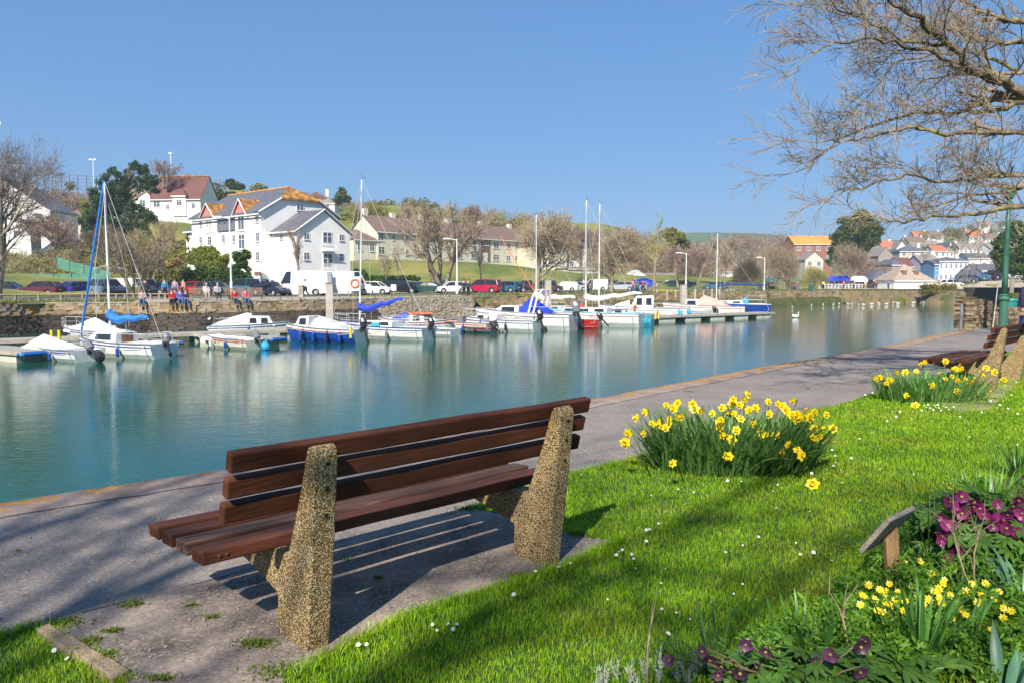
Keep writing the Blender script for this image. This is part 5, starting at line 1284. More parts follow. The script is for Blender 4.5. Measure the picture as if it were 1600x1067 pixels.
t = boat('little white rowing boat beside the orange roofed boat', 672, 524, 3.4, 1.4, .38, 156, M_gel, open_=True)
t = boat('white day boat with a navy cover between the yacht and orange boat', 632, 515, 4.6, 1.8, .55, 150, M_gel); tarp(t, -2, 1.2, 1.6, .62, 1.15, M_covn, peak=.6)
buoy('purple round buoy behind the low tender', 1063, 499, M_pbuoy, .33)
t = boat('white boat under a salmon pink canopy near the end of the walkway', 1098, 494, 7.6, 2.5, .85, 165, M_gel); cabin(t, .4, 2.2, 1.8, 1.1, .8, .8, wins=1, rake=.6); tarp(t, -2.9, 1.0, 2.2, .85, 2.0, M_pink, peak=.72); outboard(t, M_cov_lb, .4, sc=1.4)
t = boat('blue hulled yacht with white deck and dark blue boom tent, farthest right', 1138, 494, 7.4, 2.5, 1.0, 174, M_blue, name='sailing_boat', stripe=M_gel); cabin(t, -1.2, 1.6, 1.6, 1.0, .45, 1.05, wins=2, rake=.5); mast(t, 1.15, 7.8, 0, None, 1.5); rail(t, False, .8)
obj('boom_tent', MB().tube([(1.1, 0, 2.9), (-1, 0, 3.05), (-3.2, 0, 2.9)], [.10, .13, .10], 6), mat('navy canvas', (.01, .03, .12), (.02, .06, .2), 4, .8), t)
for x, l in ((1461, 'white inflatable tender moored at the slipway end'), (1493, 'long white open boat moored below the slipway')):
    t = boat(l, x + 6, 473, 5.5 if x == 1461 else 7.5, 2.0, .55, 175, M_gel, open_=x > 1480); 
    if x == 1461: tarp(t, -2, 1.5, 1.8, .6, 1.2, M_covw, peak=.6)

# ------------------------------------------------------------------ pontoons
M_pdeck = mat('pontoon deck boards', (.26, .235, .20), (.40, .37, .33), 3, .9, stretch=(1, 8, 1)); M_float = mat('pontoon float', (.50, .47, .38), (.66, .63, .54), 2, .7, c3=(.22, .20, .09), s3=.8, t3=.62)
M_pfend = paint('blue pontoon corner', (.01, .13, .50), .5)
def pontoon(label, a, b, w=1.3, top=.50, nf=3, ends=True, group=None):
    a = Vector((a.x, a.y, 0)); b = Vector((b.x, b.y, 0)); d = b - a; L = d.length; az = math.atan2(d.y, d.x)
    t = thing('pontoon', label, 'pontoon', (a.x, a.y, ZW), az, group)
    nb = int(L / .30)
    if nb <= 60:
        bm = MB().bb(-.14, .14, -w / 2, w / 2, -.03, .0).mesh('deck_board', [M_pdeck])
        for i in range(nb): o = bpy.data.objects.new('deck_board', bm); COL.objects.link(o); o.parent = t; o.location = ((i + .5) * L / nb, 0, top + random.Random(i).uniform(0, .006))
    else:
        mb = MB()
        for i in range(nb): mb.bb(i * L / nb, (i + .94) * L / nb, -w / 2, w / 2, top - .03, top)
        stuff(obj('deck_boards', mb, M_pdeck, t))
    for s in (1, -1): obj('side_beam', MB().bb(0, L, s * w / 2 - .04, s * w / 2 + .04, top - .16, top + .01), M_alu if w < 1 else M_cop2, t)
    for i in range(nf):
        x = L * (i + .5) / nf; fl = min(2.2, L / nf * .62)
        obj('float', MB().hexa([(x - fl * .46, -w * .42, -.15), (x + fl * .46, -w * .42, -.15), (x + fl * .46, w * .42, -.15), (x - fl * .46, w * .42, -.15), (x - fl / 2, -w * .46, top - .17), (x + fl / 2, -w * .46, top - .17), (x + fl / 2, w * .46, top - .17), (x - fl / 2, w * .46, top - .17)]), M_float, t)
    if ends:
        for s in (1, -1): obj('corner_fender', MB().tube([(L - .25, s * (w / 2 + .02), top - .10), (L + .06, s * (w / 2 - .05), top - .10), (L + .10, 0, top - .10)], .09, 6), M_pfend, t)
    return t
wA = G(-60, 552, ZW); wA = Vector((-33, 36.5, 0)); wB = Vector((26, 78, 0))
wd_ = (wB - wA).normalized()
segs = [('left', 0, .30), ('mid', .302, .62), ('right', .622, 1.0)]
for nm, a, b in segs:
    pontoon({'left': 'long floating walkway behind the boats at the left', 'mid': 'middle length of the floating walkway behind the blue-hulled boat', 'right': 'far right length of the floating walkway below the timber piles'}[nm], wA.lerp(wB, a), wA.lerp(wB, b), 1.7, .52, 8, False)
def finger(px, py, L, label, head=-45, w=1.0):
    e = G(px, py, ZW); d = Vector((math.cos(rad(head)), math.sin(rad(head)), 0)); pontoon(label, e - d * L, e, w, .50, 3)
finger(62, 565, 9.0, 'finger pontoon with blue corner fenders at the left edge', -28, 1.5)
finger(272, 549, 6.5, 'finger pontoon with blue corners right of the blue-covered sailing boat', -32)
finger(436, 541, 6.5, 'finger pontoon with blue corner right of the cream dinghy', -30)
finger(680, 523, 6.5, 'finger pontoon with blue corner below the orange roofed boat', -30)
finger(786, 516, 6, 'finger pontoon between the cream launch and sports cruiser', -30)
finger(930, 511, 6, 'finger pontoon with blue corner beside the red buoy', -30)
finger(1052, 499, 6, 'finger pontoon in front of the half decker', -30)
finger(1112, 494, 5, 'last finger pontoon below the salmon canopy boat', -30)
for i, (x, y) in enumerate([(81, 527), (93, 527), (548, 520), (717, 497), (723, 497), (1024, 491), (1029, 491)]):
    p = G(x, y + 8, ZW + .5); tag(obj('post', MB().tube([(0, 0, 0), (0, 0, .62)], [.07, .07], 8), M_yel, loc=(p.x, p.y, ZW + .5)), ['short yellow post standing on the walkway, leftmost', 'short yellow post second from the left on the walkway', 'short yellow post behind the blue-hulled boat', 'left one of two yellow posts behind the cream launch', 'right one of two yellow posts behind the cream launch', 'left one of two yellow posts beside the half decker', 'right one of two yellow posts beside the half decker'][i], 'post')
# piles
M_pile = mat('pale timber pile', (.30, .24, .17), (.46, .39, .30), 2, .9, .5, 9, c3=(.10, .10, .04), s3=.7, t3=.6, rnd=.15); M_conc = mat('concrete pile', (.36, .31, .26), (.50, .44, .38), 2, .9)
def pile(label, px, ytop, pyb, w, m, cat='pile', sq=True, group=None):
    b = G(px, pyb, ZW); z = A(px, ytop, b.y).z; k = w / 2 * b.y / F
    mb = MB(); 
    if sq: mb.hexa([(-k, -k, -1), (k, -k, -1), (k, k, -1), (-k, k, -1), (-k, -k, z - ZW), (k, -k, z - ZW), (k, k, z - ZW), (-k, k, z - ZW)])
    else: mb.tube([(0, 0, -1), (0, 0, (z - ZW) * .5), (0, 0, z - ZW)], [k, k * .97, k * .9], 8)
    t = thing('mooring_pile', label, cat, tuple(b), .3, group); obj('pile', mb, m, t, bevel=.03); obj('pile_cap', MB().box((0, 0, z - ZW + .04), (k * 2.1, k * 2.1, .10)), M_greyp, t)
pile('square pale concrete pile behind the blue-hulled boat', 515.5, 444, 519, 11, M_conc); pile('square pale concrete pile behind the radar arch cruiser', 856, 438, 505, 8.5, M_conc); pile('tall pale concrete pile in the middle of the timber piles', 1066.5, 446, 494, 7, M_conc)
for i, x in enumerate([1026, 1042, 1055, 1072, 1086, 1099, 1112, 1123, 1135, 1141, 1146, 1158]):
    pile('timber pile %s of the row along the far wall' % ['first from the left', 'second from the left', 'third from the left', 'just right of the concrete pile', 'fifth from the left', 'sixth from the left', 'seventh from the left', 'eighth from the left', 'fourth from the right', 'third from the right', 'second from the right', 'rightmost'][i], x, 451 + (i % 3), 483 - i * .5, 4.2, M_pile, sq=False, group='timber piles along the far wall')
# swans and gulls
M_bird = mat('white feathers', (.75, .74, .70), (.85, .85, .83), 6, .8)
bm_ = MB(); bm_.tube([(-.34, 0, .12), (-.2, 0, .14), (0, 0, .13), (.16, 0, .12), (.24, 0, .14)], [.01, .08, .12, .10, .04], 8); bm_.tube([(.18, 0, .14), (.25, 0, .24), (.24, 0, .34), (.30, 0, .37)], [.05, .03, .03, .03], 6); bm_.ball((.28, 0, .36), .045, 6, 4); bm_.tube([(.31, 0, .36), (.40, 0, .34)], [.02, .006], 4, mi=1)
bird_me = bm_.mesh('gull', [M_bird, M_orange], True)
for i, (x, y) in enumerate([(1186, 479), (1201, 487), (1238, 479), (1268, 476), (1286, 475), (1302, 475), (1325, 474.5), (1331, 474.5), (1342, 475), (1349, 475), (1362, 474), (1373, 473), (1385, 474), (1395, 472), (1403, 473), (1427, 472), (1443, 472), (1374, 475), (1192, 474), (1311, 474)]):
    p = G(x, y + 2.5, ZW); o = bpy.data.objects.new('gull', bird_me); COL.objects.link(o); o.location = p; o.rotation_euler = (0, 0, r8.uniform(0, 6.28)); o.scale = (.9,) * 3; tag(o, 'white gull floating on the far water below the wall', 'gull', 'gulls floating on the far water')
p = G(1243, 497, ZW); t = thing('swan', 'white swan swimming alone in the middle of the water', 'swan', tuple(p), rad(20)); t.scale = (.75,) * 3
obj('body', MB().tube([(-.55, 0, .32), (-.4, 0, .26), (-.1, 0, .20), (.25, 0, .17), (.42, 0, .2)], [.03, .17, .26, .22, .08], 10), M_bird, t, smooth=True); obj('neck', MB().tube([(.36, 0, .2), (.48, 0, .38), (.42, 0, .58), (.44, 0, .72), (.54, 0, .75)], [.09, .05, .045, .05, .05], 8), M_bird, t, smooth=True); obj('beak', MB().tube([(.56, 0, .74), (.70, 0, .69)], [.03, .01], 5), M_orange, t); obj('wing', MB().tube([(.2, .2, .3), (-.1, .24, .36), (-.5, .1, .42)], [.05, .12, .02], 6), M_bird, t, smooth=True)
# ------------------------------------------------------------------ cars
M_glass = mat('car glass', (.015, .02, .025), rough=.06, spec=.8); M_tyre = mat('tyre rubber', (.018, .018, .018), rough=.8); M_rim = paint('wheel rim', (.35, .35, .37), .3)
M_tail = paint('tail light', (.35, .01, .01), .2); M_headl = paint('headlight', (.55, .57, .6), .1); M_plate = paint('number plate', (.7, .6, .15), .4)
CARS = {  # length, width, height, bonnet height, belt, windscreen base x, roof start, roof end, tail base, wheel radius
    'hatch': (4.0, 1.72, 1.46, .90, .95, .98, 1.62, 3.45, 3.92, .31), 'saloon': (4.5, 1.78, 1.43, .88, .93, 1.25, 1.95, 3.25, 4.0, .32),
    'estate': (4.6, 1.8, 1.50, .92, .97, 1.20, 1.85, 4.15, 4.52, .33), 'suv': (4.5, 1.86, 1.72, 1.05, 1.08, 1.15, 1.75, 4.10, 4.42, .37), 'mpv': (4.6, 1.85, 1.75, 1.0, 1.02, .80, 1.55, 4.30, 4.52, .33),
    'smallvan': (4.3, 1.8, 1.85, 1.05, 1.10, .85, 1.45, 4.22, 4.28, .32), 'van': (5.8, 2.0, 2.55, 1.20, 1.25, .75, 1.35, 5.72, 5.78, .36), 'minibus': (5.2, 1.95, 2.1, 1.1, 1.15, .6, 1.25, 5.1, 5.18, .34), 'pickup': (4.9, 1.85, 1.8, 1.1, 1.12, 1.3, 1.8, 3.0, 3.3, .38)}
protos = {}
def car_proto(kind):
    L, W, H, hb, hw, xw, xr0, xr1, xt, wr = CARS[kind]; t = thing('parked_car' if kind not in ('van', 'minibus') else 'parked_van', kind, 'car' if kind not in ('van', 'minibus', 'smallvan') else 'van')
    def X(x): return L / 2 - x        # front of the car towards +x
    lo = .22; prof = [(X(.05), lo + .05), (X(.0), .5), (X(.04), hb - .18), (X(.25), hb - .06), (X(xw), hw), (X(xt), hw + .02), (X(L - .04), hw - .05), (X(L), .5), (X(L - .06), lo + .05)]
    # wheel arches
    fw, rw_ = X(.82 if L < 5 else .95), X(L - .80 if L < 5 else L - 1.15); bot = []
    def arch(c): return [(c + (wr + .06) * math.cos(a), max(lo, wr + (wr + .06) * math.sin(a))) for a in (math.pi * (1 - k / 6) for k in range(7))]
    low = [(X(L - .06), lo + .05), (rw_ - wr - .08, lo)] + arch(rw_) + [(rw_ + wr + .08, lo), (fw - wr - .08, lo)] + arch(fw) + [(fw + wr + .08, lo)]
    poly = prof[:-1] + low
    mb = MB(); n = len(poly); vs = []
    for y, k, dz_ in ((-W / 2 + .10, 1, 0), (-W / 2, .985, -.03), (W / 2, .985, -.03), (W / 2 - .10, 1, 0)):
        for x, z in poly: vs.append((x * k, y, z + (dz_ if z > .7 else 0)))
    vs = vs
    mb.add(vs, [(j * n + i, j * n + (i + 1) % n, (j + 1) * n + (i + 1) % n, (j + 1) * n + i) for j in (0, 2) for i in range(n)])
    mb.add(vs, [tuple(range(n, 2 * n)), tuple(range(3 * n - 1, 2 * n - 1, -1))])
    mb.add(vs, [(i, 3 * n + i, 3 * n + (i + 1) % n, (i + 1) % n) for i in range(n)])
    mb.f = [f for f in mb.f]
    # roof and pillars
    ty = W / 2 - .08; tr_ = W / 2 - .26; pil = [(X(xw), hw), (X(xr0), H - .05), (X((xr0 + xr1) / 2), H), (X(xr1), H - .06), (X(xt + (.12 if xt < L - .3 else .06)), hw + .02)]
    mb.add([(x, s * (tr_ if z > hw + .1 else ty), z) for s in (-1, 1) for x, z in pil[1:4]], [(0, 3, 4, 1), (1, 4, 5, 2)])
    def pillar(a, b, wdt=.07):
        for s in (-1, 1):
            mb.tube([(a[0], s * (ty if a[1] < hw + .1 else tr_), a[1]), (b[0], s * (ty if b[1] < hw + .1 else tr_), b[1])], wdt / 2, 4)
    pillar(pil[0], pil[1], .08); pillar(pil[3], pil[4], .16); pillar(pil[1], pil[2], .09); pillar(pil[2], pil[3], .09); xm = (pil[1][0] + pil[3][0]) / 2 + .15 if kind not in ('van', 'smallvan') else pil[1][0] - .55; pillar((xm, hw), (xm - .02, H - .03), .10)
    if kind in ('van', 'smallvan'):
        x0 = pil[3][0]; x1 = xm
        for s in (-1, 1): mb.hexa([(x0 - .02, s * (ty - .03), hw - .05), (x1, s * (ty - .03), hw - .05), (x1, s * ty, hw - .05), (x0 - .02, s * ty, hw - .05), (x0, s * (tr_ - .02), H - .04), (x1, s * (tr_ - .02), H - .04), (x1, s * (tr_ + .015), H - .04), (x0, s * (tr_ + .015), H - .04)])
        mb.hexa([(x0 - .06, -ty, hw - .05), (x0 + .02, -ty, hw - .05), (x0 + .02, ty, hw - .05), (x0 - .06, ty, hw - .05), (x0 - .02, -tr_, H - .05), (x0 + .03, -tr_, H - .05), (x0 + .03, tr_, H - .05), (x0 - .02, tr_, H - .05)])
    obj('body', mb, paint('body colour', (.5, .5, .5), .25, coat=.6), t)
    def glass(nm, pts): 
        c = sum((Vector(p) for p in pts), Vector()) / 4; inn = [Vector(p) + (Vector((0, 0, hw + .2)) - c).normalized() * .03 for p in pts]; obj(nm, MB().hexa([tuple(p) for p in pts] + [tuple(p) for p in inn]), M_glass, t)
    g0, g1 = pil[0], pil[1]
    glass('windscreen', [(g0[0] - .02, -ty + .06, hw + .01), (g0[0] - .02, ty - .06, hw + .01), (g1[0] - .02, tr_ - .03, g1[1] - .01), (g1[0] - .02, -tr_ + .03, g1[1] - .01)])
    if kind != 'van':
        g0, g1 = pil[4], pil[3]
        glass('rear_window', [(g0[0] - .0, -ty + .1, hw + .06), (g0[0] - .0, ty - .1, hw + .06), (g1[0] + .0, tr_ - .05, g1[1] - .03), (g1[0] + .0, -tr_ + .05, g1[1] - .03)])
    for s in (-1, 1):
        def sp_(x, z): return (x, s * (ty + (tr_ - ty) * (z - hw) / (H - hw) + .005), z)
        glass('side_window', [sp_(pil[0][0] - .10, hw + .02), sp_(xm + .05, hw + .02), sp_(xm + .04, H - .09), sp_(pil[1][0] - .04, H - .10)])
        if kind not in ('van', 'smallvan'): glass('side_window', [sp_(xm - .05, hw + .02), sp_(pil[4][0] + .22, hw + .02), sp_(pil[3][0] + .10, H - .12), sp_(xm - .05, H - .09)])
        for cx in (fw, rw_):
            w = obj('wheel', MB().tube([(cx, s * (W / 2 - .20), wr), (cx, s * (W / 2 - .02), wr)], [wr, wr], 14), M_tyre, t)
            obj('rim', MB().tube([(cx, s * (W / 2 - .03), wr), (cx, s * (W / 2 - .005), wr)], [wr * .62, wr * .58], 10), M_rim, w)
        obj('headlight', MB().box((X(.10), s * (W / 2 - .25), hb - .22), (.12, .34, .16)), M_headl, t)
        obj('tail_light', MB().box((X(L - .03), s * (W / 2 - .14), hw - .20 if kind != 'van' else 1.1), (.08, .16, .26)), M_tail, t)
        obj('door_mirror', MB().box((pil[0][0] - .25, s * (W / 2 + .06), hw + .05), (.10, .16, .12)), M_black, t)
    obj('number_plate', MB().box((X(L + .0), 0, .62), (.02, .50, .11)), M_plate, t); obj('bumper', MB().box((X(.0), 0, .36), (.08, W * .9, .16)), M_black, t)
    return t
def clr(name, c, met=False): return paint('car paint ' + name, c, .22, coat=.8) if not met else paint('car paint ' + name, c, .25, coat=.8)
CC = {'navy': (.012, .018, .05), 'black': (.012, .012, .014), 'maroon': (.10, .012, .025), 'blue': (.01, .03, .35), 'silverblue': (.20, .27, .36), 'slate': (.07, .09, .13), 'white': (.75, .75, .74), 'red': (.55, .015, .02), 'teal': (.03, .13, .22),
      'silver': (.42, .44, .46), 'green': (.02, .07, .06), 'grey': (.16, .17, .19), 'lblue': (.08, .28, .48), 'midblue': (.03, .08, .22), 'brown': (.09, .06, .05), 'crimson': (.42, .01, .05)}
def car(kind, col, px, Y, head, label, group='cars parked along the far quay', z=.02):
    if kind not in protos:
        protos[kind] = car_proto(kind); t = protos[kind]
    else: t = None
    base = protos[kind]
    X = (px - 800) / F * Y * 1.003
    m = clr(col, CC[col])
    if t is None: t = copytree(base)
    t.location = (X, Y, z); t.rotation_euler = (0, 0, rad(head)); t['label'] = label; t['group'] = group
    for c in t_children(t):
        if c.name.startswith('body'): c.material_slots[0].link = 'OBJECT'; c.material_slots[0].material = m
    return t
def t_children(t):
    return [c for c in COL.objects if c.parent == t]
car('saloon', 'navy', 18, 80, 8, 'dark navy saloon at the left edge behind the big bare tree trunk')
car('hatch', 'maroon', 68, 80, 180, 'maroon hatchback side-on, second from the left')
car('hatch', 'blue', 130, 83, 70, 'bright blue hatchback seen from behind with red tail light')
car('mpv', 'silverblue', 171, 81, -38, 'silver blue people carrier facing right behind the blue sail')
car('suv', 'slate', 231, 80, 120, 'dark slate estate seen from behind left of the seated group')
car('smallvan', 'white', 214, 90, 20, 'white van behind the slate estate, only its roof showing')
car('hatch', 'midblue', 272, 86, 20, 'dark blue hatchback behind the seated group')
car('hatch', 'red', 302, 84, 200, 'bright red hatchback left of the white lamp post')
car('estate', 'slate', 336, 82, -40, 'dark grey estate behind the timber bench left of the lamp post')
car('mpv', 'teal', 386, 82, 170, 'blue teal people carrier right of the lamp post')
car('hatch', 'navy', 424, 80, -25, 'dark navy hatchback in front of the white van')
car('minibus', 'white', 432, 96, 10, 'white minibus standing behind the navy hatchback')
car('van', 'white', 476, 81, 172, 'big white panel van with grey rear doors, left one of two')
car('van', 'white', 541, 83, 8, 'big white panel van behind the lifebuoy, right one of two')
car('hatch', 'white', 588, 88, -12, 'small white hatchback right of the panel vans')
car('mpv', 'black', 624, 96, 15, 'black people carrier behind the white notice board')
car('hatch', 'teal', 645, 104, 10, 'dark teal hatchback, roof just showing')
car('saloon', 'green', 667, 98, 175, 'dark green saloon left of the white hatchback')
car('pickup', 'silverblue', 686, 112, 170, 'pale grey blue pickup behind the green saloon')
car('hatch', 'white', 706, 98, 195, 'white hatchback left of the red people carrier')
car('mpv', 'crimson', 756, 101, 160, 'bright red people carrier beside the lamp post')
car('estate', 'teal', 788, 106, 150, 'dark blue green estate right of the red people carrier')
car('suv', 'maroon', 823, 112, 90, 'dark wine coloured off-roader behind the mast')
car('hatch', 'navy', 803, 106, 10, 'navy hatchback between the teal estate and wine off-roader')
car('hatch', 'brown', 857, 112, 15, 'dark brown hatchback left of the white hatchback near the pale pile')
car('hatch', 'white', 882, 114, 170, 'white hatchback right of the pale concrete pile')
car('saloon', 'silver', 902, 122, 150, 'silver saloon left of the white box van')
car('smallvan', 'white', 928, 126, 175, 'white box van behind the tall double masts')
car('estate', 'silver', 970, 128, 165, 'silver estate right of the thick tree trunk')
car('hatch', 'silverblue', 994, 134, 160, 'silver blue hatchback left of the pink walker')
car('hatch', 'teal', 1113, 150, 170, 'turquoise hatchback behind the blue-hulled yacht')
car('hatch', 'red', 1172, 168, 60, 'red hatchback near the far right lamp post')
car('hatch', 'silver', 1264, 172, 165, 'silver hatchback in front of the blue market tents')
car('hatch', 'white', 1192, 172, 10, 'white hatchback beside the far lamp post')
car('smallvan', 'white', 1514, 150, 185, 'white van parked at the top of the slipway')
car('hatch', 'blue', 1592, 150, 10, 'blue car behind the evergreen trunk at the right edge', z=.3)
r10 = random.Random(10); cols = ['navy', 'black', 'midblue', 'slate', 'silver', 'teal', 'grey', 'green']
for i, x in enumerate([600, 632, 660, 775, 792, 812, 835, 850, 868, 890, 912, 948, 1010, 1028, 1042, 1058, 1078, 1096, 1128, 1146, 1160, 1206, 1222]):
    Y = 112 + (x - 600) * .09 + r10.uniform(0, 10); c = cols[i % 8]
    nb_ = {0: 'behind the small white hatchback', 1: 'behind the black people carrier', 2: 'behind the green saloon', 3: 'behind the red people carrier', 4: 'behind the teal estate', 5: 'behind the navy hatchback', 6: 'behind the mast of the white-covered yacht', 7: 'behind the brown hatchback', 8: 'behind the big spreading tree trunk', 9: 'behind the white hatchback by the pile', 10: 'behind the silver saloon', 11: 'left of the thick tree trunk', 12: 'right of the pink walker', 13: 'beside the yellow daffodil bank', 14: 'behind the yellow daffodil bank', 15: 'left of the tall concrete pile', 16: 'right of the central lamp post', 17: 'left of the turquoise hatchback', 18: 'right of the turquoise hatchback', 19: 'under the small dark tree', 20: 'left of the red hatchback', 21: 'right of the far lamp post', 22: 'under the pale tree by the green stall'}[i]
    car(['hatch', 'estate', 'saloon', 'suv'][i % 4], c, x, Y, r10.choice([0, 175, 90, 20, 160]), '%s %s %s' % ({'midblue': 'dark blue', 'black': 'black', 'navy': 'navy', 'slate': 'slate grey', 'silver': 'silver', 'teal': 'teal', 'grey': 'grey', 'green': 'dark green'}[c], ['hatchback', 'estate car', 'saloon', 'off-roader'][i % 4], nb_), 'cars in the back rows of the car park')

for i, (x, k_, c, l) in enumerate([(1484, 'hatch', 'white', 'white hatchback in front of the green fronted building'), (1500, 'estate', 'slate', 'slate estate left of the white van at the slipway'), (1540, 'hatch', 'teal', 'teal hatchback in front of the long pale shop'), (1556, 'suv', 'black', 'black off-roader outside the long pale shop'), (1572, 'hatch', 'silver', 'silver hatchback beside the evergreen trunk')]):
    car(k_, c, x, 140, [10, 170, 175, 20, 165][i], l, 'cars parked by the shops at the right', z=max(.03, gz((x - 800) / F * 140, 140)) + .18)
names = {'navy': 'navy', 'black': 'black', 'midblue': 'dark blue', 'slate': 'slate grey', 'silver': 'silver', 'teal': 'teal', 'grey': 'grey', 'green': 'dark green', 'white': 'white', 'maroon': 'wine red', 'brown': 'brown'}
ordn = ['first', 'second', 'third', 'fourth', 'fifth', 'sixth', 'seventh', 'eighth', 'ninth', 'tenth', 'eleventh', 'twelfth', 'thirteenth', 'fourteenth', 'fifteenth', 'sixteenth', 'seventeenth', 'eighteenth', 'nineteenth', 'twentieth', 'twenty-first', 'twenty-second', 'twenty-third', 'twenty-fourth', 'twenty-fifth', 'twenty-sixth', 'twenty-seventh', 'twenty-eighth']
for i in range(28):
    x = 612 + i * 16.2 + r10.uniform(-4, 4); c = r10.choice(list(names)); k_ = r10.choice(['hatch', 'estate', 'saloon', 'suv', 'mpv'])
    car(k_, c, x, 124 + (x - 600) * .075 + r10.uniform(0, 4), r10.choice([80, 95, 265, 170, 10]), '%s car in the rearmost car park row, %s from the left' % (names[c], ordn[i]), 'cars in the rearmost row of the car park', z=.06)
for i, x in enumerate([100, 184, 318, 352, 405, 452]):
    car(['saloon', 'hatch', 'estate', 'hatch', 'suv', 'hatch'][i], ['grey', 'black', 'midblue', 'silver', 'slate', 'white'][i], x, 91, [175, 95, 10, 85, 170, 95][i], '%s parked behind the front row, %s' % (['grey saloon', 'black hatchback', 'dark blue estate', 'silver hatchback', 'slate off-roader', 'white hatchback'][i], ['beside the green netting', 'left of the slate estate', 'behind the red hatchback', 'behind the white lamp post', 'behind the teal people carrier', 'between the vans and minibus'][i]), 'cars in the second row at the left')
# ------------------------------------------------------------------ people
SKIN = mat('skin', (.52, .30, .22), (.60, .36, .27), 9, .6); HAIRB = mat('brown hair', (.06, .035, .02), rough=.8); HAIRG = mat('grey hair', (.35, .33, .30), rough=.8)
def skin_mesh(name, joints, edges, radii, root=0, sub=1):
    me = bpy.data.meshes.new(name); me.from_pydata([Vector(j) for j in joints], edges, []); me.update()
    o = bpy.data.objects.new(name, me); COL.objects.link(o)
    s = o.modifiers.new('s', 'SKIN'); s.use_smooth_shade = True
    sv_ = me.skin_vertices[0].data
    for i, r_ in enumerate(radii): sv_[i].radius = (r_, r_) if not hasattr(r_, '__len__') else r_; sv_[i].use_root = (i == root)
    if sub: m = o.modifiers.new('u', 'SUBSURF'); m.levels = sub; m.render_levels = sub
    bpy.context.view_layer.update(); dg = bpy.context.evaluated_depsgraph_get(); e = o.evaluated_get(dg); r_ = bpy.data.meshes.new_from_object(e); r_.name = name
    bpy.data.objects.remove(o); bpy.data.meshes.remove(me); return r_
# joint order: 0 pelvis 1 belly 2 chest 3 neck 4 head 5 crown | L: 6 shoulder 7 elbow 8 wrist 9 fingers | R: 10..13 | L leg: 14 hip 15 knee 16 ankle 17 toe | R leg 18..21
def pose_joints(kind, r_):
    if kind == 'stand':
        J = [(0, 0, .92), (0, 0, 1.08), (0, -.01, 1.30), (0, 0, 1.47), (.01, 0, 1.60), (0, 0, 1.70), (0, .18, 1.38), (-.02, .23, 1.10), (.06, .24, .86), (.09, .24, .77), (0, -.18, 1.38), (-.02, -.23, 1.10), (.08, -.22, .87), (.12, -.21, .79),
             (0, .09, .88), (.02, .10, .48), (0, .10, .08), (.14, .12, .03), (0, -.09, .88), (.02, -.10, .48), (-.02, -.10, .08), (.12, -.12, .03)]
    elif kind == 'walk':
        J = [(0, 0, .90), (.01, 0, 1.07), (.03, 0, 1.29), (.05, 0, 1.46), (.07, 0, 1.59), (.06, 0, 1.69), (.03, .18, 1.37), (-.12, .22, 1.12), (-.16, .22, .88), (-.15, .22, .79), (.03, -.18, 1.37), (.10, -.22, 1.11), (.28, -.20, .95), (.35, -.19, .92),
             (0, .09, .87), (.20, .10, .50), (.28, .10, .10), (.42, .11, .05), (0, -.09, .87), (-.08, -.10, .48), (-.32, -.10, .16), (-.22, -.11, .04)]
    else:   # sit (seat height 0 = wall top; legs hang down in front, +x)
        J = [(0, 0, .10), (-.03, 0, .27), (.0, 0, .50), (.05, 0, .67), (.09, 0, .80), (.08, 0, .90), (0, .18, .58), (.04, .22, .32), (.26, .12, .22), (.34, .08, .20), (0, -.18, .58), (.04, -.22, .32), (.26, -.12, .22), (.34, -.08, .20),
             (.02, .09, .09), (.42, .12, .10), (.44, .12, -.34), (.56, .13, -.40), (.02, -.09, .09), (.42, -.12, .10), (.40, -.12, -.34), (.52, -.13, -.40)]
        if kind == 'bench':
            J = [(x, y, z + (.0 if i < 14 or i in (14, 15, 18, 19) else .0)) for i, (x, y, z) in enumerate(J)]
    return J
EB = [(0, 1), (1, 2), (2, 3), (3, 4), (4, 5), (2, 6), (6, 7), (7, 8), (8, 9), (2, 10), (10, 11), (11, 12), (12, 13), (0, 14), (14, 15), (15, 16), (16, 17), (0, 18), (18, 19), (19, 20), (20, 21)]
RB = [.13, .12, .13, .055, .095, .06, .06, .045, .032, .03, .06, .045, .032, .03, .09, .065, .045, .035, .09, .065, .045, .035]
POSES = {}
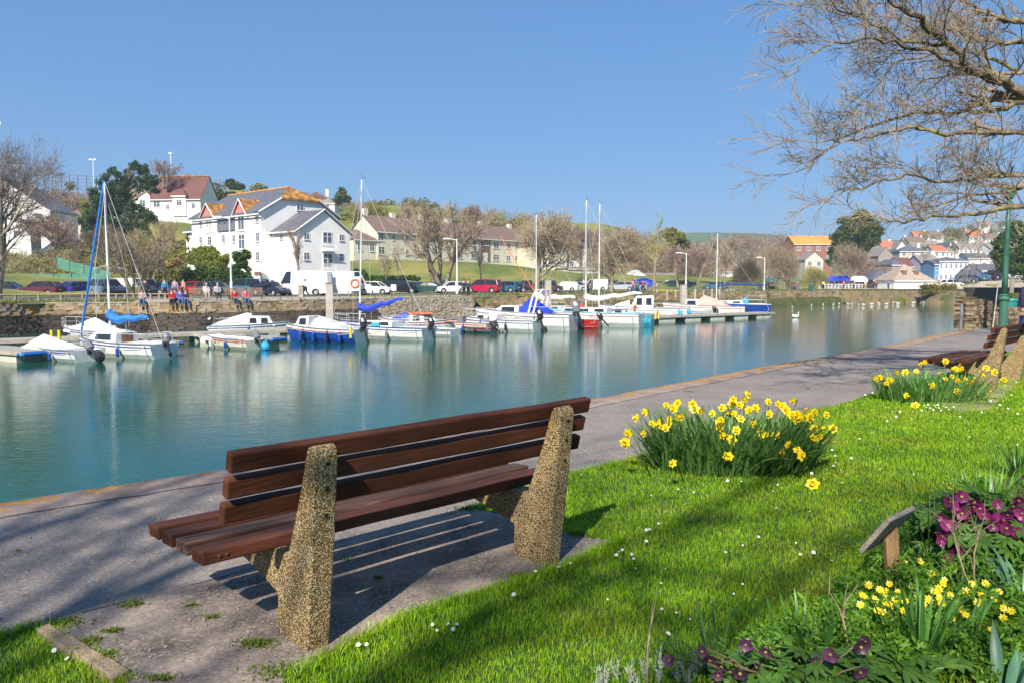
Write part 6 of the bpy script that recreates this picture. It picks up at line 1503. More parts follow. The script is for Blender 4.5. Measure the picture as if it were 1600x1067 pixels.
def person_meshes(kind):
    if kind in POSES: return POSES[kind]
    J = pose_joints(kind, None); ms = {}
    ms['body'] = skin_mesh('body', J, EB, RB)
    up = [0, 1, 2, 6, 7, 8, 10, 11, 12]; ix = {a: i for i, a in enumerate(up)}; e = [(a, b) for a, b in EB if a in ix and b in ix]
    ms['jacket'] = skin_mesh('jacket', [J[a] for a in up], [(ix[a], ix[b]) for a, b in e], [(.155, .165), .155, .17, .085, .07, .05, .085, .07, .05])
    lo = [0, 14, 15, 16, 18, 19, 20]; ix = {a: i for i, a in enumerate(lo)}; e = [(a, b) for a, b in EB if a in ix and b in ix]
    ms['trousers'] = skin_mesh('trousers', [J[a] for a in lo], [(ix[a], ix[b]) for a, b in e], [.145, .11, .085, .065, .11, .085, .065])
    for s, (a, b) in enumerate(((16, 17), (20, 21))):
        ms['shoe%d' % s] = MB().tube([Vector(J[a]) + Vector((-.06, 0, -.03)), Vector(J[a]) + Vector((0, 0, -.03)), Vector(J[b])], [.05, .06, .04], 8).mesh('shoe')
    h = Vector(J[4]); ms['hair'] = MB().ball(h + Vector((-.025, 0, .045)), (.105, .10, .10), 10, 6).mesh('hair', (), True)
    n = MB(); n.tube([h + Vector((.085, 0, .01)), h + Vector((.118, 0, -.02)), h + Vector((.09, 0, -.03))], [.012, .018, .012], 5); ms['nose'] = n.mesh('nose')
    ey = MB()
    for s in (-1, 1): ey.ball(h + Vector((.088, s * .035, .015)), .011, 6, 4)
    ms['eyes'] = ey.mesh('eyes'); ms['mouth'] = MB().box(h + Vector((.090, 0, -.055)), (.01, .045, .010)).mesh('mouth')
    hd = MB()
    for a, b in ((8, 9), (12, 13)):
        w = Vector(J[a]); f = Vector(J[b]); d = (f - w).normalized(); sd_ = d.cross(Vector((0, 0, 1))); sd_ = sd_.normalized() if sd_.length > .1 else Vector((1, 0, 0))
        for k in range(4):
            q = f + sd_ * (.024 * (k - 1.5)); hd.tube([q, q + d * .045, q + d * (.075 - .008 * abs(k - 1.5)) + Vector((0, 0, -.012))], [.011, .010, .008], 5)
        hd.tube([w + d * .02 + sd_ * .03, w + d * .05 + sd_ * .06, w + d * .08 + sd_ * .065], [.013, .011, .009], 5)
    ms['fingers'] = hd.mesh('fingers')
    POSES[kind] = ms; return ms
M_eye = mat('dark eyes', (.02, .015, .01), rough=.3); M_lip = mat('lips', (.35, .12, .10), rough=.5)
CL = {}
def cloth(c, nm=None):
    k = tuple(c)
    if k not in CL: CL[k] = mat('cloth %02d' % len(CL), tuple(x * .75 for x in c), c, 8, .85, .4, 30)
    return CL[k]
def person(kind, loc, az, jacket, trousers, label, hair=None, sc=1.0, shoe=(.05, .05, .05), group=None, hat=None):
    ms = person_meshes(kind); t = thing('person', label, 'person', tuple(loc), az, group); t.scale = (sc,) * 3
    b = obj('body', ms['body'], SKIN, t); obj('fingers', ms['fingers'], SKIN, b); obj('nose', ms['nose'], SKIN, b); obj('eyes', ms['eyes'], M_eye, b); obj('mouth', ms['mouth'], M_lip, b)
    obj('jacket', ms['jacket'], cloth(jacket), t); obj('trousers', ms['trousers'], cloth(trousers), t)
    obj('shoe', ms['shoe0'], cloth(shoe), t); obj('shoe', ms['shoe1'], cloth(shoe), t); obj('hair', ms['hair'], hair or HAIRB, t); return t
def on_quay(px, py=None, back=.0):
    s = s_at(px); p, _ = Q(s); w = Qn(s); return p - w * back, math.atan2(w.y, w.x)
def sitter(px, jk, tr__, label, back=.12, **k):
    p, a = on_quay(px, back=back); return person('sit', p + Vector((0, 0, .03)), a, jk, tr__, label, **k)
JN = (.05, .10, .25); BL = (.02, .02, .025); TAN = (.40, .33, .25)
sitter(219, (.40, .34, .32), JN, 'person in a pale grey top sitting alone on the quay edge')
sitter(267, (.45, .01, .03), BL, 'person in a red jacket sitting on the quay edge, leftmost of the group')
sitter(281, (.02, .13, .60), JN, 'person in a bright blue top sitting in the group on the edge')
sitter(290, (.03, .03, .05), JN, 'person in a black jacket sitting at the right end of the group')
sitter(364, (.55, .01, .02), (.05, .06, .12), 'person in a scarlet coat, left one of a pair on the quay edge')
sitter(381, (.70, .12, .16), JN, 'person in a pink and red top, right one of the edge pair')
sitter(273, (.60, .03, .06), BL, 'person in a crimson jacket sitting just behind the group on the edge', back=.9)
def q2(px, py): p = G(px, py); return p
person('stand', q2(227, 469), 2.0, (.03, .03, .06), BL, 'person in dark clothes standing behind the lone seated person')
person('stand', q2(258, 466.5), -1.0, (.02, .30, .45), BL, 'person in a turquoise coat standing behind the seated group')
person('stand', q2(274, 466), -1.4, (.50, .30, .38), JN, 'person in a lilac top standing behind the seated group')
person('stand', q2(287, 466.5), -2.2, (.55, .28, .22), BL, 'person in a peach top standing at the right of the seated group')
person('walk', q2(478, 464.5), 3.3, (.62, .60, .60), BL, 'person in a pale shirt and black trousers walking left past the white vans')
person('stand', q2(725, 463.2), -1.3, (.015, .02, .05), (.02, .02, .04), 'person in dark navy standing just left of the red people carrier')
person('stand', q2(732, 463), -1.8, (.03, .05, .09), (.02, .02, .03), 'person in dark slate standing beside the navy one, right one of two')
person('stand', q2(918, 459.5), -1.5, (.20, .05, .10), BL, 'person in a plum jacket standing left of the tall masts')
person('stand', q2(925, 460), 3.0, (.03, .04, .10), BL, 'person in a navy jacket and dark trousers standing by the tall masts')
person('stand', q2(989, 458), -1.2, (.60, .18, .25), JN, 'person in a coral top standing left of the pink walker')
person('walk', q2(1004.5, 457.2), -.4, (.80, .02, .25), BL, 'person in a bright pink jacket walking on the far quay')
person('stand', q2(811, 447), -1.0, (.30, .05, .05), BL, 'person in a dark red top among the parked cars', sc=.95)
fig = [(1188, 453.5, (.6, .3, .3)), (1201, 453.5, (.2, .25, .5)), (1214, 453.4, (.7, .7, .72)), (1246, 453.4, (.7, .05, .15)), (1286, 453.2, (.75, .7, .3)), (1303, 453, (.1, .1, .15)), (1318, 453, (.7, .15, .12)), (1334, 453, (.3, .3, .35)), (1352, 453, (.5, .45, .4)), (1364, 452.8, (.75, .08, .15)), (1369, 453.2, (.05, .05, .06)), (1375, 452.8, (.2, .35, .7)), (1383, 453, (.7, .5, .2)), (1388, 453.6, (.03, .15, .6)), (1391, 453.2, (.6, .6, .65)), (1537, 452.5, (.5, .1, .45)), (1551, 452.5, (.2, .3, .6)), (1560, 452.3, (.5, .15, .15)), (1571, 452.6, (.7, .7, .7))]
fl = ['rose', 'denim blue', 'white', 'crimson', 'yellow', 'black', 'orange red', 'grey', 'beige', 'scarlet', 'black and slim', 'light blue', 'ochre', 'royal blue', 'pale grey', 'purple', 'mid blue', 'brick red', 'white']
pl_ = ['by the far lamp post', 'left of the pale tree', 'right of the pale tree', 'at the green stall', 'left of the silver hatchback', 'at the left end of the market rail', 'at the blue tents', 'between the blue tents', 'right of the blue tents', 'at the right of the market', 'left of the white hut', 'near the white hut', 'beside the dark roofed pavilion', 'at the corner of the white hut', 'right beside the hut wall', 'outside the purple shop front', 'at the right of the slipway van', 'in front of the glass shop', 'near the evergreen trunk']
for i, (x, y, c) in enumerate(fig):
    p = G(x, y); 
    if p.y > 158: p = A(x, y, 150); p.z = 0
    person('stand' if i % 3 else 'walk', p, i * 1.7, c, [JN, BL, TAN][i % 3], 'small distant person in a %s top %s' % (fl[i], pl_[i]), group='people at the distant market')
# walker cropped by the right edge
wp = G(1607, 536); person('walk', wp, rad(75), (.018, .018, .05), (.04, .08, .20), 'person in a navy coat and jeans at the right edge by the wall', shoe=(.6, .6, .62), hair=HAIRG, sc=.93)
# timber bench with two people on the far quay
M_tb = mat('weathered timber', (.22, .16, .10), (.34, .26, .18), 4, .85)
def quay_bench(label, px, n=2.0, back=2.4):
    p, a = on_quay(px, back=back); t = thing('timber_bench', label, 'bench', tuple(p), a)
    for i in range(4): obj('seat_slat', MB().bb(-.1 + i * .13, .0 + i * .13, -n / 2, n / 2, .42, .45), M_tb, t)
    for i in range(int(n / .1)): obj('back_slat', MB().bb(-.14, -.11, -n / 2 + i * .1, -n / 2 + i * .1 + .05, .48, .90), M_tb, t)
    obj('top_rail', MB().bb(-.16, -.10, -n / 2, n / 2, .90, .97), M_tb, t)
    for s in (-1, 1):
        for x in (-.13, .40): obj('leg', MB().bb(x - .035, x + .035, s * n / 2 - .035, s * n / 2 + .035, 0, .45 if x > 0 else .95), M_tb, t)
        obj('armrest', MB().bb(-.13, .44, s * n / 2 - .04, s * n / 2 + .04, .62, .66), M_tb, t)
    return p, a
p, a = quay_bench('slatted timber bench on the far quay with two people seated', 338, 3.0)
w = Vector((math.cos(a), math.sin(a), 0)); s_ = Vector((-w.y, w.x, 0))
person('sit', p + w * .12 - s_ * -.55 + Vector((0, 0, .44)), a, (.45, .45, .50), BL, 'person in a grey top sitting on the left of the timber bench', hair=HAIRG)
person('sit', p + w * .12 - s_ * .30 + Vector((0, 0, .44)), a, (.70, .66, .62), TAN, 'person in a white top sitting on the right of the timber bench', hair=HAIRG)
quay_bench('empty slatted timber bench right of the white lamp post on the far quay', 397, 2.6)
# ------------------------------------------------------------------ buildings
M_ww = mat('white render', (.74, .72, .68), (.84, .82, .78), .5, .85); M_wc = mat('cream render', (.58, .54, .41), (.70, .66, .52), .5, .85); M_wp = mat('pale pebbledash', (.50, .47, .41), (.62, .59, .52), .5, .9)
M_ws = mat('grey stone wall', (.22, .19, .16), (.38, .33, .28), 2.2, .9); M_wl = paint('lilac render', (.50, .48, .58), .8); M_wg = paint('mint white render', (.66, .74, .70), .8); M_wb = paint('blue render', (.12, .28, .48), .8); M_brick = mat('brick wall', (.22, .09, .06), (.34, .15, .10), 3, .9); M_wbr = mat('brown cladding', (.16, .09, .07), (.22, .13, .10), 2, .85)
M_slate = mat('slate roof', (.075, .08, .10), (.13, .135, .16), 1.5, .6, .4, 20, c3=(.16, .14, .11), s3=.5, t3=.6); M_tile = mat('brown tile roof', (.13, .085, .065), (.22, .15, .12), 2.5, .85, .5, 18, c3=(.30, .17, .05), s3=.4, t3=.60)
M_tiled = mat('dark red tile roof', (.10, .040, .035), (.17, .075, .06), 2.5, .85, .5, 18); M_otile = mat('orange lichen tiles', (.20, .09, .035), (.56, .27, .03), 1.6, .9, .5, 18, lo=.46, hi=.64); M_orange_r = mat('bright orange roof', (.52, .20, .04), (.70, .30, .06), 1.5, .85)
M_redr = mat('red tile roof', (.36, .11, .06), (.48, .17, .10), 2, .85); M_gryr = mat('grey brown roof', (.17, .145, .13), (.27, .23, .21), 2, .85); M_pink = mat('pink gable', (.58, .16, .15), (.66, .21, .20), 2, .8) if 'pink gable' not in MC else MC['pink gable']
M_wfr = paint('white window frame', (.75, .75, .74), .4); M_gl = mat('window glass', (.05, .06, .075), (.11, .13, .16), .8, .08, spec=.7); M_trim = paint('white trim', (.74, .74, .73), .5); M_chim = mat('rendered chimney', (.52, .49, .44), (.66, .62, .56), 2, .9); M_potm = paint('chimney pot', (.40, .16, .09), .7)
fr = MB()
for a in ((-.5, -.43), (.43, .5), (-.03, .03)): fr.bb(a[0], a[1], -.05, .06, -.5, .5)
for a in ((-.5, -.44), (.44, .5)): fr.bb(-.43, .43, -.048, .058, a[0], a[1])
fr.bb(-.43, .43, -.04, .05, .12, .16)
frame_me = fr.mesh('window', [M_wfr]); pane_me = MB().bb(-.44, .44, -.02, .03, -.45, .45).mesh('pane', [M_gl]); sill_me = MB().bb(-.55, .55, -.12, .0, -.56, -.5).mesh('sill', [M_trim])
door_me = MB().bb(-.5, .5, -.04, .05, -.5, .5).mesh('door', [M_wfr])
def house(label, O, az, L, W, z0, ze, zr, typ, wall, roof, name='house', cat='house', ov=.3, group=None, base=4.0, trim=True, wallb=None):
    t = thing(name, label, cat, (O[0], O[1], z0), az, group); e, r = ze - z0, zr - z0
    mb = MB()
    if typ == 'gable': mb.prism([(0, -base), (W, -base), (W, e), (W / 2, r), (0, e)][::-1], 0, L, axis='x')
    elif typ == 'gend': mb.prism([(0, -base), (L, -base), (L, e), (L / 2, r), (0, e)], 0, W, axis='y')
    else: mb.bb(0, L, 0, W, -base, e)
    obj('wall', mb, wall, t)
    rf = MB(); th = .14
    if typ == 'gable':
        sl = (r - e) / (W / 2)
        for s in (0, 1):
            y0 = -ov if s == 0 else W + ov; z0_ = e - ov * sl
            p = [(-ov * .7, y0, z0_ + .02), (L + ov * .7, y0, z0_ + .02), (L + ov * .7, W / 2, r + .02), (-ov * .7, W / 2, r + .02)]
            rf.hexa([q for q in p] + [(x, y, z + th) for x, y, z in p])
    elif typ == 'gend':
        sl = (r - e) / (L / 2)
        for s in (0, 1):
            x0 = -ov if s == 0 else L + ov; z0_ = e - ov * sl
            p = [(x0, -ov * .7, z0_ + .02), (x0, W + ov * .7, z0_ + .02), (L / 2, W + ov * .7, r + .02), (L / 2, -ov * .7, r + .02)]
            rf.hexa(p + [(x, y, z + th) for x, y, z in p])
    elif typ == 'hip':
        k = min(L, W) / 2; a = [(-ov, -ov, e), (L + ov, -ov, e), (L + ov, W + ov, e), (-ov, W + ov, e)]
        if L >= W: rd = [(k, W / 2, r), (L - k + .001, W / 2, r)]; fs = [(0, 1, 5, 4), (1, 2, 5), (2, 3, 4, 5), (3, 0, 4), (3, 2, 1, 0)]
        else: rd = [(L / 2, k, r), (L / 2, W - k + .001, r)]; fs = [(0, 1, 4), (1, 2, 5, 4), (2, 3, 5), (3, 0, 4, 5), (3, 2, 1, 0)]
        rf.add(a + rd, fs)
    else: rf.bb(-ov, L + ov, -ov, W + ov, e, e + .2)
    ro = obj('roof', rf, roof, t)
    if trim and typ in ('gable', 'hip'): obj('gutter', MB().bb(-ov * .6, L + ov * .6, -ov - .10, -ov + .02, e - .24, e - .06), M_trim, t)
    t['_f'] = 0; del t['_f']
    t_info[t.name] = (Vector((O[0], O[1], 0)), az, L, W, z0, ze, zr, typ); return t
t_info = {}
def face_frame(t, face):
    O, az, L, W, z0, ze, zr, typ = t_info[t.name]; d = Vector((math.cos(az), math.sin(az), 0)); n = Vector((-math.sin(az), math.cos(az), 0))
    return {'f': (O, d, 0.0, Vector((0, 0, 0)), Vector((1, 0, 0))), 'r': (O + d * L, n, rad(90), Vector((L, 0, 0)), Vector((0, 1, 0))), 'l': (O, n, rad(-90), Vector((0, 0, 0)), Vector((0, 1, 0)))}[face]
def on_face(t, face, px, py):
    O, d, rz, lo, ld = face_frame(t, face); r = ray(px, py); k = r[0] / r[1]; s = (k * O.y - O.x) / (d.x - k * d.y); Y = O.y + d.y * s
    return s, A(px, py, Y).z - t_info[t.name][4], rz, lo + ld * s
def wins(t, face, lst, me=None, sill=True):
    for px, py, w, h in lst:
        s0, _, _, _ = on_face(t, face, px - w / 2, py); s1, z, rz, _ = on_face(t, face, px + w / 2, py); O, d, rz, lo, ld = face_frame(t, face); p = lo + ld * (s0 + s1) / 2
        _, zt, _, _ = on_face(t, face, px, py - h / 2); _, zb, _, _ = on_face(t, face, px, py + h / 2)
        o = bpy.data.objects.new('window' if me is None else 'door', me or frame_me); COL.objects.link(o); o.parent = t; o.location = (p.x, p.y, (zt + zb) / 2); o.rotation_euler = (0, 0, rz); o.scale = (abs(s1 - s0), 1, abs(zt - zb))
        if me is None:
            q = bpy.data.objects.new('pane', pane_me); COL.objects.link(q); q.parent = o
            if sill: q = bpy.data.objects.new('sill', sill_me); COL.objects.link(q); q.parent = o
def chimney(t, u, v, z, w=.8, h=1.2, m=None):
    z0 = t_info[t.name][4]; c = obj('chimney', MB().bb(u - w / 2, u + w / 2, v - w * .35, v + w * .35, z - z0 - 1.2, z - z0 + h), m or M_chim, t); pt = MB()
    for s in (-.22, .22): pt.cyl((u + s * w, v), .11, z - z0 + h, z - z0 + h + .35, 8)
    obj('chimney_pot', pt, M_potm, c)
AZF = math.atan2(-.65, .76)
C0 = A(410, 449, 90.2); dF = Vector((math.cos(AZF), math.sin(AZF), 0)); nF = Vector((-dF.y, dF.x, 0))
LM = 16.4; OM = Vector((C0.x, C0.y, 0)) - dF * LM
# main block: gabled to the left, half-hipped with lichened tiles at the right end
E_, Z_ = 9.64, 12.9
ap = thing('apartment_block', 'tall white apartment block with slate roof, orange tiled dormers and pink gables', 'building', (OM.x, OM.y, 0), AZF)
W = 10.8; mb = MB(); cz = 11.25; yc = (cz - E_) / (Z_ - E_) * W / 2
mb.prism([(0, -2), (W, -2), (W, E_), (W - yc, cz), (yc, cz), (0, E_)][::-1], 0, LM - .01, axis='x'); obj('wall', mb, M_ww, ap)
rf = MB(); th = .16; sl = (Z_ - E_) / (W / 2)
for s in (0, 1):
    def Yy(y): return y if s == 0 else W - y
    p = [(-.3, Yy(-.35), E_ - .35 * sl + .03), (LM + .25, Yy(-.35), E_ - .35 * sl + .03), (LM + .25, Yy(yc), cz + .03), (LM - 2.4, Yy(W / 2), Z_ + .03), (-.3, Yy(W / 2), Z_ + .03)]
    rf.add(p + [(x, y, z + th) for x, y, z in p], [(4, 3, 2, 1, 0), (5, 6, 7, 8, 9)] + [(i, (i + 1) % 5, 5 + (i + 1) % 5, 5 + i) for i in range(5)])
ro = obj('roof', rf, M_slate, ap)
hp = MB(); p = [(LM + .3, yc - .2, cz - .02), (LM + .3, W - yc + .2, cz - .02), (LM - 2.4, W / 2, Z_ + .1)]; hp.add(p + [(x, y, z + .22) for x, y, z in p], [(2, 1, 0), (3, 4, 5), (0, 1, 4, 3), (1, 2, 5, 4), (2, 0, 3, 5)]); obj('hip_tiles', hp, M_otile, ro)
obj('ridge_tiles', MB().tube([(-.3, W / 2, Z_ + .2), (LM - 2.4, W / 2, Z_ + .2)], .12, 5), M_orange_r, ro)
obj('verge', MB().tube([(LM + .3, -.4, E_ - .1), (LM + .3, yc, cz + .12)], .10, 4), M_trim, ap); obj('verge', MB().tube([(LM + .3, W + .4, E_ - .1), (LM + .3, W - yc, cz + .12)], .10, 4), M_trim, ap); obj('gutter', MB().bb(-.3, LM + .3, -.50, -.38, E_ - .42, E_ - .26), M_trim, ap)
t_info[ap.name] = (OM, AZF, LM, W, 0, E_, Z_, 'gable')
wins(ap, 'f', [(326.6, 351, 9, 24), (377, 348, 10, 25), (378, 378, 10, 24), (314, 350, 4.5, 10), (349.6, 374, 4.5, 13), (365.6, 373.6, 4.5, 12), (403, 371, 5.5, 14), (403, 401, 5.5, 14), (402, 342, 5.5, 12), (328, 377, 6, 15), (314, 376, 4.5, 11)])
wins(ap, 'r', [(469, 325, 12, 9)])
s0, zb_, _, _ = on_face(ap, 'f', 341, 362); s1, zt_, _, _ = on_face(ap, 'f', 367, 339)
bl = obj('balcony', MB().bb(s0, s1, -.12, -.02, zb_, zt_), paint('balcony recess shade', (.13, .15, .19), .5), ap); bmb = MB()  # flat dark panel on the wall, its colour stands for the recess shade
for k in range(3): bmb.bb(s0 + (s1 - s0) * (k + .15) / 3, s0 + (s1 - s0) * (k + .6) / 3, -.16, -.12, zb_ + .9, zt_ - .3)
obj('balcony_window', bmb, M_gl, bl); obj('railing', MB().bb(s0, s1, -.2, -.14, zb_ + .0, zb_ + .75), M_greyp, bl)
s0, zb_, _, _ = on_face(ap, 'f', 398, 431); s1, zt_, _, _ = on_face(ap, 'f', 408, 425); obj('vent', MB().bb(s0, s1, -.05, .05, zb_, zt_), M_wbr, ap)
for px, ya, yb in ((326, 320, 338), (377, 313, 334)):
    s, za, _, _ = on_face(ap, 'f', px, ya); _, zb_, _, _ = on_face(ap, 'f', px, yb); sL, _, _, _ = on_face(ap, 'f', px - 9.5, yb); sR, _, _, _ = on_face(ap, 'f', px + 9.5, yb); hw = (sR - sL) / 2
    dd = 3.6; fr_ = MB().prism([(s - hw, zb_ - .1), (s + hw, zb_ - .1), (s, za)], -.20, dd * .8, axis='y'); g = obj('dormer_gable', fr_, M_pink, ap)
    obj('bay_wall', MB().bb(s - hw * .95, s + hw * .95, -.02, .5, zb_ - 5.8, zb_ - .1), M_ww, g)
    r2 = MB()
    for q in (-1, 1):
        p = [(s + q * (hw + .25), -.4, zb_ - .25), (s + q * (hw + .25), dd, zb_ - .25), (s, dd + .6, za + .05), (s, -.4, za + .05)]; r2.hexa(p + [(x, y, z + .14) for x, y, z in p])
    obj('dormer_roof', r2, M_otile, g)
    b2 = MB()
    for q in (-1, 1): b2.tube([(s + q * (hw + .25), -.43, zb_ - .2), (s, -.43, za + .1)], .08, 4)
    obj('bargeboard', b2, M_trim, g)
CW = A(464, 446, 88.0); OW = Vector((CW.x, CW.y, 0)) - dF * 4.95
wg = house('lower white gabled wing in front of the tall white apartment block', OW, AZF, 4.95, 7.6, 0, 7.3, 9.75, 'gable', M_ww, M_slate, 'house_wing', 'building', .35)
wins(wg, 'r', [(479, 370, 9, 10), (479, 401, 9, 12), (511.5, 373, 15, 20), (512, 408, 15, 24), (533.6, 372, 8, 10), (534, 403, 8, 12)]); wins(wg, 'f', [(440, 371, 5, 8)])
sB, zB_, _, _ = on_face(wg, 'r', 502, 392); sC, _, _, _ = on_face(wg, 'r', 521, 392)
bb_ = MB()
for zc in (zB_, zB_ - 2.45):
    bb_ = MB(); bb_.bb(4.95, 5.6, sB, sC, zc - .1, zc); 
    for k in range(12): yk = sB + (sC - sB) * k / 11; bb_.bb(5.56, 5.6, yk - .015, yk + .015, zc, zc + .9)
    bb_.bb(5.55, 5.61, sB, sC, zc + .88, zc + .93)
    obj('balcony_railing', bb_, M_trim, wg)
obj('verge', MB().tube([(5.25, -.4, 7.1), (5.25, 3.8, 9.9), (5.25, 8.0, 7.1)], .09, 4), M_trim, wg)
lowx = house('low white side wing at the left end of the apartment block', OM - dF * 3.6 + nF * 1.0, AZF, 3.8, 6, .5, 8.2, 9.6, 'gable', M_ww, M_slate, 'house_wing', 'building', .3)
wins(lowx, 'f', [(303, 352, 4, 9), (304, 376, 4, 9)])
# cream terrace
TO = A(590, 406, 145); TE = A(824, 421, 182); az = math.atan2(TE.y - TO.y, TE.x - TO.x); LT = math.hypot(TE.x - TO.x, TE.y - TO.y)
tc_ = house('long pale yellow terrace of two storeys with brown tiled roof above the grass slope', TO, az, LT, 7.7, TO.z - .3, 10.9, 14.1, 'gable', M_wc, M_tile, 'terraced_house', 'building', .4, base=6)
wins(tc_, 'f', [(595, 371, 9, 12), (615, 372, 5, 8), (636, 372, 5, 8), (660, 373, 8, 8), (685, 374, 8, 9), (705, 377, 8, 9), (740, 380, 9, 9), (760, 380, 7, 9), (775, 384, 9, 9), (794, 385, 7, 8), (808, 386, 7, 8), (596, 392, 10, 13), (615.6, 392, 5, 8), (636, 395, 5, 9), (660, 397, 13, 8), (685, 398, 8, 9), (719, 400, 7, 9), (740, 398, 9, 11), (775, 403, 10, 10), (794, 404, 7, 9), (808, 404, 7, 9)])
wins(tc_, 'f', [(758, 403, 8, 15)], door_me); wins(tc_, 'l', [(560, 372, 5, 8)])
s0, zb_, _, _ = on_face(tc_, 'f', 752, 410); s1, zt_, _, _ = on_face(tc_, 'f', 766, 376); obj('brown_panel', MB().bb(s0, s1, -.03, .02, zb_, zt_), M_wbr, tc_)
for px in (632, 677, 718, 769, 813):
    s, _, _, _ = on_face(tc_, 'f', px + 3, 360); chimney(tc_, s, 3.85, 14.1, 1.5 if px == 718 else 1.1, .9)
chimney(tc_, .5, 3.85, 14.1, .9, 1.3)
def PH(label, px0, px1, yb, ye, yr, Y, dep=7, yaw=0, wall=None, roof=None, typ='gable', cols=2, rows=2, chim=0, name='house', cat='house', wy=None, base=5):
    a = A(px0, yb, Y); L = (px1 - px0) / F * Y / math.cos(rad(yaw)) ; ze = A(px0, ye, Y).z; zr = A((px0 + px1) / 2, yr, Y + dep * .5).z
    t = house(label, a, rad(yaw), L, dep, a.z, ze, max(zr, ze + .3), typ, wall or M_ww, roof or M_slate, name, cat, .25, None, base)
    H = ze - a.z
    for c in range(cols):
        for r_ in range(rows):
            w, h = min(1.3, L / cols * .42), min(1.35, H / max(1, rows) * .5)
            o = bpy.data.objects.new('window', frame_me); COL.objects.link(o); o.parent = t; o.location = (L * (c + .5) / cols, 0, H * (r_ + .55) / rows); o.scale = (w, 1, h)
            for m_, n_ in ((pane_me, 'pane'), (sill_me, 'sill')): q = bpy.data.objects.new(n_, m_); COL.objects.link(q); q.parent = o
    for k in range(chim): chimney(t, L * (.04 + .92 * k / max(1, chim - 1)) if chim > 1 else L * .85, dep / 2, max(zr, ze + .3) - .2, .9, .9)
    return t
PH('white gabled house behind the big bare tree at the left edge', -70, 72, 352, 328, 284, 125, 9, 4, M_ww, M_slate, 'gend', 4, 1)
PH('small white gabled porch below the left white gabled house', 8, 46, 372, 358, 344, 119, 3, 4, M_ww, M_gryr, 'gend', 1, 1, name='porch', cat='porch')
hx = PH('white house with steep dark red tiled roof on the hill behind the cedar', 236, 315, 336, 312, 278, 150, 8, -4, M_ww, M_tiled, 'gable', 0, 0)
wins(hx, 'f', [(245, 320, 11, 9), (302, 322, 6, 9), (262, 324, 5, 7)]); obj('ridge_tiles', MB().tube([(-.2, 4, A(276, 277, 154).z - t_info[hx.name][4]), (9.8, 4, A(276, 277, 154).z - t_info[hx.name][4])], .22, 5), M_otile, hx)
dmr = PH('small white dormer bay with tiled hood on the front of the red-roofed house', 270, 291, 330, 306, 295, 149.4, 2.5, -4, M_ww, M_tiled, 'hip', 1, 1, name='dormer', cat='dormer', base=1)
PH('white gable wing seen through the dark cedar on the hill', 188, 236, 334, 306, 281, 152, 8, -4, M_ww, M_tiled, 'gend', 2, 1)
PH('brown roofed bungalow on the skyline right of the apartment roof', 466, 514, 320, 312, 300, 215, 9, 5, M_wp, M_tiled, 'hip', 2, 1, 1)
PH('brown roofed house on the skyline behind the left end of the terrace', 592, 624, 345, 334, 325, 225, 9, 8, M_wp, M_tile, 'gable', 2, 1, 1)
PH('second house on the skyline right of the brown roofed one', 636, 660, 348, 338, 329, 228, 9, 8, M_wp, M_tile, 'gable', 2, 1)
PH('pale bungalow on the skyline half hidden by the apartment roof', 498, 522, 326, 318, 311, 190, 8, 5, M_ww, M_gryr, 'hip', 1, 1)
PH('low cream extension at the near gable of the terrace', 553, 584, 402, 374, 358, 141, 6, 50, M_wc, M_tile, 'hip', 2, 1)
PH('cream house with hipped roof right of the terrace', 834, 888, 420, 384, 373, 172, 9, 28, M_wc, M_tile, 'hip', 3, 2, 1)
PH('pale house right of the cream hipped one behind the masts', 886, 915, 424, 384, 377, 178, 9, 20, M_ww, M_gryr, 'hip', 2, 2)
PH('low white wall building behind the right end of the terrace', 888, 940, 434, 420, 417, 162, 6, 25, M_wp, M_gryr, 'hip', 0, 0)
PH('small white house behind the trees left of the apartment block', 130, 168, 388, 376, 366, 132, 6, 0, M_ww, M_gryr, 'gable', 2, 1)
PH('tan house roof low behind the hedge at the left', 92, 126, 352, 340, 331, 150, 6, 0, M_wp, M_tile, 'gable', 2, 1, 1)
# car park edge and market
PH('white gabled marquee at the back of the car park', 982, 1009, 440, 432, 424, 165, 8, 0, paint('marquee white', (.75, .75, .76), .6), paint('marquee white', (.75, .75, .76), .6), 'gend', 0, 0, name='marquee', cat='marquee')
PH('low white building right of the marquee', 1010, 1062, 443, 434, 428, 172, 7, 6, M_ww, M_gryr, 'gable', 4, 1)
PH('blue canopy pavilion beside the marquee', 995, 1020, 446, 440, 436, 150, 4, 0, M_covn, M_covn, 'gend', 0, 0, name='canopy', cat='canopy')
PH('white gabled house behind the central trees', 1086, 1120, 440, 428, 416, 205, 8, 8, M_ww, M_gryr, 'gend', 2, 1, 1)
PH('grey roofed low house left of the white gabled one', 1062, 1088, 442, 434, 428, 210, 7, 0, M_wp, M_gryr, 'gable', 2, 1)
PH('cream house among the trees right of the central yacht', 1128, 1158, 438, 425, 415, 240, 8, 0, M_wp, M_tile, 'gable', 2, 2, 1)
PH('pale house among the brown trees left of the orange roof', 1196, 1226, 436, 420, 410, 250, 8, 0, M_wp, M_gryr, 'gable', 2, 2, 1)
og = PH('brick building with a bright lichen orange roof left of the dark pine', 1240, 1301, 412, 382, 370, 245, 10, 0, M_brick, M_orange_r, 'gable', 4, 2)
PH('white gable house below the orange roofed building', 1258, 1286, 420, 406, 395, 225, 8, 0, M_wp, M_gryr, 'gend', 2, 1)
ht = PH('white waterside hut with pyramid tiled roof', 1397, 1458, 453, 438, 413, 140, 7, 2, M_ww, mat('pale tiled roof', (.28, .21, .16), (.40, .31, .25), 2, .85, .4, 14), 'hip', 0, 0, name='hut', cat='hut')
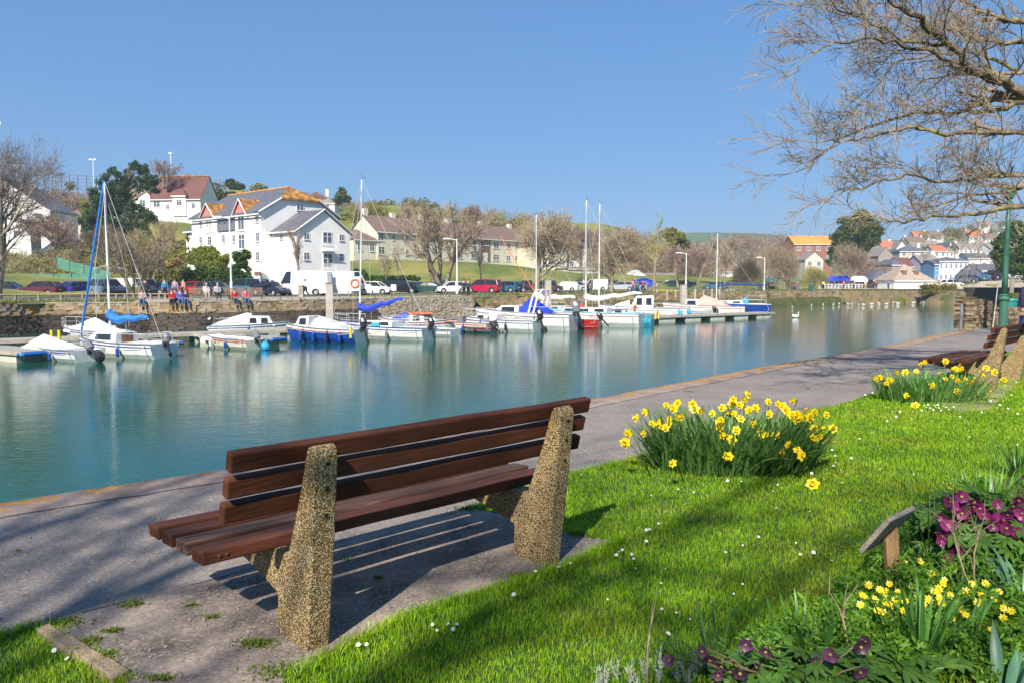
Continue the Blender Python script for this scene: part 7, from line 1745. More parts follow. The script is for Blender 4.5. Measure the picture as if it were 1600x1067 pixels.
for px in (1418, 1437): 
    s, z, _, _ = on_face(ht, 'f', px, 432); obj('roof_vent', MB().bb(s - .38, s + .38, .9, 2.4, z + .25, z + 1.05), M_wbr, ht)
PH('dark slate roofed pavilion left of the white hut', 1364, 1398, 452, 438, 421, 148, 7, 0, paint('dark pavilion wall', (.10, .09, .11), .8), M_slate, 'hip', 0, 0, name='pavilion', cat='pavilion')  # pavilion walls in one plain dark colour
TW = [('grey stone house with dark hipped roof behind the hut', 1392, 1412, 440, 414, 406, 185, 'hip', M_ws, M_slate, 2, 2, 0), ('house with plum brown roof right of the grey stone one', 1406, 1438, 440, 417, 404, 192, 'gable', M_ws, M_tiled, 3, 1, 1), ('pale stone house with white base and blue grey hipped roof', 1405, 1445, 414, 393, 384, 235, 'hip', M_wp, M_slate, 3, 2, 1),
      ('stone gable house with a white window left of the pale stone one', 1372, 1395, 425, 400, 388, 225, 'gend', M_ws, M_gryr, 2, 1, 0), ('tall white corner house with lilac side and hipped roof', 1446, 1470, 438, 408, 397, 188, 'hip', M_ww, M_gryr, 2, 2, 1), ('lilac walled house end left of the white corner house', 1438, 1447, 438, 410, 400, 189, 'gable', M_wl, M_gryr, 1, 2, 0),
      ('white and green fronted building with rows of tall windows', 1466, 1511, 443, 408, 402, 182, 'hip', M_wg, M_slate, 6, 2, 1), ('narrow blue house front left of the white and green one', 1459, 1466, 443, 413, 408, 180, 'gable', M_wb, M_slate, 1, 2, 0), ('white house right of the green fronted building', 1511, 1543, 430, 404, 397, 195, 'gable', M_ww, M_slate, 2, 1, 1),
      ('long low pale shop with dark roof at the right', 1528, 1606, 446, 423, 414, 172, 'gable', paint('pale blue shop wall', (.55, .62, .70), .5), M_slate, 5, 1, 0), ('purple gabled shop front under the dark roof', 1521, 1537, 447, 432, 423, 165, 'gend', paint('purple front', (.10, .09, .22), .6), M_slate, 1, 1, 0),
      ('house with red tiled roof up the hill behind the pine', 1378, 1402, 400, 388, 377, 290, 'gable', M_wp, M_redr, 3, 1, 1), ('white gable house right of the red tiled roof', 1400, 1416, 402, 389, 379, 285, 'gend', M_ww, M_gryr, 1, 2, 0), ('stone house with chimney high behind the blue grey roof', 1420, 1450, 392, 380, 371, 310, 'gable', M_ws, M_tile, 3, 1, 2),
      ('white house with an orange tiled roof in the middle of the hill', 1458, 1478, 404, 393, 385, 262, 'gable', M_ww, M_redr, 2, 1, 0), ('white house joined right of the orange tiled roof', 1476, 1490, 404, 394, 388, 264, 'gable', M_ww, M_gryr, 2, 1, 0), ('pair of white gables on the hill, left one', 1480, 1490, 398, 387, 380, 300, 'gend', M_ww, M_slate, 1, 1, 0), ('pair of white gables on the hill, right one', 1490, 1500, 398, 387, 380, 300, 'gend', M_ww, M_slate, 1, 1, 0),
      ('long white row of houses on the hill with grey roof', 1498, 1548, 398, 388, 380, 295, 'gable', M_ww, M_gryr, 7, 1, 3), ('house with rust red roof high on the hill left', 1428, 1450, 378, 369, 362, 380, 'gable', M_wp, M_redr, 3, 1, 1), ('brown roofed house high on the hill right of the rust red one', 1450, 1474, 378, 370, 362, 385, 'gable', M_wp, M_tile, 3, 1, 1), ('red roofed row below the skyline under the branches', 1514, 1540, 378, 370, 361, 360, 'gable', M_wp, M_redr, 4, 1, 2),
      ('brown roofed row right of the red roofed row', 1540, 1572, 384, 374, 366, 345, 'gable', M_ww, M_tile, 5, 1, 2), ('pale house on the skyline behind the branches', 1530, 1546, 360, 352, 344, 430, 'gable', M_ww, M_gryr, 2, 1, 1), ('house at the right edge on the skyline', 1562, 1590, 364, 354, 346, 420, 'gable', M_wp, M_tile, 3, 1, 1), ('white house on the slope left of the evergreen', 1548, 1576, 402, 390, 382, 280, 'gable', M_ww, M_gryr, 3, 1, 1),
      ('small brown house between the pine and the red roof', 1362, 1378, 398, 388, 381, 300, 'gable', M_ws, M_tile, 2, 1, 1), ('grey house on the hill right of the stone chimney house', 1450, 1468, 394, 384, 377, 320, 'gable', M_ws, M_gryr, 2, 1, 1), ('far cream house at the top right behind the lamp post', 1578, 1604, 384, 374, 367, 330, 'gable', M_wp, M_tile, 3, 1, 1), ('low stone outbuilding behind the long shop', 1556, 1604, 418, 407, 400, 230, 'gable', M_ww, M_gryr, 4, 1, 1)]
for l, x0, x1, yb, ye, yr, Y, ty, wl, rf_, c, r_, ch in TW: PH(l, x0, x1, yb, ye, yr, Y, 7, R.uniform(-6, 8), wl, rf_, ty, c, r_, ch)
# stalls, tents, railings
def stall(label, px0, px1, yt, ye, Y, m, walls=None, name='market_stall'):
    a = A(px0, 453, Y); L = (px1 - px0) / F * Y; zt = A(px0, yt, Y).z; ze = A(px0, ye, Y).z; t = thing(name, label, 'stall', (a.x, Y, 0)); cn = MB(); n = 3
    cn.hexa([(-.1, -.2, ze), (L + .1, -.2, ze), (L + .1, 3, ze), (-.1, 3, ze), (.5, 1, zt), (L - .5, 1, zt), (L - .5, 2, zt), (.5, 2, zt)]); cn.bb(-.1, L + .1, -.22, -.2, ze - .25, ze); obj('canopy', cn, m, t)
    for x in (0, L):
        for y in (-.1, 2.9): obj('leg', MB().cyl((x, y), .03, 0, ze, 5), M_steel, t)
    obj('table', MB().bb(.2, L - .2, .3, 1.0, .75, .82), M_deckw, t); goods = MB(); rg_ = random.Random(px0)
    for k in range(int(L * 3)): goods.box((.3 + rg_.random() * (L - .6), .65, .92), (.25, .3, rg_.uniform(.1, .3)), mi=rg_.randrange(3))
    obj('goods', goods, [M_orange, M_deckw, M_covb], t)
    if walls: obj('back_wall', MB().bb(0, L, 2.85, 2.9, 0, ze), walls, t)
M_gst = paint('green canvas', (.02, .26, .14), .7)
stall('blue canopy market stall, left one of two', 1288, 1311, 432, 438, 152, M_covn, M_covw); stall('blue canopy market stall, right one of two', 1311, 1331, 431.5, 437.5, 152, M_covn, M_covw); stall('white canopy market stall right of the blue ones', 1335, 1357, 432, 439, 150, M_covw, M_covw)
stall('green sided market stall left of the pale tree', 1199, 1220, 434, 439, 150, paint('teal canvas', (.02, .25, .22), .7), M_gst); stall('green market stall right of the pale tree', 1234, 1251, 434, 439, 150, M_gst, M_gst); stall('low grey stall under the dark roofed shop', 1538, 1570, 436, 440, 158, paint('purple canvas', (.22, .10, .30), .7), M_wl)
p0 = A(1289, 450, 147); rl = MB(); LR = (1347 - 1289) / F * 147; t = thing('railing', 'white railing along the quay edge in front of the market stalls', 'railing', (p0.x, 147, 0))
for z in (.45, .95): rl.bb(0, LR, -.03, .03, z, z + .08)
obj('rail', rl, M_trim, t)
for i in range(12): obj('post', MB().bb(LR * i / 11 - .05, LR * i / 11 + .05, -.05, .05, 0, 1.1), M_trim, t)
# paved market ground at the right, following the rise of the land
mg = MB(); ys_ = [126 + 4 * k for k in range(18)]; us_ = [.40 + .014 * k for k in range(26)]
mv_ = [(u * y, y, max(.03, gz(u * y, y)) + .16) for y in ys_ for u in us_]; mq_ = q_of([v[0] for v in mv_], [v[1] for v in mv_])
mg.add(mv_, [f for f in [(j * 26 + i, j * 26 + i + 1, (j + 1) * 26 + i + 1, (j + 1) * 26 + i) for j in range(17) for i in range(25)] if min(mq_[k] for k in f) > .8])
struct(obj('market_square', mg, M_tan))
# slipway
a, b, c, d = A(1490, 452, 135), A(1511, 452, 135), G(1508, 466, ZW + .5), G(1478, 466, ZW + .5); a.z = b.z = .05; struct(obj('slipway', MB().hexa([a + Vector((0, 0, -2)), b + Vector((0, 0, -2)), c + Vector((0, 0, -1)), d + Vector((0, 0, -1)), a, b, c, d]), M_cop2))

# ------------------------------------------------------------------ street furniture on the far bank
def lamp(label, px, ytop, Y, arm=-1.3):
    X = (px - 800) / F * Y; z = A(px, ytop, Y).z; t = thing('street_lamp', label, 'street lamp', (X, Y, 0)); obj('column', MB().tube([(0, 0, 0), (0, 0, 1.4), (0, 0, 1.5), (0, 0, z)], [.15, .14, .09, .06], 8), M_trim, t); obj('arm', MB().tube([(0, 0, z - .12), (arm * .6, 0, z)], .045, 6), M_trim, t); obj('lantern', MB().box((arm * .85, 0, z + .02), (.9, .3, .16)), M_trim, t, bevel=.04)
lamp('tall white lamp post in front of the apartment block', 362.5, 340, 72); lamp('white lamp post beside the red people carrier', 714.5, 374, 88); lamp('white lamp post above the timber piles', 1071, 396, 112); lamp('white lamp post near the red hatchback, farthest right', 1193, 403, 128, -1.2)
def flood(label, px, yt, yb, Y, n=2):
    X = (px - 800) / F * Y; z1 = A(px, yt, Y).z; z0 = A(px, yb, Y).z - 3; t = thing('floodlight', label, 'floodlight', (X, Y, z0)); obj('mast', MB().tube([(0, 0, 0), (0, 0, z1 - z0)], [.18, .12], 6), M_trim, t)
    for k in range(n): obj('lamp_head', MB().box(((k % 2 - .5) * 1.3 if n > 1 else 0, 0, z1 - z0 + .6 * (k // 2)), (1.0, .6, .45)), M_trim, t)
flood('floodlight mast with four lamps behind the big bare tree at top left', 11, 195, 280, 230, 4); flood('floodlight mast behind the right side of the big bare tree', 37, 259, 290, 260); flood('floodlight mast above the hill left of the cedar', 155, 250, 285, 240); flood('single floodlight mast above the dark red roof', 275, 240, 285, 230, 1)
# sports fence on the skyline
t = thing('sports_fence', 'tall wire sports fence on the skyline left of the cedar', 'fence', (0, 0, 0)); fx = [A(x, 297, 214) for x in (81, 95, 108, 121, 135, 150)]; ft = [A(x, y, 214) for x, y in ((81, 269), (95, 271), (108, 273), (121, 274), (135, 275), (150, 276))]
for a, b in zip(fx, ft): obj('post', MB().tube([a + Vector((0, 0, -2)), b], .16, 5), M_greyp, t)
wm = MB()
for k in range(len(fx) - 1):
    for f in (0, .25, .5, .75, .98): wm.tube([fx[k].lerp(ft[k], f), fx[k + 1].lerp(ft[k + 1], f)], .05, 3)
    for f in (.25, .5, .75): wm.tube([fx[k].lerp(fx[k + 1], f), ft[k].lerp(ft[k + 1], f)], .03, 3)
obj('wire_mesh', wm, M_greyp, t)
M_net = mat('green netting', (.055, .17, .115), (.10, .26, .18), 1.2, .9)
def fence_run(label, pts, h, m, step=3.0, name='net_fence'):
    t = thing(name, label, 'fence', (0, 0, 0)); mb = MB(); vs = []
    for p in pts: vs += [p, p + Vector((0, 0, h))]
    n = len(pts); th = Vector((0, .05, 0)); vs2 = [Vector(v) + th for v in vs]
    for i in range(n - 1): mb.hexa([vs[2 * i], vs[2 * i + 2], vs2[2 * i + 2], vs2[2 * i], vs[2 * i + 1], vs[2 * i + 3], vs2[2 * i + 3], vs2[2 * i + 1]])
    obj('netting', mb, m, t)
    for p in pts: obj('post', MB().tube([p + Vector((0, -.06, 0)), p + Vector((0, -.06, h + .1))], .05, 5), M_greyp, t)
fence_run('green netting fence behind the maroon hatchback at the left', [A(x, 458, 92) * Vector((1, 1, 0)).x if False else Vector(((x - 800) / F * 92, 92, 0)) for x in (2, 30, 58, 86, 114, 142, 168)], 2.4, M_net)
fence_run('upper green netting fence on the bank above the blue hatchback', [Vector(((x - 800) / F * 97, 97, z)) for x, z in ((92, 3.2), (112, 2.7), (134, 2.2), (156, 1.8), (176, 1.4))], 1.4, M_net)
# low rail along the left quay
t = thing('knee_rail', 'low dark timber knee rail along the grass in front of the left cars', 'rail', (0, 0, 0))
for i in range(22):
    p, a_ = on_quay(-30 + i * 15.5, back=9); p2, _ = on_quay(-30 + (i + 1) * 15.5, back=9); obj('post', MB().bb(-.08, .08, -.08, .08, 0, .5), M_tb, t, loc=p); obj('rail', MB().tube([p + Vector((0, 0, .42)), p2 + Vector((0, 0, .42))], .07, 4), M_tb, t)
# lifebuoy, notice board, stone bollard, bins
p = G(555, 462.5); t = thing('lifebuoy_stand', 'orange lifebuoy on a white board in front of the right panel van', 'lifebuoy', (p.x, p.y, 0)); obj('board', MB().bb(-.75, .55, .03, .08, .5, 2.0), M_trim, t)
obj('lifebuoy', MB().tube([(.42 * math.cos(a), 0, 1.3 + .42 * math.sin(a)) for a in [i * .5236 for i in range(13)]], .11, 6), M_orange, t)
for x in (-.7, .5): obj('post', MB().bb(x - .05, x + .05, .08, .16, 0, 2.0), M_tb, t)
p = G(615, 461); t = thing('notice_board', 'small white notice board on the quay in front of the black people carrier', 'sign', (p.x, p.y, 0)); obj('board', MB().bb(-.3, .3, 0, .05, .45, 1.15), M_trim, t); obj('post', MB().bb(-.04, .04, .05, .1, 0, 1.1), M_tb, t)
p = G(471, 464.5); t = thing('gate_post', 'stubby stone pillar beside the walking person on the far quay', 'pillar', (p.x, p.y, 0)); obj('shaft', MB().box((0, 0, .5), (.5, .5, 1.1), taper=.9), M_ws, t, bevel=.04); obj('cap', MB().box((0, 0, 1.1), (.56, .56, .12)), M_cop2, t)
for px, l in ((992, 'teal litter bin beside the pink walker'), (1263, 'dark green litter bin in front of the silver hatchback')):
    p = A(px + 4, 450, 118); t = thing('litter_bin', l, 'litter bin', (p.x, p.y, 0)); obj('body', MB().tube([(0, 0, 0), (0, 0, 1.0)], [.3, .32], 10), paint('dark teal', (.01, .12, .11), .5), t); obj('lid', MB().tube([(0, 0, 1.0), (0, 0, 1.2)], [.34, .2], 10), paint('dark teal', (.01, .12, .11), .5), t)
# ------------------------------------------------------------------ trees and shrubs on the far bank
def tree_proto(seed, kind):
    r_ = random.Random(seed); a, b = MB(), MB(); sd_ = (7, 5, 4, 3, 3, 3)
    if kind == 'round': grow((a, b), (0, 0, -.6), (0, 0, 1), 5.8, .34, 0, 5, r_, (10, 6, 5, 4, 4), (.35, .95), .07, .05, (.62, .82), .36, .014, (7, 5, 4, 3, 3, 2), sd_, 1.7)
    if kind == 'tall': grow((a, b), (0, 0, -.6), (.03, 0, 1), 8.2, .30, 0, 5, r_, (12, 5, 4, 4, 3), (.3, .75), .06, .06, (.40, .58), .35, .014, (9, 5, 4, 3, 3, 2), sd_, 1.8)
    if kind == 'young': grow((a, b), (0, 0, -.6), (0, 0, 1), 6, .16, 0, 4, r_, (11, 5, 4, 3), (.35, .8), .05, .06, (.40, .58), .38, .016, (8, 5, 4, 3, 2), sd_, 1.3)
    if kind == 'multi':
        for k in range(5): grow((a, b), (.4 * math.cos(k * 1.3), .4 * math.sin(k * 1.3), -.6), (.30 * math.cos(k * 1.3), .30 * math.sin(k * 1.3), 1), 6.6, .24, 0, 4, r_, (8, 5, 5, 4), (.3, .8), .07, .05, (.45, .66), .35, .014, (7, 5, 4, 3, 2), sd_, 1.6)
    if kind == 'big': grow((a, b), (0, 0, -.6), (.05, 0, 1), 6.4, .34, 0, 5, r_, (11, 6, 5, 4, 3), (.4, 1.0), .08, .04, (.60, .85), .30, .0075, (7, 6, 5, 4, 3, 2), sd_, 1.7)
    if kind == 'broad': grow((a, b), (0, 0, -.6), (0, 0, 1), 3.8, .38, 0, 5, r_, (9, 6, 5, 4, 4), (.55, 1.15), .08, .05, (.85, 1.1), .42, .014, (6, 6, 4, 3, 3, 2), sd_, 1.7)
    zs = max(v[2] for v in b.v); return a.mesh('trunk', [M_bark_far], True), b.mesh('crown', [M_twig]), zs
TP = {k: tree_proto(100 + i, k) for i, k in enumerate(('round', 'tall', 'young', 'multi', 'broad', 'big'))}
TP['round2'] = tree_proto(205, 'round')
r11 = random.Random(11)
def ftree(kind, px, Y, ytop, label, m=None, yb=None, sx=1.0, lean=0, group='bare trees on the far bank'):
    X = (px - 800) / F * Y; z0 = gz(X, Y) if yb is None else A(px, yb, Y).z; zt = A(px, ytop, Y).z; tm, cm_, zs = TP[kind]; s = (zt - z0) / zs
    t = thing('bare_tree', label, 'tree', (X, Y, z0), r11.uniform(0, 6.28), group); t.scale = (s * sx, s * sx, s)
    obj('trunk', tm, M_bark_far, t); obj('crown', cm_, m or M_twig, t); return t
ftree('big', -2, 66, 180, 'big bare tree at the left edge, tallest on the far bank', mat('cool twigs', (.12, .095, .08), (.22, .18, .15), 1, .9), 466, .78); 
ftree('multi', 212, 75, 348, 'small leaning bare tree left of the seated group', M_twig, 463, .9); ftree('young', 256, 88, 338, 'slim bare tree with pale trunk behind the red hatchback', M_twig, 450)
ftree('tall', 466, 83, 336, 'bare young tree in front of the white apartment wing', M_twig_red, 447, .8); ftree('multi', 690, 104, 303, 'big many-stemmed bare tree in front of the terrace', M_twig, 449, 1.0)
ftree('young', 624, 108, 378, 'small sapling left of the many-stemmed tree', M_twig, 447); ftree('young', 603, 106, 396, 'smaller sapling at the left end of the thin hedge', M_twig, 447); ftree('young', 753, 106, 366, 'slender bare tree right of the many-stemmed tree', M_twig, 446, .9)
ftree('round', 838, 98, 322, 'big round bare tree behind the white-covered yacht mast', M_twig, 456, 1.0); ftree('round2', 955, 106, 345, 'wide bare tree with thick trunk right of the white box van', M_twig, 456, 1.05); ftree('tall', 1021, 116, 330, 'tall thin topped bare tree left of the timber piles', M_twig_grn, 453, .85)
ftree('young', 598, 120, 388, 'sapling on the grass slope below the terrace', M_twig, None); ftree('broad', 1163, 128, 398, 'low dark rounded bare tree near the far lamp post', mat('dark twigs', (.08, .065, .045), (.13, .11, .07), 1, .9), 452, .8)
ftree('broad', 1212, 136, 372, 'pale barked bare tree by the green stall', M_twig, 452, .8); ftree('broad', 1272, 150, 410, 'olive budding low tree in front of the market', M_twig_grn, 452, 1.0); ftree('round', 1335, 152, 374, 'bare tree in front of the dark pine', M_twig, 452, .9); ftree('round2', 1350, 156, 392, 'bare tree right of the one before the pine', M_twig_red, 452, .8)
ftree('young', 1130, 150, 372, 'thin bare tree behind the blue-hulled yacht', M_twig, None, .9); ftree('tall', 1118, 190, 358, 'tall faint bare tree in the middle distance, left one', M_twig, None, .9); ftree('tall', 1146, 196, 360, 'tall faint bare tree in the middle distance, right one', M_twig, None, .9); ftree('round', 1094, 170, 385, 'rounded bare tree left of the white gabled house', M_twig_red, None, 1.1); ftree('round2', 1060, 150, 380, 'rounded bare tree above the white low building', M_twig_red, None)
ftree('multi', 265, 150, 248, 'bare tree on the skyline above the dark red roof', M_twig_red, 290, 1.1) ; ftree('round', 305, 190, 268, 'faint bare tree on the skyline right of the red roof', M_twig_red, 300); ftree('multi', 268, 128, 338, 'dark upright bare shrub below the red-roofed house', M_twig, 392, .7)
ftree('round', 590, 175, 312, 'bare tree behind the left terrace gable', M_twig_grn, 352, 1.0); ftree('round2', 556, 170, 318, 'yellowish bare tree right of the apartment roof', M_twig_grn, 355, 1.1); ftree('multi', 232, 84, 352, 'budding yellow green tree behind the leaning tree', M_twig_grn, 448, .8)
ftree('round', 90, 120, 330, 'tangled bare tree left of the cedar', M_twig_red, 410, 1.2); ftree('round2', 150, 110, 345, 'low tangled bare tree below the cedar', M_twig, 415, 1.2)
ftree('round2', 640, 180, 314, 'bare tree behind the terrace roof, left', M_twig_red, 352, 1.2); ftree('round', 730, 200, 318, 'bare tree behind the terrace roof, right', M_twig_red, 356, 1.3); ftree('round2', 905, 170, 352, 'bare tree behind the pale house by the masts', M_twig_red, None, 1.0)
# wood masses of twigs
def twigmass(label_name, cl, n, size, m, seed): return stuff(leafcloud(label_name, cl[0], cl[1], n, size, m, seed, flat=.9, aspect=.11))
def along(pts, n, Yj, rr_, seed, lift=.4):
    r_ = random.Random(seed); C_, R_ = [], []
    for i in range(n):
        t_ = r_.random() * (len(pts) - 1); k = min(len(pts) - 2, int(t_)); f = t_ - k; px = pts[k][0] + (pts[k + 1][0] - pts[k][0]) * f; yt = pts[k][1] + (pts[k + 1][1] - pts[k][1]) * f; yb = pts[k][2] + (pts[k + 1][2] - pts[k][2]) * f
        Y = r_.uniform(*Yj); rd = rr_ * r_.uniform(.6, 1.3); py = yt + rd * F / Y * .9 + r_.random() ** 1.3 * max(0, (yb - yt - rd * F / Y)); p = A(px, py, Y); C_.append(tuple(p)); R_.append(rd)
    return C_, R_
M_tm = leaf_mat('brown twig mass', (.13, .09, .07), (.27, .19, .14), (.40, .29, .21), .1); M_tm2 = leaf_mat('olive twig mass', (.16, .13, .06), (.29, .24, .10), (.40, .34, .15), .1)
twigmass('woodland', along([(1080, 372, 440), (1130, 366, 440), (1180, 358, 435), (1240, 362, 425), (1300, 372, 420), (1380, 385, 430)], 130, (255, 330), 4.2, 21), 66000, .56, M_tm, 1)
twigmass('woodland', along([(690, 322, 372), (780, 326, 372), (850, 330, 385), (900, 345, 395)], 75, (205, 235), 3.4, 22), 48000, .42, M_tm2, 2)
twigmass('woodland', along([(880, 348, 440), (960, 352, 440), (1060, 370, 440), (1110, 382, 438)], 90, (180, 215), 3.6, 23), 50000, .46, M_tm, 3)
twigmass('woodland', along([(300, 292, 320), (400, 296, 312), (470, 300, 312), (560, 312, 340), (600, 322, 345)], 40, (205, 235), 2.4, 24), 20000, .5, M_tm, 4)
twigmass('scrub', along([(84, 292, 360), (110, 294, 370), (150, 296, 380)], 75, (155, 190), 3.2, 25), 36000, .45, M_tm, 5)
twigmass('scrub', along([(20, 390, 440), (90, 385, 440), (160, 390, 440), (210, 395, 445)], 55, (100, 118), 1.7, 26), 16000, .3, M_tm2, 6)
twigmass('scrub', along([(1330, 412, 448), (1380, 410, 450)], 20, (165, 180), 2.4, 28), 8000, .35, M_tm, 8)
twigmass('scrub', along([(1480, 356, 372), (1560, 346, 362), (1620, 340, 360)], 30, (440, 480), 4.5, 29), 9000, .8, M_tm2, 9)
# evergreens and shrubs: trunk + leafy crown
M_ced = leaf_mat('dark cedar needles', (.012, .040, .018), (.030, .075, .030), (.07, .12, .045), .12); M_pine = leaf_mat('pine needles', (.015, .040, .015), (.045, .080, .022), (.12, .14, .04), .12); M_shrub = leaf_mat('shrub leaves', (.07, .11, .015), (.17, .22, .03), (.30, .34, .06), .25); M_yshrub = leaf_mat('yellow green shrub', (.12, .15, .015), (.24, .26, .025), (.38, .36, .04), .3); M_ivy = leaf_mat('ivy leaves', (.015, .045, .008), (.045, .10, .015), (.11, .19, .03), .2); M_orsh = leaf_mat('orange brown shrub', (.25, .14, .05), (.38, .24, .10), (.48, .34, .16), .2); M_hdg = leaf_mat('olive hedge leaves', (.07, .085, .018), (.16, .16, .03), (.27, .22, .06), .2)
def leafy(label, blobs, Y, m, n, size, name='evergreen_tree', cat='tree', yb=None, trunk=None, dep=1.0, seed=0, group=None, aspect=.6, noise_=.55, sub=7):
    """blobs: (px, py, radius px) in the photograph at distance Y"""
    r_ = random.Random(seed + 5); xs = [b[0] for b in blobs]; cx = sum(xs) / len(xs); yb_ = yb or max(b[1] + b[2] for b in blobs); base = A(cx if not trunk else trunk[0], yb_, Y); base.z = min(base.z, base.z); t = thing(name, label, cat, tuple(base), 0, group); C_, R_ = [], []
    for px, py, rp in blobs:
        p = A(px, py, Y) - base; rr_ = rp / F * Y
        for k in range(sub):
            v = Vector((r_.gauss(0, 1), r_.gauss(0, 1), r_.gauss(0, 1))).normalized() * rr_ * r_.uniform(.35, .85); C_.append(tuple(p + Vector((v.x, v.y * dep + r_.uniform(-.3, .3) * rr_, v.z)))); R_.append(rr_ * r_.uniform(.35, noise_ + .35))
    leafcloud('crown', C_, R_, int(n * 1.4), size * .9, m, seed, parent=t, aspect=aspect)
    if trunk:
        tm_ = MB(); b0 = Vector((0, 0, -.8)); top = Vector((sum(c[0] for c in C_) / len(C_), 0, max(c[2] for c in C_) * .8)); rt = trunk[1] / F * Y / 2; tm_.tube([b0, b0.lerp(top, .5) + Vector((.1, 0, 0)), top], [rt, rt * .7, rt * .2], 7)
        for c in C_[::3]: c = Vector(c); s_ = b0.lerp(top, max(.25, min(.9, c.z / max(.1, top.z) - .2))); tm_.tube([s_, s_.lerp(c, .5) + Vector((0, 0, .1)), c], [rt * .4, rt * .25, rt * .1], 4)
        obj('trunk', tm_, M_bark_far, t)
    return t
leafy('dark spreading cedar on the bank left of the red-roofed house', [(150, 308, 15), (168, 286, 15), (163, 325, 24), (190, 274, 15), (185, 300, 20), (180, 345, 28), (208, 290, 15), (222, 266, 12), (228, 285, 15), (243, 283, 11), (215, 330, 18), (203, 360, 28), (158, 356, 24), (240, 300, 11), (228, 345, 18), (148, 340, 20), (210, 260, 9), (176, 268, 9), (192, 382, 24), (160, 385, 20), (225, 375, 18), (138, 365, 14), (172, 302, 16), (200, 318, 18)], 128, M_ced, 42000, .24, seed=1, trunk=(208, 9), yb=392, aspect=.3, noise_=.15, sub=11)
leafy('round dark evergreen on the skyline left of the apartment roof', [(362, 286, 9), (372, 290, 8), (365, 295, 9)], 205, M_ced, 3000, .35, seed=2, trunk=(365, 3), yb=304); leafy('dark green shrub on the hill behind the apartment roof', [(338, 306, 9), (350, 310, 10), (362, 308, 8), (332, 314, 7)], 170, M_pine, 3500, .35, seed=3, name='shrub', cat='shrub')
leafy('small dark conifer on the skyline behind the apartment chimney', [(535, 297, 4), (534, 303, 7), (530, 310, 9), (540, 309, 8)], 200, M_pine, 2500, .35, seed=4, trunk=(534, 3), yb=318); leafy('small green bush on the skyline above the slate roof', [(405, 295, 6), (411, 297, 6)], 205, M_shrub, 1200, .35, seed=5, name='shrub', cat='shrub')
leafy('tall dark pine with layered crown left of the town', [(1322, 352, 15), (1340, 346, 14), (1355, 352, 15), (1366, 362, 12), (1316, 368, 14), (1335, 364, 18), (1355, 372, 16), (1372, 374, 9), (1325, 382, 12), (1345, 384, 14), (1310, 380, 9), (1308, 395, 6)], 178, M_pine, 15000, .36, seed=6, trunk=(1332, 5), yb=440, aspect=.35)
leafy('small dark conifer beside the foot of the tall pine', [(1299, 392, 6), (1300, 400, 7), (1298, 408, 7)], 200, M_ced, 1800, .35, seed=7, trunk=(1299, 3), yb=416); leafy('broad glossy evergreen behind the green lamp post', [(1572, 372, 14), (1590, 360, 16), (1605, 375, 20), (1565, 392, 14), (1580, 398, 18), (1600, 405, 22), (1568, 412, 12), (1590, 425, 14), (1612, 430, 14), (1558, 378, 8)], 120, M_ivy, 16000, .20, seed=8, trunk=(1580, 7), yb=456)
leafy('dark round evergreen among the bare trees above the timber piles', [(1046, 366, 9), (1058, 372, 10), (1068, 380, 9), (1050, 378, 10)], 175, M_hdg, 3500, .32, seed=9, trunk=(1054, 4), yb=430)
leafy('tall ivy covered hedge at the left corner of the apartment block', [(372, 402, 8), (384, 400, 8), (374, 418, 10), (384, 415, 9), (376, 432, 10), (386, 434, 8), (366, 434, 9)], 87, M_ivy, 7000, .13, seed=10, name='hedge', cat='hedge'); leafy('rounded green shrub on the lawn left of the apartment block', [(305, 398, 12), (322, 394, 13), (338, 400, 12), (318, 406, 13), (340, 408, 8), (298, 410, 8)], 97, M_shrub, 6000, .15, seed=11, name='shrub', cat='shrub')
leafy('clipped ivy hedge above the red hatchback', [(x, 427, 8) for x in range(288, 372, 8)] + [(x, 438, 8) for x in range(288, 372, 8)], 88, M_ivy, 13000, .13, seed=12, name='hedge', cat='hedge', dep=.4); leafy('dark hedge behind the seated group', [(x, 426 + (i % 2) * 3, 7) for i, x in enumerate(range(236, 296, 8))] + [(x, 438, 8) for x in range(236, 296, 8)], 92, M_hdg, 6000, .14, seed=13, name='hedge', cat='hedge', dep=.4)
leafy('orange brown garden shrub on the left bank', [(268, 412, 7), (276, 411, 7), (262, 415, 5)], 94, M_orsh, 1800, .13, seed=14, name='shrub', cat='shrub'); leafy('bright yellow green shrub left of the dark slate estate', [(222, 378, 10), (214, 392, 13), (228, 395, 12), (210, 408, 13), (226, 412, 12)], 98, M_yshrub, 5000, .14, seed=15, name='shrub', cat='shrub')
leafy('yellow flowering shrub beside the cedar', [(132, 320, 5), (134, 330, 7)], 150, M_yshrub, 900, .25, seed=16, name='shrub', cat='shrub'); leafy('green shrub below the tan roofed house', [(112, 346, 9), (124, 344, 7), (100, 350, 8)], 142, M_shrub, 2000, .25, seed=17, name='shrub', cat='shrub'); leafy('tall green shrub beside the white porch', [(82, 345, 9), (72, 352, 9), (88, 356, 8)], 122, M_shrub, 2200, .2, seed=18, name='shrub', cat='shrub')
leafy('large olive shrub on the bank left of the apartment block', [(300, 405, 10), (316, 412, 10), (332, 416, 9), (346, 412, 9), (352, 402, 8)], 95, M_shrub, 6000, .14, seed=41, name='shrub', cat='shrub'); leafy('thin clipped hedge below the grass slope', [(x, 435, 4.5) for x in range(552, 655, 5)], 112, M_ivy, 5000, .13, seed=19, name='hedge', cat='hedge', dep=.5); leafy('dark bush right of the white wing at the foot of the slope', [(560, 428, 8), (568, 432, 7), (556, 436, 6)], 112, M_ivy, 2200, .14, seed=20, name='shrub', cat='shrub')
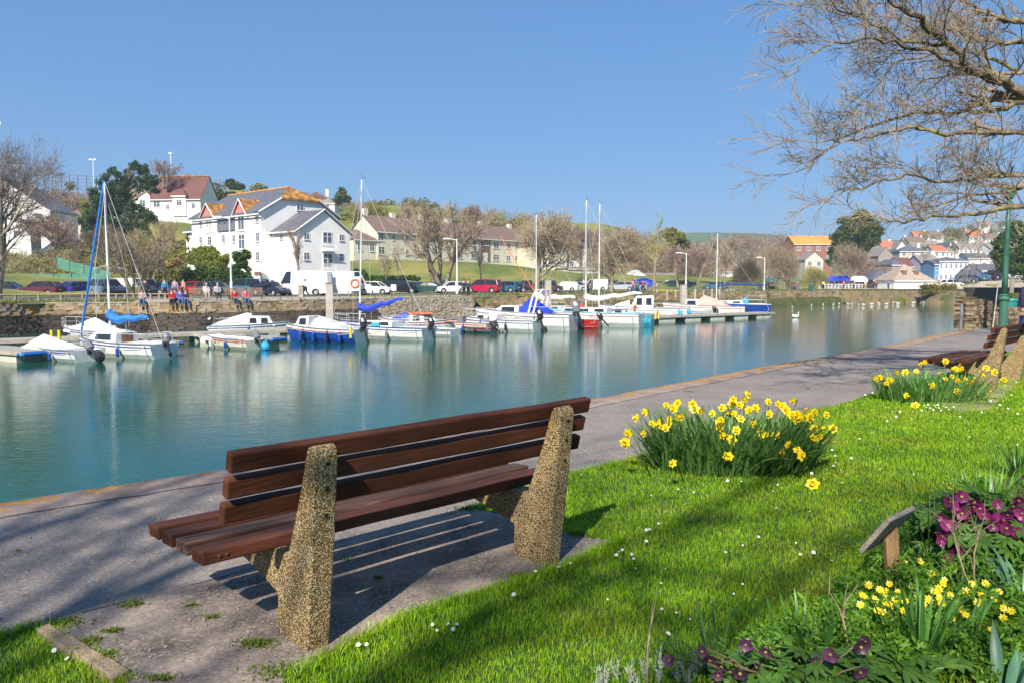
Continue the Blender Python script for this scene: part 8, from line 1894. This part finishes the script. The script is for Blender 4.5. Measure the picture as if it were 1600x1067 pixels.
leafy('olive clipped hedge by the waterside right of the hut', [(x, y, 5.5) for x in range(1442, 1494, 6) for y in (450, 456)] + [(1440, 458, 4)], 128, M_hdg, 6500, .12, seed=21, name='hedge', cat='hedge', dep=.5); leafy('small hedge right of the slipway hedge', [(1500, 446, 4), (1494, 448, 4)], 150, M_shrub, 700, .15, seed=22, name='shrub', cat='shrub')
leafy('clipped hedge behind the walker at the right edge', [(x, 463, 5) for x in range(1572, 1606, 6)], 90, M_hdg, 2500, .11, seed=23, name='hedge', cat='hedge', dep=.5)
leafy('low green shrubs under the cedar', [(190, 392, 9), (176, 398, 9), (160, 404, 9), (140, 405, 8), (245, 400, 9)], 112, M_shrub, 4000, .15, seed=24, name='shrub', cat='shrub'); leafy('reddish shrub left of the apartment block', [(298, 372, 8), (306, 380, 7), (296, 386, 6)], 104, leaf_mat('reddish shrub leaves', (.10, .04, .03), (.18, .08, .05), (.22, .16, .05), .2), 1600, .15, seed=25, name='shrub', cat='shrub')
def bank(nm, px0, px1, Y0, Y1, n, m, seed, rr_=(.5, 1.1), size=.16):
    r_ = random.Random(seed); C_, R_ = [], []
    for _ in range(n):
        Y = r_.uniform(Y0, Y1); x = (r_.uniform(px0, px1) - 800) / F * Y; rd = r_.uniform(*rr_); C_.append((x, Y, gz(x, Y) + rd * .35)); R_.append(rd)
    stuff(leafcloud(nm, C_, R_, n * 120, size * 1.15, m, seed, flat=.7))
bank('bank_shrubs', -20, 300, 106, 132, 130, M_shrub, 51, (.6, 1.5)); bank('bank_shrubs', -20, 290, 104, 135, 110, M_hdg, 52, (.6, 1.5)); bank('bank_shrubs', 90, 560, 150, 205, 110, M_hdg, 53, (1.0, 2.4), .26); bank('bank_shrubs', 540, 900, 200, 250, 90, M_hdg, 54, (1.2, 2.6), .3); bank('bank_shrubs', 1400, 1600, 230, 420, 110, M_hdg, 55, (1.2, 3.0), .35)
M_brsh = leaf_mat('brown shrub', (.10, .06, .03), (.20, .13, .06), (.30, .22, .10), .1); bank('bank_shrubs', -20, 300, 104, 140, 90, M_brsh, 56, (.6, 1.4))
# daffodil banks on the far quay
M_yfl = leaf_mat('yellow flower mass', (.10, .16, .02), (.75, .55, .02), (.85, .68, .03), .2)
c_ = [tuple(G(x, 456.5)) for x in range(1030, 1062, 4)]; stuff(leafcloud('flower_bank', c_, .55, 2600, .07, M_yfl, 31, flat=.5)); c_ = [tuple(G(x, 461)) for x in (816, 820, 826, 829)]; stuff(leafcloud('flower_bank', c_, .4, 900, .06, M_yfl, 32, flat=.5))
# rough grass on the quay edge and bank
qg = []
rq = np.random.default_rng(77)
for i in range(9000):
    s = rq.uniform(s_at(-60), s_at(1430))
    if s_at(205) < s < s_at(745) and rq.random() < .93: continue
    p, _ = Q(s); w = Qn(s); o = -rq.uniform(.5, 9) if rq.random() < .6 else rq.uniform(0, .1); qg.append((p.x + w.x * o, p.y + w.y * o, .01))
M_rough = mk_blades('rough quay grass', [(.30, (.07, .10, .01)), (.6, (.14, .17, .02)), (.95, (.25, .25, .04))], dry=(.28, .22, .08))
struct(ribbon('quay_verge', -420, 205, [(-.42, .010), (-9.4, .010)], M_hill, step=3)); struct(ribbon('quay_verge', 760, 1440, [(-.9, .020), (-9.4, .020)], M_hill, step=3))
stuff(blades('rough_grass', np.array(qg), .16, .10, M_rough, 78))
# leaf litter, crumbs and lost petals on the hard ground
lt = []
rl2 = random.Random(91)
while len(lt) < 420:
    p = G(rl2.uniform(0, 1450), rl2.uniform(560, 1060))
    if inpoly(p.x, p.y, path_poly) or inpoly(p.x, p.y, slab_poly): lt.append((p.x, p.y, .011))
stuff(leafcloud('leaf_litter', lt, .03, 420, .008, mat('litter bits', (.10, .07, .04), (.42, .36, .28), 300, .9, gen=True), 92, flat=.02))
# ------------------------------------------------------------------ air
hz = MB(); hz.bb(-1500, 2000, -60, 1300, -4.7, 66); ho = stuff(obj('haze', hz, None)); hm = bpy.data.materials.new('haze'); hm.use_nodes = True; hn = hm.node_tree; hn.nodes.clear(); hout = hn.nodes.new('ShaderNodeOutputMaterial'); hv = hn.nodes.new('ShaderNodeVolumePrincipled'); hv.inputs['Density'].default_value = HAZE = .00046; hv.inputs['Color'].default_value = (.86, .89, .93, 1); hv.inputs['Anisotropy'].default_value = .2; hn.links.new(hv.outputs[0], hout.inputs['Volume'])
ho.data.materials.clear(); ho.data.materials.append(hm)
